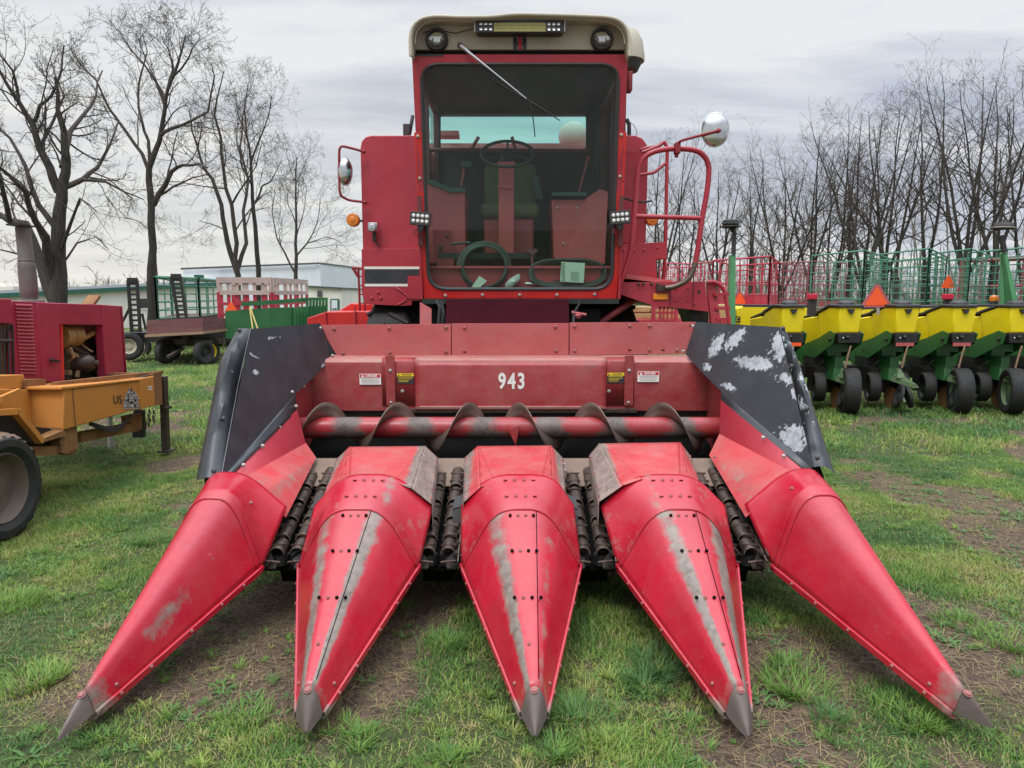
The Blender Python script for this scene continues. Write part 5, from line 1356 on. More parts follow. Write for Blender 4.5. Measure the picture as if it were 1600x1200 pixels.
fw = thing('flat_wagon', 'weathered maroon low-sided flat wagon standing in front of the tree trunk', 'wagon', P(290, 530, 16.2))
k = MB(); L0, L1 = P(228, 500, 16.3), P(320, 496.5, 16.0); L2 = P(355, 499, 17)
k.prism([P(229, 500.5, 16.3), P(318, 496.5, 16.0), P(318, 520, 16.0), P(229, 523, 16.3)], (.0, .06, 0)); k.prism([P(317, 496.5, 15.98), P(357, 498, 17.4), P(357, 519, 17.4), P(317, 520, 15.98)], (.0, .06, 0))
part('side_boards', k, [M['maroon_wood']], fw)
k = MB(); k.prism([P(229, 500.5, 18.3), P(350, 497.5, 18.6), P(350, 512, 18.6), P(229, 514, 18.3)], (.0, .06, 0))
part('side_boards', k, [M['maroon_wood']], fw)
k = MB(); k.prism([P(226, 523, 16.2), P(318, 518, 15.9), P(318, 522, 15.9), P(226, 527, 16.2)], (0, 2.0, 0)); part('deck', k, [M['wood']], fw)
k = MB(); k.box(P(297, 533, 16.8), (1.5, .3, .12)); k.beam(P(285, 545, 16.6), P(262, 558, 15.3), .06, .06); k.tube([P(290, 525, 16.5), P(290, 538, 16.5)], .06, 6); k.beam(P(262, 538, 16.8), P(330, 536, 17.2), .1, .1); part('running_gear', k, [M['steel_dark']], fw)
for (px, d, m_) in ((258, 16.5, M['black']), (267, 17.4, M['black']), (318, 16.2, M['black']), (327, 16.6, M['yellow'])):
    p = P(px, 540, d); wheel(fw, (p.x, p.y, .28), (1, -.35, 0), .28, .16, .17, [M['rubber'], m_])

rr_ = thing('slatted_wagon', 'red slatted hay wagon with faded whitish top boards', 'wagon', P(410, 490, 22))
def slatwall(p0, p1, nx, name, parent, z0, z1, mr_, mw_):
    p0 = Vector(p0); p1 = Vector(p1); k = MB(); w_ = MB(); d = (p1 - p0); n = Vector((d.y, -d.x, 0)).normalized() * .04
    H_ = z1 - z0
    for i in range(nx + 1):
        p = p0.lerp(p1, i / nx); a = Vector((p.x, p.y, z0)); k.beam(a, a + Vector((0, 0, H_ * .66)), .10 if i % 3 else .17, .04, up=n); w_.beam(a + Vector((0, 0, H_ * .66)), a + Vector((0, 0, H_)), .10 if i % 3 else .16, .04, up=n)
    for z in (.12, .36): k.prism([p0 + Vector((0, 0, z0 + H_ * z)), p1 + Vector((0, 0, z0 + H_ * z)), p1 + Vector((0, 0, z0 + H_ * (z + .07))), p0 + Vector((0, 0, z0 + H_ * (z + .07)))], n)
    for z, t in ((.60, .10), (.87, .13)): w_.prism([p0 + Vector((0, 0, z0 + H_ * z)), p1 + Vector((0, 0, z0 + H_ * z)), p1 + Vector((0, 0, z0 + H_ * (z + t))), p0 + Vector((0, 0, z0 + H_ * (z + t)))], n * 1.4)
    part(name, k, [mr_], parent); part('top_board', w_, [mw_], parent)
def flat(p): return Vector((p.x, p.y, 0))
za, zbb = P(343, 502, 21).z, P(343, 433, 21).z
slatwall(flat(P(343, 450, 21)), flat(P(424, 450, 21.5)), 6, 'slat_side', rr_, za, zbb, M['red_rack'], M['pale_wood'])
slatwall(flat(P(424, 450, 21.5)), flat(P(479, 450, 25)), 6, 'slat_side', rr_, za, zbb, M['red_rack'], M['pale_wood'])
slatwall(flat(P(365, 450, 26)), flat(P(479, 450, 26)), 7, 'slat_side', rr_, za, zbb, M['red_rack'], M['pale_wood'])
k = MB(); k.prism([flat(P(343, 450, 21)) + Vector((0, 0, za)), flat(P(424, 450, 21.5)) + Vector((0, 0, za)), flat(P(479, 450, 25)) + Vector((0, 0, za)), flat(P(365, 450, 26)) + Vector((0, 0, za))], (0, 0, -.2)); part('deck', k, [M['wood']], rr_)
k = MB(); c = P(361, 481, 20.9); k.prism([c + Vector((-.2, 0, -.12)), c + Vector((.2, 0, -.12)), c + Vector((.03, 0, .16)), c + Vector((-.03, 0, .16))], (0, .01, 0)); part('warning_triangle', k, [M['smv']], rr_)
for px in (365, 440): p = P(px, 530, 22.5); wheel(rr_, (p.x, p.y, .25), (1, -.3, 0), .35, .2, .2, [M['rubber'], M['grey_rim']])

gw = thing('green_wagon', 'green board-sided wagon with a single top rail and two yellow straps', 'wagon', P(425, 520, 18))
def boards(pts0, pts1, name, m_, parent, t=.05):
    k = MB(); k.prism([pts0[0], pts0[1], pts1[1], pts1[0]], (0, t, 0)); return part(name, k, [m_], parent)
k = MB(); k.prism([P(352, 486, 17.2), P(421, 481, 18), P(421, 540, 18), P(352, 528, 17.2)], (0, .05, 0)); k.prism([P(421, 481, 18), P(457, 480, 19), P(457, 540, 19), P(421, 540, 18)], (0, .05, 0)); part('side_boards', k, [M['green_wagon']], gw)
k = MB(); k.prism([P(377, 472, 17.4), P(421, 469, 18), P(421, 476, 18), P(377, 478.5, 17.4)], (0, .05, 0)); k.prism([P(421, 469.5, 18), P(480, 465, 19.6), P(480, 471, 19.6), P(421, 476, 18)], (0, .05, 0)); part('top_rail', k, [M['green_wagon']], gw)
k = MB()
for i in range(11):
    x = 458 + i * 5; k.prism([P(x, 465 if x > 474 else 480, 19 + i * .15), P(x + 3.4, 465 if x > 474 else 480, 19 + i * .15), P(x + 3.4, 535, 19 + i * .15), P(x, 535, 19 + i * .15)], (0, .06, 0))
k.prism([P(474, 465, 19.4), P(511, 465, 20.6), P(511, 469, 20.6), P(474, 469, 19.4)], (0, .05, 0)); k.prism([P(457, 480, 19.1), P(511, 477, 20.7), P(511, 530, 20.7), P(457, 540, 19.1)], (0, .04, 0))
part('end_boards', k, [M['green_wagon']], gw)
for a, b_ in (((390, 480, 17.1), (395, 515, 16.9)), ((391, 480, 17.1), (403, 515, 16.9))):
    k = MB(); k.beam(P(*a), P(*b_), .03, .01); part('strap', k, [M['rope']], gw)
k = MB(); k.prism([P(352, 528, 17.2), P(421, 540, 18), P(457, 540, 19), P(400, 528, 20.5)], (0, 0, -.08)); part('deck', k, [M['black']], gw)
for px, d in ((375, 18.2), (440, 19)): p = P(px, 545, d); wheel(gw, (p.x, p.y, .3), (1, -.3, 0), .33, .2, .2, [M['rubber'], M['grey_rim']])

rh = thing('red_implement', 'bright red sheet-metal implement hood low behind the corn head beside the wheel', 'implement', P(535, 500, 8.6))
k = MB(); k.prism([P(480, 497, 8.4), P(510, 487, 8.4), P(570, 486, 8.4), (P(590, 492, 8.4)), P(598, 510, 8.4), P(598, 560, 8.4), P(480, 560, 8.4)], (0, .5, 0)); part('hood_panel', k, [M['red_bright']], rh, bevel=.01)
k = MB(); k.prism([P(528, 487, 8.92), P(548, 474, 8.92), P(580, 475, 8.92), P(592, 490, 8.92), P(598, 505, 8.92), P(528, 510, 8.92)], (0, .8, 0)); part('top_cover', k, [M['red_bright']], rh, bevel=.01)
k = MB(); k.box(P(509, 500, 8.38), (.015, .02, .2)); k.box(P(555, 495, 8.38), (.012, .02, .26)); part('rib', k, [M['red_cab']], rh)
k = MB(); k.box(P(540, 620, 8.7) * 1.0, (.7, .5, .5)); part('base', k, [M['black']], rh)

# ================================================================== BUILDINGS
def gzb(d): return -0.9 * smooth(18, 55, d)
sb = thing('long_shed', 'long low cream ribbed-metal shed with a dark green eave', 'shed', P(150, 500, 52))
def wallquad(p0, p1, zb0, mb, t=(0, .2, 0)):
    a = P(*p0); b_ = P(*p1); mb.prism([a, b_, Vector((b_.x, b_.y, zb0)), Vector((a.x, a.y, zb0))], t)
k = MB(); wallquad((-160, 469, 44), (342, 443, 58), -1.0, k, (0, 14, 0)); part('wall', k, [M['siding_cream']], sb)
k = MB(); a, b_ = P(-160, 466.5, 43.8), P(343, 441, 57.8); k.prism([a, b_, b_ + Vector((0, 0, -.28)), a + Vector((0, 0, -.28))], (0, -.1, 0)); part('eave_trim', k, [M['trim_green']], sb)
k = MB(); k.prism([a, b_, b_ + Vector((-1, 9, .5)), a + Vector((-1, 9, .5))], (0, 0, -.1)); part('roof', k, [M['trim_grey']], sb)
k = MB(); a, b_ = P(216, 467, 53), P(236, 466, 53.5); k.prism([a, b_, b_ + Vector((0, 0, -.7)), a + Vector((0, 0, -.7))], (0, -.08, 0)); part('dark_window', k, [M['plastic_dk']], sb)
k = MB(); k.prism([P(212, 484, 53), P(236, 483, 53.6), P(236, 512, 53.6), P(212, 514, 53)], (0, -.06, 0)); part('overhead_door', k, [M['siding_cream']], sb)
wb = thing('warehouse', 'large white ribbed-metal warehouse with a dark roof line', 'warehouse', P(430, 470, 64))
k = MB(); k.prism([P(285, 421, 66), P(500, 411.5, 60), Vector((P(500, 411, 60).x, 60, -1)), Vector((P(285, 420, 66).x, 66, -1))], (0, .3, 0)); part('front_wall', k, [M['siding_white']], wb)
k = MB(); k.prism([P(500, 411.5, 60), P(566, 420, 80), Vector((P(566, 420, 80).x, 80, -1)), Vector((P(500, 411, 60).x, 60, -1))], (-.3, .0, 0)); part('end_wall', k, [M['siding_white']], wb)
k = MB(); k.prism([P(283, 418.5, 65.8), P(501, 410, 59.7), P(501, 412.5, 59.7), P(283, 421.5, 65.8)], (0, -.1, 0)); k.prism([P(500, 410, 59.8), P(568, 418.5, 80), P(568, 420.5, 80), P(500, 412.5, 59.8)], (0, -.1, 0)); k.prism([P(285, 419, 66), P(500, 410.5, 60), P(566, 419, 80), P(300, 424, 88)], (0, 0, -.1)); part('roof_trim', k, [M['trim_grey']], wb)
ann = thing('office_building', 'small cream office lean-to with a white door beside the warehouse', 'building', P(505, 480, 54))
k = MB(); k.prism([P(478, 447, 52), P(533, 450.5, 52), Vector((P(533, 450, 52).x, 52, -1)), Vector((P(478, 447, 52).x, 52, -1))], (0, 7, 0)); part('wall', k, [M['siding_cream']], ann)
k = MB(); k.prism([P(477, 446, 51.8), P(535, 449.5, 51.8), P(535, 451.5, 51.8), P(477, 448, 51.8)], (0, 7, 0)); part('roof', k, [M['trim_grey']], ann)
k = MB(); k.prism([P(516, 467, 51.9), P(530, 467, 51.9), P(530, 500, 51.9), P(516, 500, 51.9)], (0, .05, 0), 1); k.prism([P(518, 469, 51.85), P(527, 469, 51.85), P(527, 500, 51.85), P(518, 500, 51.85)], (0, .05, 0), 0)
k.box(P(520.5, 483, 51.8), (.09, .05, .15), 2); k.box(P(524.5, 483, 51.8), (.09, .05, .15), 2); part('door', k, [M['siding_white'], M['trim_green'], M['plastic_dk']], ann)
k = MB(); k.prism([P(496, 454, 51.9), P(503, 454, 51.9), P(503, 464, 51.9), P(496, 464, 51.9)], (0, -.05, 0)); part('window', k, [M['trim_grey']], ann)
tb = thing('far_building', 'small tan building end at the left edge beyond the long shed', 'building', P(5, 455, 75))
k = MB(); k.prism([P(-60, 447, 75), P(21, 448, 75), P(21, 520, 75), P(-60, 520, 75)], (0, 8, 0)); part('wall', k, [M['siding_cream']], tb)
k = MB(); k.prism([P(-60, 441, 76), P(8, 442, 76), P(8, 450, 76), P(-60, 450, 76)], (0, 6, 0)); part('upper_wall', k, [M['siding_cream']], tb)

# ================================================================== PLANTER (right)
pl = thing('row_planter', 'green and yellow row-crop planter with yellow seed hoppers in a line', 'planter', (5.5, 10.2, 0))
def plx(px, d=9.5): return P(px, 500, d).x
RY = 9.5
def row_unit_p(x, refl):
    ru = node('planter_row', pl, (x, RY, 0))
    def V(dx, dy, z): return Vector((x + dx, RY + dy, z))
    # hopper: tall rear bin and lower front bin
    hp_ = node('hopper', ru, (x, RY, 1.2)); ORG[hp_.name] = Vector((x, RY, 1.2)); 
    return ru
def mk_unit(x):
    ru = node('planter_row', pl, (x, RY, 0))
    V = lambda dx, dy, z: Vector((x + dx, RY + dy, z))
    k = MB()
    zt_r, zt_f = 1.425, 1.235
    # plan outlines at top and bottom
    top = [V(-.15, 0, zt_r), V(.15, 0, zt_r), V(.20, .20, zt_r), V(.20, .55, 1.33), V(-.20, .55, 1.33), V(-.20, .20, zt_r)]
    bot = [V(-.135, .02, 1.09), V(.135, .02, 1.09), V(.17, .2, 1.03), V(.16, .5, .95), V(-.16, .5, .95), V(-.17, .2, 1.03)]
    n = len(top); k.add(top + bot, [tuple(range(n)), tuple(range(2 * n - 1, n - 1, -1))] + [(i, i + n, (i + 1) % n + n, (i + 1) % n) for i in range(n)])
    part('rear_hopper', k, [M['yellow']], ru, bevel=.015)
    k = MB()
    top = [V(-.17, .58, 1.30), V(.17, .58, 1.30), V(.21, .66, 1.28), V(.21, 1.08, zt_f), V(-.225, 1.08, zt_f), V(-.225, .66, 1.28)]
    bot = [V(-.15, .52, .97), V(.15, .52, .97), V(.16, .62, .88), V(.15, 1.02, .80), V(-.15, 1.02, .80), V(-.16, .62, .88)]
    k.add(top + bot, [tuple(range(n)), tuple(range(2 * n - 1, n - 1, -1))] + [(i, i + n, (i + 1) % n + n, (i + 1) % n) for i in range(n)])
    part('front_hopper', k, [M['yellow']], ru, bevel=.015)
    k = MB()
    def slab(a, t=.035): k.prism(a, (0, 0, t))
    slab([V(-.165, -.02, zt_r), V(.165, -.02, zt_r), V(.215, .20, zt_r + .005), V(-.215, .20, zt_r + .005)])
    slab([V(-.215, .20, zt_r + .005), V(.215, .20, zt_r + .005), V(.215, .58, 1.33), V(-.215, .58, 1.33)])
    slab([V(-.20, .58, 1.33), V(.20, .58, 1.33), V(.20, 1.12, zt_f), V(-.20, 1.12, zt_f)], .03)
    k.lathe([(.12, 0), (.11, .035), (.07, .055), (0, .06)], V(0, .15, zt_r + .035), (0, 0, 1), 8)
    part('hopper_lid', k, [M['plastic_dk']], ru, bevel=.008)
    k = MB(); k.prism([V(-.05, -.022, zt_r - .02), V(.05, -.022, zt_r - .02), V(.01, -.03, zt_r - .085), V(-.01, -.03, zt_r - .085)], (0, .02, 0)); part('lid_latch', k, [M['black']], ru)
    k = MB(); k.prism([V(-.155, -.012, 1.085), V(.155, -.012, 1.085), V(.15, -.012, .955), V(-.15, -.012, .955)], (0, .16, 0)); k.ball(V(-.03, -.02, 1.03), .03, 10); k.ball(V(-.09, -.02, 1.02), .014, 8, 1); part('meter_box', k, [M['black'], M['alu']], ru, bevel=.006)
    k = MB()
    for s_ in (-1, 1):
        k.prism([V(s_ * .185, .0, 1.08), V(s_ * .185, .05, .94), V(s_ * .185, .5, .74), V(s_ * .185, .98, .54), V(s_ * .185, 1.10, .60), V(s_ * .185, 1.10, .84), V(s_ * .185, .5, .99), V(s_ * .185, .15, 1.11)], (s_ * .012, 0, 0))
        k.bolt(V(s_ * .2, .12, 1.0), (s_, 0, 0), .025, 1); k.bolt(V(s_ * .2, .75, .80), (s_, 0, 0), .012, 1)
    k.box(V(0, .9, .7), (.36, .06, .16)); k.box(V(0, .35, .86), (.3, .06, .1))
    part('side_frame', k, [M['green'], M['black']], ru)
    k = MB(); k.box(V(0, .45, .58), (.12, .42, .34)); k.box(V(0, .55, .8), (.2, .3, .12)); k.prism([V(-.06, .25, .62), V(.02, .25, .62), V(.05, .20, .42), V(-.10, .20, .42)], (0, .25, 0)); part('shank', k, [M['green']], ru, bevel=.01)
    k = MB(); k.prism([V(-.08, .05, .50), V(.0, .0, .50), V(.12, -.12, .40), V(.14, -.14, .37), V(.06, -.08, .35), V(-.08, .05, .42)], (.0, .06, .02)); k.prism([V(-.05, .05, .60), V(-.01, .05, .60), V(.03, .0, .48), V(-.08, .0, .48)], (0, .05, 0)); k.beam(V(-.1, .1, .46), V(.10, -.12, .385), .03, .06); part('tail_arm', k, [M['green_lt']], ru)
    k = MB(); k.tube([V(.02, -.02, .92), V(-.01, -.02, .80), V(-.03, .0, .62)], .012, 6); part('lever', k, [M['wood']], ru)
    for dx, R_, dy, z_, w_ in ((-.20, .205, .40, .31, .15), (.19, .205, .40, .31, .15)):
        k = MB(); tyre(k, V(dx, dy, z_), (1, -.25, 0), R_, w_, R_ * .72, 0, 1, k=28); part('gauge_wheel', k, [M['rubber_dk'], M['black']], ru)
    for dx, s_ in ((-.06, -1), (.07, 1)):
        k = MB(); tyre(k, V(dx, -.02, .235), (1, -.35 * s_ * 0 - .25, s_ * .28), .16, .045, .105, 0, 1, k=28); part('closing_wheel', k, [M['rubber_dk'], M['plastic_dk']], ru)
    k = MB(); k.lathe([(0, -.004), (.15, -.002), (.15, .002), (0, .004)], V(.03, .35, .17), (1, .1, 0), 30); part('opener_disc', k, [M['rust']], ru)
    k = MB(); k.prism([V(-.02, .02, .26), V(.02, .0, .24), (V(.05, -.02, .16)), V(.02, -.02, .155)], (0, .02, 0)); part('seed_tab', k, [M['tag']], ru)
    k = MB(); random.seed(2)
    for i in range(7): a = V(random.uniform(-.2, .2), random.uniform(.3, .9), random.uniform(.5, .9)); k = MB(); k.tube([a, a + Vector((random.uniform(-.2, .2), .1, -.15))], .012, 6); part('link_rod', k, [M['black']], ru)
    k = MB(); k.box(V(0, .8, .55), (.40, .35, .32)); k.box(V(0, .6, .40), (.44, .3, .36)); k.box(V(0.38, .9, .42), (.3, .2, .3)); part('linkage', k, [M['black']], ru)
    return ru
ux0 = plx(1328.5); pitch = .762
u1 = mk_unit(ux0)
units = [u1]
for i in (-1, 1, 2, 3, 4):
    c = copy_tree(u1, pl); c.location.x += pitch * i; units.append(c)
for i, m_ in ((-1, 'smv'), (1, 'red_faded'), (2, 'red_faded')):
    k = MB(); xx = ux0 + pitch * i; k.box((xx + (-.02 if i > 0 else .0), RY - .015, .935), (.24, .008, .045)); part('reflector_strip', k, [M[m_]], pl)
# big carrying wheels
for px in (1335, 1509, 1592):
    p = P(px, 600, 9.35); k = MB(); tyre(k, (p.x, 9.45, .31), (1, -.32, 0), .31, .20, .2, 0, 1, k=36)
    ax = Vector((1, -.32, 0)).normalized()
    for j in range(5): k.lathe([(.309, -.002), (.313, 0), (.309, .002)], Vector((p.x, 9.45, .31)) + ax * (-.06 + .03 * j), ax, 36, 2)
    part('carrying_wheel', k, [M['rubber_dk'], M['green_lt'], M['black']], pl)
# toolbar and front hoppers
k = MB(); k.beam((P(1150, 520, 11).x, 11.0, .72), (P(1690, 520, 11).x, 11.0, .72), .18, .18); k.beam((3.4, 11.3, .6), (9.2, 11.3, .6), .1, .1); part('toolbar', k, [M['green']], pl)
k = MB()
for i in range(9): x = 3.9 + i * .6; k.tube([(x, 10.9, .8), (x + .1, 10.7, .5), (x + .3, 10.6, .45)], .02, 6)
part('hose_run', k, [M['black']], pl)
def fronthop(pts, d, dep=.4):
    nd = node('front_bin', pl, P(*pts[0], d))
    k = MB(); k.prism([P(x, y, d) for x, y in pts], (0, dep, 0)); part('bin', k, [M['yellow']], nd, bevel=.02)
    k = MB(); a, b_ = P(pts[0][0] - 1, pts[0][1] - 2, d), P(pts[1][0] + 1, pts[1][1] - 2, d); k.prism([a, b_, b_ + Vector((0, dep + .02, 0)), a + Vector((0, dep + .02, 0))], (0, 0, -.035)); part('bin_lid', k, [M['plastic_dk']], nd)
    return nd
fb = fronthop([(1162, 478), (1262, 479), (1258, 535), (1158, 535), (1150, 482)], 10.9)
k = MB(); c = P(1152, 499, 10.88); k.box(c, (.09, .01, .09)); part('emblem_plate', k, [M['black']], fb)
k = MB(); u = .03; k.tube([c + Vector((-.02, -.01, .0)), c + Vector((.0, -.01, .025)), c + Vector((.02, -.01, .02))], .005, 5); k.tube([c + Vector((-.025, -.01, -.02)), c + Vector((.02, -.01, -.02))], .005, 5); part('emblem', k, [M['yellow_decal']], fb)
fronthop([(1347, 482), (1396, 481), (1392, 530), (1350, 530)], 10.9); fronthop([(1438, 480), (1474, 479), (1472, 530), (1440, 530)], 10.9); fronthop([(1527, 478), (1566, 478), (1564, 530), (1530, 530)], 10.9)
for px, py0, py1, m_ in ((1268.5, 460, 495, 0), (1480.5, 460, 482, 0)):
    lp = node('marker_lamp', pl, P(px, 470, 9.9)); k = MB(); k.box((P(px, py0 + 4, 9.9) + P(px, py1, 9.9)) / 2 , (.10, .06, (P(px, py0 + 4, 9.9) - P(px, py1, 9.9)).z)); part('lamp_post', k, [M['plastic_dk']], lp); k = MB(); k.box(P(px, py0 + 3.5, 9.87), (.13, .08, .075)); part('red_lens', k, [M['red_decal']], lp, bevel=.008)
lp = node('beacon', pl, P(1553, 466, 10)); k = MB(); k.lathe([(.05, -.03), (.058, .0), (.05, .035), (.0, .055)], P(1553, 467, 10), (0, 0, 1), 18); part('beacon_dome', k, [M['amber']], lp); k = MB(); k.lathe([(.06, -.07), (.055, -.03), (0, -.03)], P(1553, 467, 10), (0, 0, 1), 16); part('beacon_base', k, [M['black']], lp)
sm = node('warning_triangle', pl, P(1370, 465, 9.7))
def tri(c, w, h, cut, y, m_, mb): mb.prism([c + Vector((x, y, z)) for x, z in ((-w / 2, -h * .38), (-w / 2 + cut, -h * .5), (w / 2 - cut, -h * .5), (w / 2, -h * .38), (cut * .9, h * .5), (-cut * .9, h * .5))], (0, .003, 0), m_)
k = MB(); c = P(1370, 462.5, 9.7); tri(c, .40, .305, .035, 0, 0, k); part('red_border', k, [M['red_faded']], sm); k = MB(); tri(c + Vector((0, 0, -.004)), .29, .245, .006, -.004, 0, k); part('orange_center', k, [M['smv']], sm)
k = MB(); k.box(P(1372, 484, 9.72), (.035, .02, .13)); part('triangle_post', k, [M['alu']], sm)
# marker arms with sensor domes
ma = node('marker_arm', pl, P(1143, 430, 10.2))
k = MB(); k.prism([P(1141, 399, 10.2), P(1149.5, 396, 10.2), P(1149, 540, 10.2), P(1138, 540, 10.2)], (0, .08, 0)); part('arm', k, [M['green_pole']], ma)
k = MB(); k.prism([P(1140, 399, 10.19), P(1142, 399, 10.19), P(1139.5, 535, 10.19), P(1136, 535, 10.19)], (0, .05, 0)); part('arm_side', k, [M['green_lt']], ma)
k = MB(); k.beam(P(1146, 397, 10.2), P(1147, 362, 10.2), .05, .05); part('arm_tip', k, [M['plastic_dk']], ma)
k = MB(); c = P(1141, 356, 10.2); k.lathe([(.10, 0), (.15, .01), (.15, .02), (.10, .03), (.115, .05), (.11, .10), (.08, .115), (0, .12)], c, (0, 0, 1), 24); k.lathe([(.03, -.06), (.05, 0), (0, 0)], c + Vector((.04, 0, 0)), (0, 0, 1), 10); part('sensor_dome', k, [M['plastic_dk']], ma)
mb_ = node('marker_arm', pl, P(1575, 430, 9.8))
k = MB(); k.prism([P(1566, 396, 9.8), P(1572, 392, 9.8), P(1590, 470, 9.8), P(1592, 500, 9.8), P(1568, 500, 9.8)], (0, .06, 0)); part('arm', k, [M['green_pole']], mb_)
k = MB(); k.prism([P(1566, 396, 9.79), P(1568.5, 395, 9.79), P(1582, 470, 9.79), P(1571, 480, 9.79)], (0, .03, 0)); part('arm_side', k, [M['green']], mb_)
k = MB(); k.beam(P(1570, 394, 9.8), P(1564, 368, 9.8), .05, .05); part('arm_tip', k, [M['plastic_dk']], mb_)
k = MB(); c = P(1568, 358, 9.8); k.lathe([(.12, 0), (.16, .01), (.15, .02), (.11, .03), (.115, .05), (.11, .08), (0, .085)], c, (.05, 0, 1), 24); k.tube([c + Vector((-.2, 0, -.03)), c + Vector((-.05, 0, .0)), c + Vector((.1, 0, .01))], .015, 5); part('sensor_dome', k, [M['muffler']], mb_)

# ================================================================== HAY WAGONS WITH PIPE RACKS (right, behind)
def rack_wagon(name, label, cat, walls, zb, zt, mt, r=.02, base=None, group='pipe-rack hay wagons behind the planter', nz_=6, tri_=None):
    p0 = walls[0][0]
    w_ = thing(name, label, cat, (p0.x, p0.y, 0), group)
    for a, b_, nx in walls:
        k = MB(); vgrid(k, flat(a), flat(b_), zb, zt, int(nx * (1.7 if r < .02 else 1)), nz_, r, thick=r * 1.7); part('rack_side', k, [mt], w_)
    xs = [q.x for a, b_, _ in walls for q in (a, b_)]; ys = [q.y for a, b_, _ in walls for q in (a, b_)]
    k = MB(); k.box(((min(xs) + max(xs)) / 2, (min(ys) + max(ys)) / 2, zb - .08), (max(xs) - min(xs), max(ys) - min(ys), .14)); part('deck', k, [M['wood']], w_)
    if base:
        for a, b_, _ in walls[:2]:
            k = MB(); k.prism([flat(a) + Vector((0, 0, zb)), flat(b_) + Vector((0, 0, zb)), flat(b_) + Vector((0, 0, zb + base)), flat(a) + Vector((0, 0, zb + base))], (0, .04, 0)); part('base_panel', k, [mt], w_)
    for x in (min(xs) + .4, max(xs) - .4):
        wheel(w_, (x, (min(ys) + max(ys)) / 2 - .3, .36), (1, -.2, 0), .38, .22, .22, [M['rubber'], M['grey_rim']])
    k = MB(); k.box(((min(xs) + max(xs)) / 2, (min(ys) + max(ys)) / 2, .55), (max(xs) - min(xs) - .3, .2, .16)); part('running_gear', k, [M['steel_dark']], w_)
    if tri_:
        k = MB(); tri(tri_, .36, .32, .02, 0, 0, k); part('warning_triangle', k, [M['smv']], w_)
    return w_
ZT = 2.62
def Dz(py): return 1.02 / math.tan(math.atan((600 - py) / FPX) - PITCH)
rack_wagon('rack_wagon', 'bright red pipe-rack wagon just behind the combine ladder, with an orange triangle', 'hay wagon',
           [(P(1113, 460, 22), P(1201, 460, 19.6), 5), (P(1201, 460, 19.6), P(1216, 460, 23.5), 2), (P(1113, 460, 22), P(1145, 460, 26), 2), (P(1145, 460, 26), P(1216, 460, 23.5), 4)], 1.25, 2.62, M['red_rack'], .017, base=.32, nz_=4, tri_=P(1156, 466, 20.5))
rack_wagon('rack_wagon', 'red pipe-rack wagon seen between the handrail and the platform of the combine', 'hay wagon',
           [(P(1035, 460, 24), P(1083, 460, 24.5), 5), (P(1083, 460, 24.5), P(1112, 460, 22.8), 3), (P(1030, 460, 28), P(1100, 460, 27), 6)], 1.25, 2.62, M['red_rack'], .015, base=.3, nz_=4)
rack_wagon('rack_wagon', 'dull red pipe-rack wagon farthest back, between the bright red and the green racks', 'hay wagon',
           [(P(1204, 460, 27), P(1268, 460, 25.5), 6), (P(1268, 460, 25.5), P(1320, 460, 27), 4), (P(1204, 460, 27), P(1290, 460, 31), 5)], 1.15, 2.75, M['red_rack_dull'], .015, base=.2, nz_=6)
rack_wagon('rack_wagon', 'green pipe-rack wagon leftmost of the green racks, above the second hopper', 'hay wagon',
           [(P(1266, 460, 20), P(1347, 460, 17.6), 4), (P(1347, 460, 17.6), P(1390, 460, 22), 3), (P(1300, 460, 24), P(1390, 460, 22), 4)], 1.0, 2.66, M['green_rack'], .013, nz_=7)
rack_wagon('rack_wagon', 'green pipe-rack wagon behind the orange warning triangle', 'hay wagon',
           [(P(1351, 460, 20.5), P(1447, 460, 17.2), 5), (P(1447, 460, 17.2), P(1475, 460, 21), 2), (P(1385, 460, 24.5), P(1475, 460, 21), 5), (P(1351, 460, 20.5), P(1385, 460, 24.5), 2)], 1.0, 2.68, M['green_rack'], .013, nz_=8)
rack_wagon('rack_wagon', 'green pipe-rack wagon with a small pale orange triangle on its side', 'hay wagon',
           [(P(1450, 460, 19.5), P(1512, 460, 17.4), 4), (P(1512, 460, 17.4), P(1545, 460, 21), 2), (P(1480, 460, 23.5), P(1545, 460, 21), 3), (P(1450, 460, 19.5), P(1480, 460, 23.5), 2)], 1.0, 2.68, M['green_rack'], .013, nz_=8, tri_=P(1482, 440, 18.3))
rack_wagon('rack_wagon', 'green pipe-rack wagon running out of the picture at the right, behind the leaning marker arm', 'hay wagon',
           [(P(1508, 460, 19), P(1640, 460, 16), 5), (P(1640, 460, 16), P(1670, 460, 20), 3), (P(1560, 460, 22.5), P(1670, 460, 20), 5)], 1.0, 2.68, M['green_rack'], .013, nz_=9)
rack_wagon('rack_wagon', 'red-posted wagon seen through the bars of the rightmost green rack', 'hay wagon',
           [(P(1500, 460, 25), P(1630, 460, 23), 4)], 1.0, 2.75, M['red_rack_dull'], .045, nz_=2)

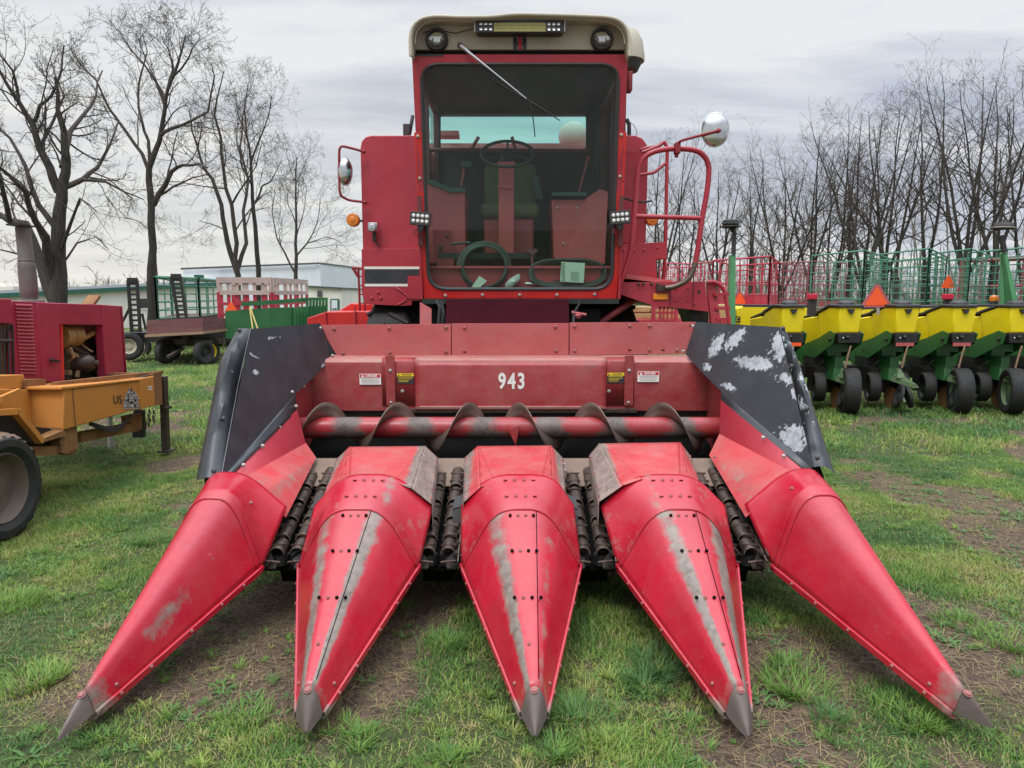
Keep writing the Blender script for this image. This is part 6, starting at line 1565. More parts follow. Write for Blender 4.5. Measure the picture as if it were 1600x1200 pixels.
# straw bales on a red wagon, seen under the combine's platform
bw = thing('bale_wagon', 'red flat wagon with a slatted tailgate, seen under the platform of the combine', 'wagon', P(1040, 500, 13))
k = MB(); k.prism([P(985, 500, 12.8), P(1150, 501, 12.8), P(1150, 510, 12.8), P(985, 510, 12.8)], (0, 2.2, 0)); part('deck', k, [M['red_rack']], bw)
k = MB(); k.box((P(1021, 490, 12.75) + P(1021, 490, 12.75)) / 2, (.07, .05, .34))
for x in (1031, 1037, 1043, 1050, 1056): k.box(P(x, 491, 12.75), (.03 if x < 1055 else .06, .04, .30))
k.box(P(1057, 480, 12.75), (.9, .04, .06)); k.box(P(1060, 490, 12.75), (.75, .02, .02)); part('tailgate', k, [M['red_rack']], bw)
for px in (1000, 1120): p = P(px, 560, 13.8); wheel(bw, (p.x, p.y, .36), (1, 0, 0), .36, .22, .2, [M['rubber'], M['grey_rim']])
k = MB(); k.box(P(1065, 530, 13.5), (1.6, .15, .15)); part('running_gear', k, [M['steel_dark']], bw)
for i, (x0_, x1_, y0, y1, lab) in enumerate(((990, 1018, 479, 489, 'tan straw bale at the left end of the upper layer on the red flat wagon'), (1019, 1075, 480, 489, 'tan straw bale in the middle of the upper layer on the red flat wagon'), (986, 1035, 490, 499.5, 'tan straw bale at the left of the lower layer on the red flat wagon'), (1036, 1090, 490, 499.5, 'tan straw bale at the right of the lower layer on the red flat wagon'), (1110, 1150, 476, 499.5, 'tan straw bale seen between the rungs of the ladder'))):
    k = MB(); a, b_ = P(x0_, y0, 13.1), P(x1_, y1, 13.1); k.box(((a.x + b_.x) / 2, 13.5, (a.z + b_.z) / 2), (b_.x - a.x, .6, a.z - b_.z)); o = part('straw_bale', k, [M['straw']], None, bevel=.02); meta(o, lab, 'straw bale', 'straw bales on the red flat wagon')

# ================================================================== TREES
class TB:                                   # fast twig-tube collector
    def __init__(s): s.V = []; s.F = []; s.n = 0
    def chain(s, pts, r0, r1, k):
        pts = np.array(pts); n = len(pts)
        t = np.gradient(pts, axis=0); t /= np.linalg.norm(t, axis=1)[:, None] + 1e-9
        ref = np.array([.3, .9, .1]); u = np.cross(t, ref); u /= np.linalg.norm(u, axis=1)[:, None] + 1e-9; w = np.cross(t, u)
        a = np.arange(k) * 2 * np.pi / k; r = np.linspace(r0, r1, n)[:, None, None]
        v = pts[:, None, :] + r * (u[:, None, :] * np.cos(a)[None, :, None] + w[:, None, :] * np.sin(a)[None, :, None])
        s.V.append(v.reshape(-1, 3)); i = np.arange(n - 1)[:, None] * k; j = np.arange(k)[None, :]; j2 = (j + 1) % k
        s.F.append((np.stack([i + j, i + j2, i + k + j2, i + k + j], -1).reshape(-1, 4) + s.n)); s.n += n * k
    def obj(s, name, mat, parent=None):
        V_ = np.concatenate(s.V); F_ = np.concatenate(s.F); base = ORG[parent.name] if parent is not None else Vector()
        V_ = V_ - np.array(base)
        me = bpy.data.meshes.new(name); me.vertices.add(len(V_)); me.vertices.foreach_set('co', V_.astype(np.float32).ravel())
        me.loops.add(F_.size); me.polygons.add(len(F_)); me.loops.foreach_set('vertex_index', F_.astype(np.int32).ravel()); me.polygons.foreach_set('loop_start', np.arange(0, F_.size, 4, dtype=np.int32))
        me.polygons.foreach_set('use_smooth', np.ones(len(F_), dtype=bool)); me.update(); me.validate(); me.materials.append(mat)
        o = bpy.data.objects.new(name, me); COL.objects.link(o)
        if parent is not None: o.parent = parent; ORG[o.name] = base.copy()
        return o
TR = random.Random(21)
def rvec(s=1.): return np.array([TR.gauss(0, s), TR.gauss(0, s), TR.gauss(0, s)])
def sprout(tb, p, d, L, r, lev, style):
    """one crooked branch and, by recursion, its twigs"""
    n = 5 if lev > 0 else 4
    pts = [p]; d = d / np.linalg.norm(d)
    for i in range(n):
        d = d + rvec(style['crook']) + np.array([0, 0, style['up'] * (1 if lev > 1 else .6)]); d /= np.linalg.norm(d)
        pts.append(pts[-1] + d * L / n)
    tb.chain(pts, r, r * (.45 if lev > 0 else .35), 5 if r > .02 else 3)
    if lev <= 0: return
    m = style['kids'][lev] if lev < len(style['kids']) else 4
    for i in range(m):
        t = .25 + .75 * (i + TR.random()) / m; j = min(int(t * n), n - 1); q = pts[j] + (pts[j + 1] - pts[j]) * (t * n - j)
        dd = pts[j + 1] - pts[j]; dd /= np.linalg.norm(dd)
        side = np.cross(dd, rvec()); side /= np.linalg.norm(side) + 1e-9
        a = R(TR.uniform(*style['ang'])); nd = dd * math.cos(a) + side * math.sin(a)
        sprout(tb, q, nd, L * TR.uniform(.42, .68) * (1.15 - .45 * t), max(style['rmin'], r * (1 - .5 * t) * .55), lev - 1, style)
ST_OAK = dict(crook=.16, up=.03, kids=[0, 3, 4, 5, 5], ang=(30, 65), rmin=.0048)
def drawn_tree(label, base, d, limbs, spread, style=ST_OAK, group='bare trees by the sheds', k=8, z0=-1.2, mat='bark'):
    """trunk and main limbs follow the tree's own skeleton; limbs: (polyline px, r0, r1, twig level, twig count)"""
    b0 = P(*base, d); t = thing('bare_tree', label, 'tree', (b0.x, b0.y, 0), group); ORG[t.name] = Vector((b0.x, b0.y, 0))
    trunk = TB(); crown = TB()
    for li, (pl_, r0, r1, lev, cnt) in enumerate(limbs):
        dd = TR.uniform(-1, 1) * spread
        n = len(pl_); pts = []
        for i, (x, y) in enumerate(pl_): pts.append(np.array(P(x, y, d + (dd * (i / (n - 1)) ** 1.2 if li > 0 else 0) )))
        # densify with slight crookedness
        q = [pts[0]]
        for a, b_ in zip(pts[:-1], pts[1:]):
            mid_ = (a + b_) / 2 + rvec(.02) * np.linalg.norm(b_ - a); q += [mid_, b_]
        (trunk if li == 0 or r0 > .10 else crown).chain(q, r0, r1, 10 if r0 > .08 else 6)
        tot = len(q) - 1
        for i in range(cnt):
            s_ = .18 + .82 * (i + TR.random()) / cnt if li else .55 + .45 * (i + TR.random()) / max(1, cnt); j = min(int(s_ * tot), tot - 1); p = q[j] + (q[j + 1] - q[j]) * (s_ * tot - j)
            dv = q[j + 1] - q[j]; dv /= np.linalg.norm(dv); side = np.cross(dv, rvec()); side /= np.linalg.norm(side) + 1e-9
            a = R(TR.uniform(25, 60)); nd = dv * math.cos(a) + side * math.sin(a)
            L = TR.uniform(.10, .17) * d * .36 * (1.1 - .45 * s_); rr = max(.010, (r0 + (r1 - r0) * s_) * .42)
            sprout(crown, p, nd, L * 1.35, min(rr, .036), lev, style)
    trunk.obj('trunk', M[mat], t); crown.obj('crown', M['twig'], t)
    return t
T1 = [([(92, 560), (90, 480), (92, 430), (91, 380), (93, 330), (97, 290), (104, 250), (100, 205), (90, 170), (86, 120)], .28, .035, 3, 7),
      ([(86, 470), (70, 430), (58, 395), (40, 350), (15, 345), (-10, 330), (-40, 300)], .19, .05, 3, 6),
      ([(88, 450), (76, 410), (72, 370), (55, 345), (40, 300), (20, 280), (0, 262)], .14, .03, 3, 6),
      ([(92, 300), (78, 262), (62, 232), (52, 195), (30, 160), (10, 130), (-5, 100)], .13, .025, 3, 8),
      ([(50, 195), (62, 165), (80, 150), (96, 110), (100, 70)], .06, .02, 3, 5),
      ([(94, 295), (130, 280), (152, 262), (170, 230), (185, 190)], .09, .02, 3, 6),
      ([(130, 281), (165, 284), (195, 300), (225, 312)], .05, .015, 3, 5),
      ([(98, 262), (104, 228), (110, 205), (130, 180), (150, 150), (160, 110)], .10, .02, 3, 7),
      ([(94, 400), (110, 350), (125, 310), (150, 330)], .06, .015, 2, 5),
      ([(90, 360), (60, 320), (40, 260), (15, 215), (-10, 190)], .09, .02, 3, 7),
      ([(15, 345), (5, 300), (-10, 250), (-30, 220)], .08, .02, 3, 5),
      ([(92, 420), (120, 380), (150, 370), (170, 390)], .035, .01, 2, 5), ([(60, 235), (100, 150), (78, 90)], .05, .015, 3, 5), ([(30, 165), (20, 110), (-8, 75)], .05, .015, 3, 5)]
drawn_tree('broad bare tree with a forked leaning trunk rising behind the dark red cowl', (92, 500), 21, T1, 2.5)
T2 = [([(237, 560), (238, 480), (236, 420), (236, 350), (235, 300), (233, 262), (243, 235), (252, 205), (257, 175), (262, 140), (278, 100), (284, 80), (290, 55)], .155, .02, 3, 8),
      ([(241, 560), (243, 440), (240, 380), (238, 330), (236, 300)], .10, .07, 2, 0),
      ([(234, 270), (222, 240), (200, 210), (180, 182), (168, 165), (150, 125), (125, 100), (115, 78)], .07, .015, 3, 8),
      ([(234, 262), (232, 220), (222, 190), (216, 150), (222, 110), (230, 80), (222, 52)], .06, .012, 3, 8),
      ([(250, 212), (270, 200), (300, 188), (325, 175), (335, 120), (330, 98)], .07, .012, 3, 8),
      ([(258, 162), (245, 130), (225, 100), (205, 78), (190, 58)], .06, .012, 3, 8),
      ([(240, 320), (258, 290), (268, 268), (285, 258), (312, 256), (325, 262)], .10, .02, 3, 5),
      ([(245, 308), (270, 292), (300, 278), (330, 270)], .05, .012, 3, 4),
      ([(236, 360), (215, 345), (195, 340), (185, 325)], .02, .006, 2, 4), ([(262, 140), (270, 110), (262, 75), (250, 50)], .05, .01, 3, 6), ([(270, 120), (295, 90), (312, 60)], .04, .01, 3, 6)]
drawn_tree('tall slender bare tree with a clean straight trunk behind the maroon flat wagon', (237, 520), 25, T2, 2.2)
T3 = [([(376, 560), (372, 430), (360, 395), (352, 360), (346, 320), (332, 280), (318, 262), (310, 235), (300, 205), (295, 170)], .13, .02, 3, 8),
      ([(372, 430), (370, 380), (362, 320), (350, 270), (345, 215), (335, 180), (340, 150), (350, 110)], .10, .015, 3, 9),
      ([(372, 420), (385, 380), (380, 330), (388, 280), (375, 230), (378, 190), (385, 150)], .09, .015, 3, 8),
      ([(362, 320), (380, 290), (400, 260), (410, 220)], .05, .01, 3, 6), ([(352, 360), (330, 350), (310, 345)], .03, .01, 3, 4)]
drawn_tree('bare tree with several stems above the faded white top boards', (372, 480), 30, T3, 2.4)
T3b = [([(408, 560), (404, 420), (400, 370), (396, 330), (394, 290), (392, 250), (386, 215), (382, 170), (388, 130)], .115, .015, 3, 9),
       ([(396, 320), (410, 290), (425, 280), (440, 250)], .05, .01, 3, 5), ([(392, 255), (405, 220), (420, 180), (425, 150)], .05, .01, 3, 7), ([(394, 290), (378, 260), (370, 220), (372, 180)], .05, .01, 3, 6), ([(386, 215), (372, 180), (368, 140)], .04, .01, 3, 5)]
drawn_tree('bare tree with one dark stem, to the right of the many-stemmed one', (405, 480), 31, T3b, 2.0)
T4 = [([(463, 560), (462, 430), (463, 400), (463, 360), (462, 310), (462, 270), (464, 245)], .13, .02, 3, 9),
      ([(460, 425), (445, 395), (432, 370), (425, 330), (430, 290)], .07, .012, 3, 8), ([(463, 400), (480, 380), (495, 350), (500, 310)], .06, .012, 3, 8), ([(463, 370), (475, 330), (480, 290)], .04, .01, 3, 6), ([(462, 350), (450, 320), (446, 280)], .04, .01, 3, 6), ([(480, 380), (510, 370), (535, 380)], .03, .01, 3, 5)]
drawn_tree('small round-crowned bare tree in front of the white warehouse', (462, 480), 42, T4, 2.5)

# woods on the right: upright, many-stemmed bare trees
ST_UP = dict(crook=.15, up=.045, kids=[0, 2, 4, 4, 5], ang=(25, 58), rmin=.0055)
def fan_tree(H, seed, stems=4, lean=0., width=.32):
    TR.seed(seed); tr_ = TB(); cr = TB()
    th = H * TR.uniform(.12, .26); d = np.array([lean, 0, 1.]); pts = [np.zeros(3)]
    for i in range(4): pts.append(pts[-1] + (d + rvec(.04)) * th / 4)
    r = H * .015; tr_.chain(pts, r * 1.25, r, 8)
    for s_ in range(stems):
        a = 2 * math.pi * (s_ + TR.random() * .7) / stems; w = width * TR.uniform(.5, 1.1)
        dd = np.array([math.cos(a) * w + lean, math.sin(a) * w, 1.]); dd /= np.linalg.norm(dd)
        p = pts[-1] * TR.uniform(.8, 1); L = (H - th) * TR.uniform(.82, 1.02); q = [p]; n = 9
        for i in range(n):
            dd = dd + rvec(.05) + np.array([0, 0, .035]); dd /= np.linalg.norm(dd); q.append(q[-1] + dd * L / n)
        tr_.chain(q, r * .5, .010, 6)
        for i in range(11):
            t = .16 + .80 * (i + TR.random()) / 11; j = min(int(t * n), n - 1); pp = q[j] + (q[j + 1] - q[j]) * (t * n - j)
            dv = q[j + 1] - q[j]; dv /= np.linalg.norm(dv); side = np.cross(dv, rvec()); side /= np.linalg.norm(side)
            an = R(TR.uniform(28, 60)); sprout(cr, pp, dv * math.cos(an) + side * math.sin(an), H * TR.uniform(.16, .30) * (1.15 - .6 * t), r * .22 * (1.15 - t), 3 if i % 3 == 0 else 2, ST_UP)
    return tr_, cr
protos = []
def place_fan(i, x, d, H, label, group, name='woodland_tree', rz=0., mir=1):
    tr_, cr = None, None
    t = thing(name, label, 'tree', (x, d, -.9 * smooth(18, 55, d)), group)
    h0, tm, cm = protos[i % len(protos)]
    s_ = H / h0; t.scale = (s_ * mir, s_, s_); t.rotation_euler = (0, 0, rz)
    for nm, me in (('trunk', tm), ('crown', cm)):
        o = bpy.data.objects.new(nm, me); COL.objects.link(o); o.parent = t
    return t
for sd, st_, wd, ln in ((101, 5, .42, 0), (102, 3, .36, .04), (103, 2, .26, -.06), (104, 4, .36, 0), (105, 2, .22, .10)):
    a, b_ = fan_tree(12., sd, st_, ln, wd)
    oa = a.obj('trunk', M['bark']); ob = b_.obj('crown', M['twig']); protos.append((12., oa.data, ob.data)); bpy.data.objects.remove(oa); bpy.data.objects.remove(ob)
def topz(py, d): return P(800, py, d).z
WOOD = [(1505, 66, 34, 0, 'tallest wide-forking bare tree, its trunk just left of the leaning marker arm'), (1548, 70, 37, 3, 'tall bare tree directly behind the top of the leaning marker arm'),
        (1600, 78, 36, 1, 'tall bare tree cut by the edge of the picture at the right'), (1452, 105, 40, 2, 'slim bare tree left of the tallest forking tree'),
        (1405, 140, 36, 4, 'bare tree leaning to the right above the green racks'), (1379, 128, 38, 3, 'bare tree with close upright stems behind the orange warning triangle'),
        (1344, 142, 35, 0, 'dark-stemmed bare tree above the left end of the green racks'), (1318, 165, 40, 2, 'thin bare tree just left of the dark-stemmed one'),
        (1295, 172, 38, 1, 'bare tree above the dull red rack, between two thin ones'), (1265, 182, 41, 3, 'bushy bare tree above the left of the dull red rack'),
        (1222, 205, 42, 0, 'spreading bare tree at the step where the wood gets lower'), (1175, 222, 45, 2, 'bare tree just right of the slim sensor pole'),
        (1120, 235, 46, 3, 'bare tree above the bright red rack, between handrail and sensor pole'), (1065, 225, 44, 1, 'bare tree seen inside the loop of the large handrail'), (1028, 205, 36, 0, 'bare tree showing right beside the red side housing of the cab'), (1650, 90, 36, 3, 'bare tree just outside the picture at the right')]
for i, (px, py, d, pi_, lab) in enumerate(WOOD):
    if px > 1640: continue
    b0 = P(px, 470, d); H = topz(py, d) + .9 * smooth(18, 55, d)
    place_fan(pi_, b0.x, d, H, lab, 'bare trees at the edge of the wood', rz=R(40 * i % 360), mir=-1 if i % 2 else 1)
# the wood behind them, one mass
wt = TB(); TR.seed(77)
ST_BG = dict(crook=.15, up=.04, kids=[0, 3, 4, 5], ang=(22, 55), rmin=.008)
for i in range(46):
    d = TR.uniform(50, 75); px = TR.uniform(985, 1760)
    topy = np.interp(px, [985, 1050, 1200, 1300, 1400, 1500, 1600, 1700], [262, 262, 240, 210, 180, 150, 140, 150]) + 30 + abs(TR.gauss(0, 70))
    x = P(px, 460, d).x; z0 = -.9; H = max(3.0, topz(topy, d) + .9)
    dd = np.array([TR.gauss(0, .07), TR.gauss(0, .05), 1.]); q = [np.array([x, d, z0])]
    for j in range(7): dd = dd + rvec(.05); dd /= np.linalg.norm(dd); q.append(q[-1] + dd * H / 7)
    wt.chain(q, TR.uniform(.04, .11), .012, 5)
    for j in range(9):
        t = .22 + .75 * (j + TR.random()) / 9; jj = min(int(t * 7), 6); p = q[jj] + (q[jj + 1] - q[jj]) * (t * 7 - jj); side = rvec(); side[2] = abs(side[2]) * .5; side /= np.linalg.norm(side)
        sprout(wt, p, side * .6 + np.array([0, 0, .75]), H * TR.uniform(.16, .32) * (1.2 - .7 * t), .026, 2, ST_BG)
# thicket at the foot of the wood
for i in range(1500):
    d = TR.uniform(36, 70); px = TR.uniform(960, 1800); x = P(px, 460, d).x; p = np.array([x, d, -.9]); dd = rvec(.25) + np.array([0, 0, 1.])
    sprout(wt, p, dd, TR.uniform(1.6, 4.6), TR.uniform(.010, .020), 2 if i % 2 else 1, ST_BG)
wo = wt.obj('woodland', M['bark_warm']); meta(wo, 'dense leafless wood behind the pipe-rack wagons', 'woodland', kind='stuff')
# low bushes and trees on the skyline far to the left
wt = TB(); TR.seed(78)
for i in range(260):
    d = TR.uniform(90, 130); px = TR.uniform(-250, 900); x = P(px, 460, d).x; p = np.array([x, d, -1.]); dd = rvec(.2) + np.array([0, 0, 1.])
    sprout(wt, p, dd, TR.uniform(2.5, 5.5), .06, 2, dict(ST_BG, rmin=.03))
wo = wt.obj('treeline', M['bark_warm']); meta(wo, 'low far-off bare treeline over the roofs of the sheds', 'treeline', kind='stuff')
# bird-like clump of leaves caught in the twigs by the second trunk: left out of the count, it is part of the tree

# ================================================================== GROUND AND GRASS
def vnoise(x, y, s, seed=0):
    """smooth value noise, vectorised"""
    x = np.asarray(x) * s + 57.3 * seed; y = np.asarray(y) * s + 31.7 * seed
    xi = np.floor(x).astype(np.int64); yi = np.floor(y).astype(np.int64); xf = x - xi; yf = y - yi
    def h(a, b):
        n = (a * 374761393 + b * 668265263 + seed * 1442695041) & 0xFFFFFFFF
        n = ((n ^ (n >> 13)) * 1274126177) & 0xFFFFFFFF
        return ((n ^ (n >> 16)) & 0xFFFF) / 65535.
    u = xf * xf * (3 - 2 * xf); v = yf * yf * (3 - 2 * yf)
    return (h(xi, yi) * (1 - u) + h(xi + 1, yi) * u) * (1 - v) + (h(xi, yi + 1) * (1 - u) + h(xi + 1, yi + 1) * u) * v
def fbm(x, y, s, seed=0, o=4):
    a = 0; w = .5; t = 0
    for i in range(o): a = a + w * vnoise(x, y, s * 2 ** i, seed + i); t += w; w *= .55
    return a / t
def dirtmask(x, y):
    """1 = bare soil, 0 = full grass"""
    n = fbm(x, y, .9, 3, 5) + .10 * fbm(x, y, 6, 9, 2) - .05
    near = np.clip((7.5 - y) / 6, 0, 1)
    under = np.exp(-(((x) / 2.0) ** 2 + ((y - 3.2) / 1.6) ** 2)) * .10
    right = .02 * np.clip(x / 3, 0, 1) * np.clip((9 - y) / 5, 0, 1)
    m = (n + near * .075 + under + right - .580 - .10 * np.clip((y - 7) / 3, 0, 1)) / .10
    return np.clip(m, 0, 1)
def gzv(x, y):
    t = np.clip((np.asarray(y) - 18) / 37, 0, 1); t = t * t * (3 - 2 * t)
    near = np.clip((14 - np.asarray(y)) / 6, 0, 1)
    return -.9 * t + (fbm(x, y, 1.3, 21, 4) - .5) * .05 * near - .01
def ground():
    ys = np.concatenate([np.arange(-3, 12, .07), np.arange(12, 40, .5), np.array([42, 46, 50, 56, 64, 80, 110, 160, 240, 400])])
    xs = np.concatenate([[-400, -200, -100, -60, -40], np.arange(-30, -8, 1.), np.arange(-8, 8, .08), np.arange(8, 31, 1.), [40, 60, 100, 200, 400]])
    Xg, Yg = np.meshgrid(xs, ys); Zg = gzv(Xg, Yg); nx, ny = len(xs), len(ys)
    V_ = np.stack([Xg, Yg, Zg], -1).reshape(-1, 3); i = np.arange(ny - 1)[:, None] * nx; j = np.arange(nx - 1)[None, :]
    F_ = np.stack([i + j, i + j + 1, i + nx + j + 1, i + nx + j], -1).reshape(-1, 4)
    me = bpy.data.meshes.new('ground'); me.vertices.add(len(V_)); me.vertices.foreach_set('co', V_.astype(np.float32).ravel())
    me.loops.add(F_.size); me.polygons.add(len(F_)); me.loops.foreach_set('vertex_index', F_.astype(np.int32).ravel()); me.polygons.foreach_set('loop_start', np.arange(0, F_.size, 4, dtype=np.int32))
    me.polygons.foreach_set('use_smooth', np.ones(len(F_), dtype=bool)); me.update()
    a = me.attributes.new('dirt', 'FLOAT', 'POINT'); a.data.foreach_set('value', dirtmask(V_[:, 0], V_[:, 1]).astype(np.float32))
    o = bpy.data.objects.new('ground', me); COL.objects.link(o); o['kind'] = 'structure'
    m, nt, b = new_mat('soil and turf')
    at = nt.nodes.new('ShaderNodeAttribute'); at.attribute_name = 'dirt'
    n1 = nz(nt, 9, 8, .7); n2 = nz(nt, 45, 5, .7); n3 = nz(nt, .35, 5, .6)
    soil = mixc(nt, mr(nt, n1, .35, .65), (.10, .064, .042), (.25, .165, .11)); soil = mixc(nt, mr(nt, n2, .50, .62), soil, (.055, .035, .025)); soil = mixc(nt, mr(nt, nz(nt, 120, 3, .7), .58, .66), soil, (.33, .25, .17))
    turf = mixc(nt, mr(nt, n1, .35, .65), (.05, .08, .022), (.12, .17, .04)); turf = mixc(nt, mr(nt, n2, .56, .68), turf, (.095, .075, .042)); turf = mixc(nt, mr(nt, n3, .4, .65), turf, (.075, .10, .028))  # turf set darker than the blades so gaps read as shadow
    f = mathn(nt, 'ADD', at.outputs['Fac'], mathn(nt, 'MULTIPLY', mathn(nt, 'SUBTRACT', n2, .5), 1.2)); f = mathn(nt, 'MULTIPLY', f, 1.6, True)
    sx = nt.nodes.new('ShaderNodeSeparateXYZ'); tc = nt.nodes.new('ShaderNodeTexCoord'); nt.links.new(tc.outputs['Object'], sx.inputs[0])
    nt.links.new(mixc(nt, f, turf, soil), b.inputs['Base Color']); b.inputs['Roughness'].default_value = .95
    bump(nt, b, mathn(nt, 'ADD', n1, mathn(nt, 'MULTIPLY', n2, .9)), 1., .06)
    me.materials.append(m); meta(o, 'worn grassy ground with bare soil patches', None, kind='structure'); return o
ground()

def grass_mat():
    m, nt, b = new_mat('grass blades')
    at = nt.nodes.new('ShaderNodeAttribute'); at.attribute_name = 'tint'
    cr = nt.nodes.new('ShaderNodeValToRGB'); e = cr.color_ramp.elements
    e[0].position = 0; e[0].color = (.055, .14, .045, 1); e[1].position = 1; e[1].color = (.44, .34, .18, 1)
    for p, c in ((.25, (.10, .22, .075)), (.45, (.125, .255, .055)), (.62, (.21, .345, .065)), (.76, (.37, .45, .11)), (.86, (.38, .33, .15))):
        x = cr.color_ramp.elements.new(p); x.color = c4(c)
    nt.links.new(at.outputs['Fac'], cr.inputs[0]); nt.links.new(cr.outputs[0], b.inputs['Base Color'])
    b.inputs['Roughness'].default_value = .55; b.inputs['Specular IOR Level'].default_value = .3
    # thin leaves let some light through
    tl = nt.nodes.new('ShaderNodeBsdfTranslucent'); nt.links.new(cr.outputs[0], tl.inputs[0]); ms = nt.nodes.new('ShaderNodeMixShader'); ms.inputs[0].default_value = .38
    out = [n for n in nt.nodes if n.type == 'OUTPUT_MATERIAL'][0]
    nt.links.new(b.outputs[0], ms.inputs[1]); nt.links.new(tl.outputs[0], ms.inputs[2]); nt.links.new(ms.outputs[0], out.inputs[0])
    return m
GM = grass_mat()
def blades(name, x, y, h, w, az, lean, tint, label, curl=.6):
    n = len(x); z = gzv(x, y) - .004
    dx, dy = np.cos(az), np.sin(az); sx, sy = -dy, dx
    def pt(t, wf, s_):
        o = lean * h * (t ** (1 + curl)); zz = h * t * (1 - .28 * lean * t)
        return np.stack([x + dx * o + sx * w * wf * s_, y + dy * o + sy * w * wf * s_, z + zz], -1)
    V_ = np.stack([pt(0, .5, -1), pt(0, .5, 1), pt(.5, .45, -1), pt(.5, .45, 1), pt(1., 0, 0)], 1).reshape(-1, 3)
    b0 = np.arange(n, dtype=np.int32)[:, None] * 5
    q = (b0 + np.array([0, 1, 3, 2], dtype=np.int32)); t = (b0 + np.array([2, 3, 4], dtype=np.int32))
    li = np.concatenate([q, t], 1).ravel(); ls = (np.arange(n, dtype=np.int32)[:, None] * 7 + np.array([0, 4], dtype=np.int32)).ravel()
    me = bpy.data.meshes.new(name); me.vertices.add(len(V_)); me.vertices.foreach_set('co', V_.astype(np.float32).ravel())
    me.loops.add(len(li)); me.polygons.add(len(ls)); me.loops.foreach_set('vertex_index', li); me.polygons.foreach_set('loop_start', ls)
    me.polygons.foreach_set('use_smooth', np.ones(len(ls), dtype=bool)); me.update()
    a = me.attributes.new('tint', 'FLOAT', 'POINT'); a.data.foreach_set('value', np.repeat(np.clip(tint, 0, 1), 5).astype(np.float32))
    me.materials.append(GM); o = bpy.data.objects.new(name, me); COL.objects.link(o)
    meta(o, label, 'grass', kind='stuff'); return o
def wedge(n, y0, y1, p=1.0, xm=.84, xo=1.2):
    y = y0 + (y1 - y0) * rng.random(n) ** p; half = y * xm + xo
    return (rng.random(n) * 2 - 1) * half, y
def tintfield(x, y):
    t = .52 + .55 * (fbm(x, y, .55, 40, 3) - .5) + .9 * (fbm(x, y, 2.6, 50, 3) - .5)
    return t + np.clip((y - 8) / 10, 0, 1) * .10
# turf carpet
def carpet(n, y0, y1, hmin, hmax, wd, seed_, thr=.55, p=1., label='', clump=2.2):
    x, y = wedge(n, y0, y1, p); d = dirtmask(x, y)
    lush = fbm(x, y, clump, 70, 3)
    keep = rng.random(len(x)) > np.clip(d * .94, 0, .94)
    keep &= rng.random(len(x)) < np.clip((lush - .18) * 2.6, .5, 1)
    x, y, d, lush = x[keep], y[keep], d[keep], lush[keep]; n = len(x)
    h = (hmin + (hmax - hmin) * rng.random(n) ** 1.6) * (.75 + .85 * np.clip((lush - .35) * 2.4, 0, 1)) * (1 - .45 * d)
    tint = tintfield(x, y) + rng.normal(0, .10, n) + d * .14
    dry = rng.random(n) < .09 + .25 * d; tint[dry] = .84 + .16 * rng.random(dry.sum())
    return blades('grass', x, y, h, wd * (.7 + .6 * rng.random(n)), rng.random(n) * 2 * np.pi, .25 + .9 * rng.random(n), tint, label)
carpet(900000, 1.55, 7.0, .012, .042, .0040, 1, label='short trodden grass between bare soil patches in front of the machines', p=.75)
carpet(280000, 7.0, 16, .03, .085, .009, 2, label='green turf around and behind the machines', p=.8)
carpet(150000, 16, 48, .05, .12, .03, 3, label='far green turf under the wagons', p=.8)
# bunches of longer grass
def tufts(n, y0, y1, hr, wd, per, label, p=1.):
    cx, cy = wedge(n, y0, y1, p); d = dirtmask(cx, cy); s_ = fbm(cx, cy, 1.4, 90, 3)
    keep = (s_ > .47) & (rng.random(n) > d * .7); cx, cy = cx[keep], cy[keep]; n = len(cx)
    size = hr[0] + (hr[1] - hr[0]) * rng.random(n) ** 2.2; tn = tintfield(cx, cy) + rng.normal(0, .12, n)
    k_ = np.repeat(np.arange(n), per); m = len(k_); az = rng.random(m) * 2 * np.pi; rr = rng.random(m) ** .7 * size[k_] * .40
    x = cx[k_] + np.cos(az) * rr; y = cy[k_] + np.sin(az) * rr
    return blades('grass_tuft', x, y, size[k_] * (.55 + .5 * rng.random(m)), wd * (.7 + .6 * rng.random(m)), az + rng.normal(0, .5, m), .45 + .8 * rng.random(m), tn[k_] + rng.normal(0, .07, m), label)
tufts(5200, 1.55, 7.5, (.02, .07), .0042, 26, 'longer tufts of bright and blue-green grass around the snouts', p=.75)
tufts(3000, 7, 15, (.06, .14), .009, 20, 'longer tufts of grass beyond the machines', p=.8)
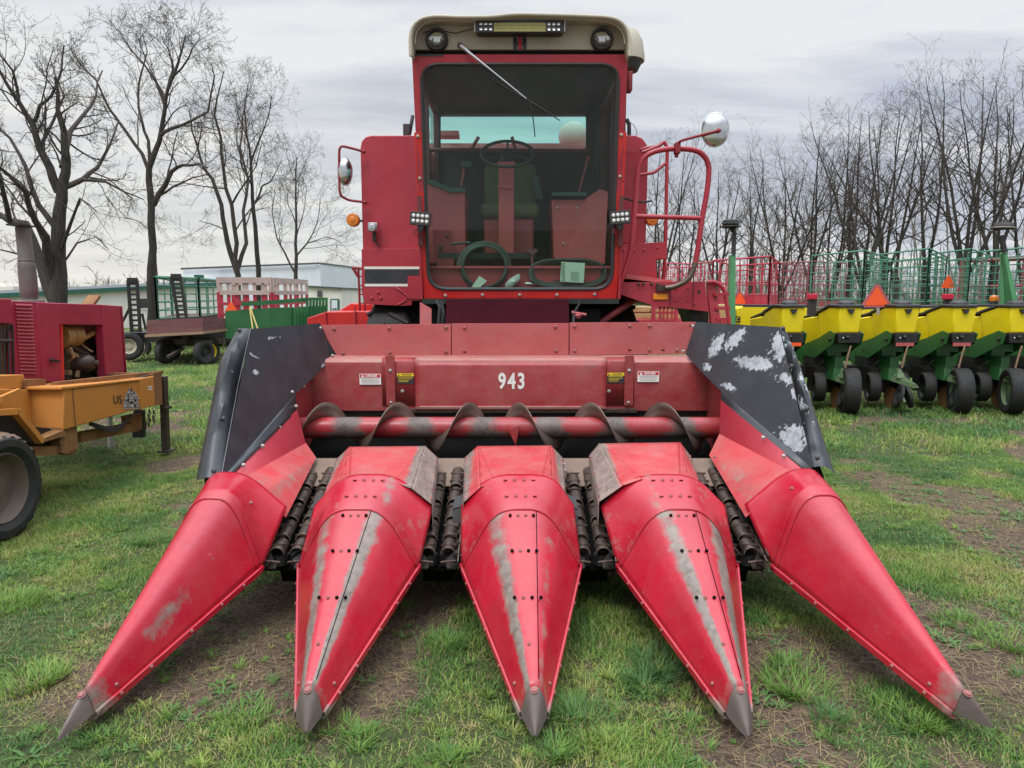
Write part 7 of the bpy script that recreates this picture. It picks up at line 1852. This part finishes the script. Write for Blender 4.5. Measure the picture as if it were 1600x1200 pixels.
# specific large clumps seen in the photograph
def clump(px, py, r, h, n, tint):
    c = PZ(px, py, 0.02); az = rng.random(n) * 2 * np.pi; rr = rng.random(n) ** .6 * r
    az2 = az + rng.normal(0, .9, n); asym = 1 + .5 * np.sin(az + rng.random() * 6)
    return c.x + np.cos(az) * rr * asym, c.y + np.sin(az) * rr * asym, h * .72 * (.3 + .8 * rng.random(n)), az2, tint + rng.normal(0, .07, n)
cl = [clump(*a) for a in ((1030, 1040, .13, .15, 420, .28), (60, 1060, .13, .11, 420, .60), (1440, 1120, .12, .11, 360, .60), (1240, 1070, .13, .12, 380, .52), (900, 1110, .10, .13, 300, .36), (1005, 1060, .08, .13, 260, .30), (700, 1000, .10, .12, 300, .42), (1230, 1030, .12, .11, 260, .5),
      (1420, 1100, .10, .10, 260, .58), (390, 1110, .09, .09, 260, .48), (870, 1170, .08, .09, 240, .48), (700, 1180, .08, .1, 260, .5), (1580, 1000, .14, .10, 300, .55), (30, 930, .16, .12, 420, .55), (230, 840, .15, .11, 320, .40), (1300, 1110, .06, .12, 160, .34), (560, 1140, .07, .08, 200, .5), (1500, 960, .12, .1, 260, .5), (950, 1150, .07, .08, 200, .6))]
x, y, h, az, tn = [np.concatenate(c) for c in zip(*cl)]
blades('grass_tuft', x, y, h, .0044 * (.7 + .6 * rng.random(len(x))), az, .5 + .7 * rng.random(len(x)), tn, 'large spiky clumps of grass standing among the snout points')
# broad-leaved weeds: little rosettes
def weeds(n, label):
    cx, cy = wedge(n, 1.6, 8, .7); s_ = fbm(cx, cy, 1.1, 120, 3); keep = s_ > .50; cx, cy = cx[keep], cy[keep]; n = len(cx); per = 7
    size = .012 + .022 * rng.random(n) ** 2; k_ = np.repeat(np.arange(n), per); m = len(k_); az = np.tile(np.arange(per) * 2 * np.pi / per, n) + rng.normal(0, .3, m) + np.repeat(rng.random(n) * 6, per)
    return blades('weed', cx[k_] + .2 * size[k_] * np.cos(az), cy[k_] + .2 * size[k_] * np.sin(az), size[k_] * (.8 + .6 * rng.random(m)), size[k_] * .42, az, 1.3 + .5 * rng.random(m), .22 + .25 * rng.random(m), label, curl=.1)
weeds(9000, 'small broad-leaved weeds growing flat among the grass')
# dead stalks and straw litter lying on the soil
n = 110000; x, y = wedge(n, 1.55, 8, .7); k_ = rng.random(n) < .25 + .75 * dirtmask(x, y); x, y = x[k_], y[k_]; n = len(x)
blades('straw_litter', x, y, .012 + .05 * rng.random(n) ** 2, np.full(n, .0022), rng.random(n) * 2 * np.pi, 2.2 + 1.5 * rng.random(n), .86 + .14 * rng.random(n), 'dry straw and dead stalks lying on the soil', curl=.05)
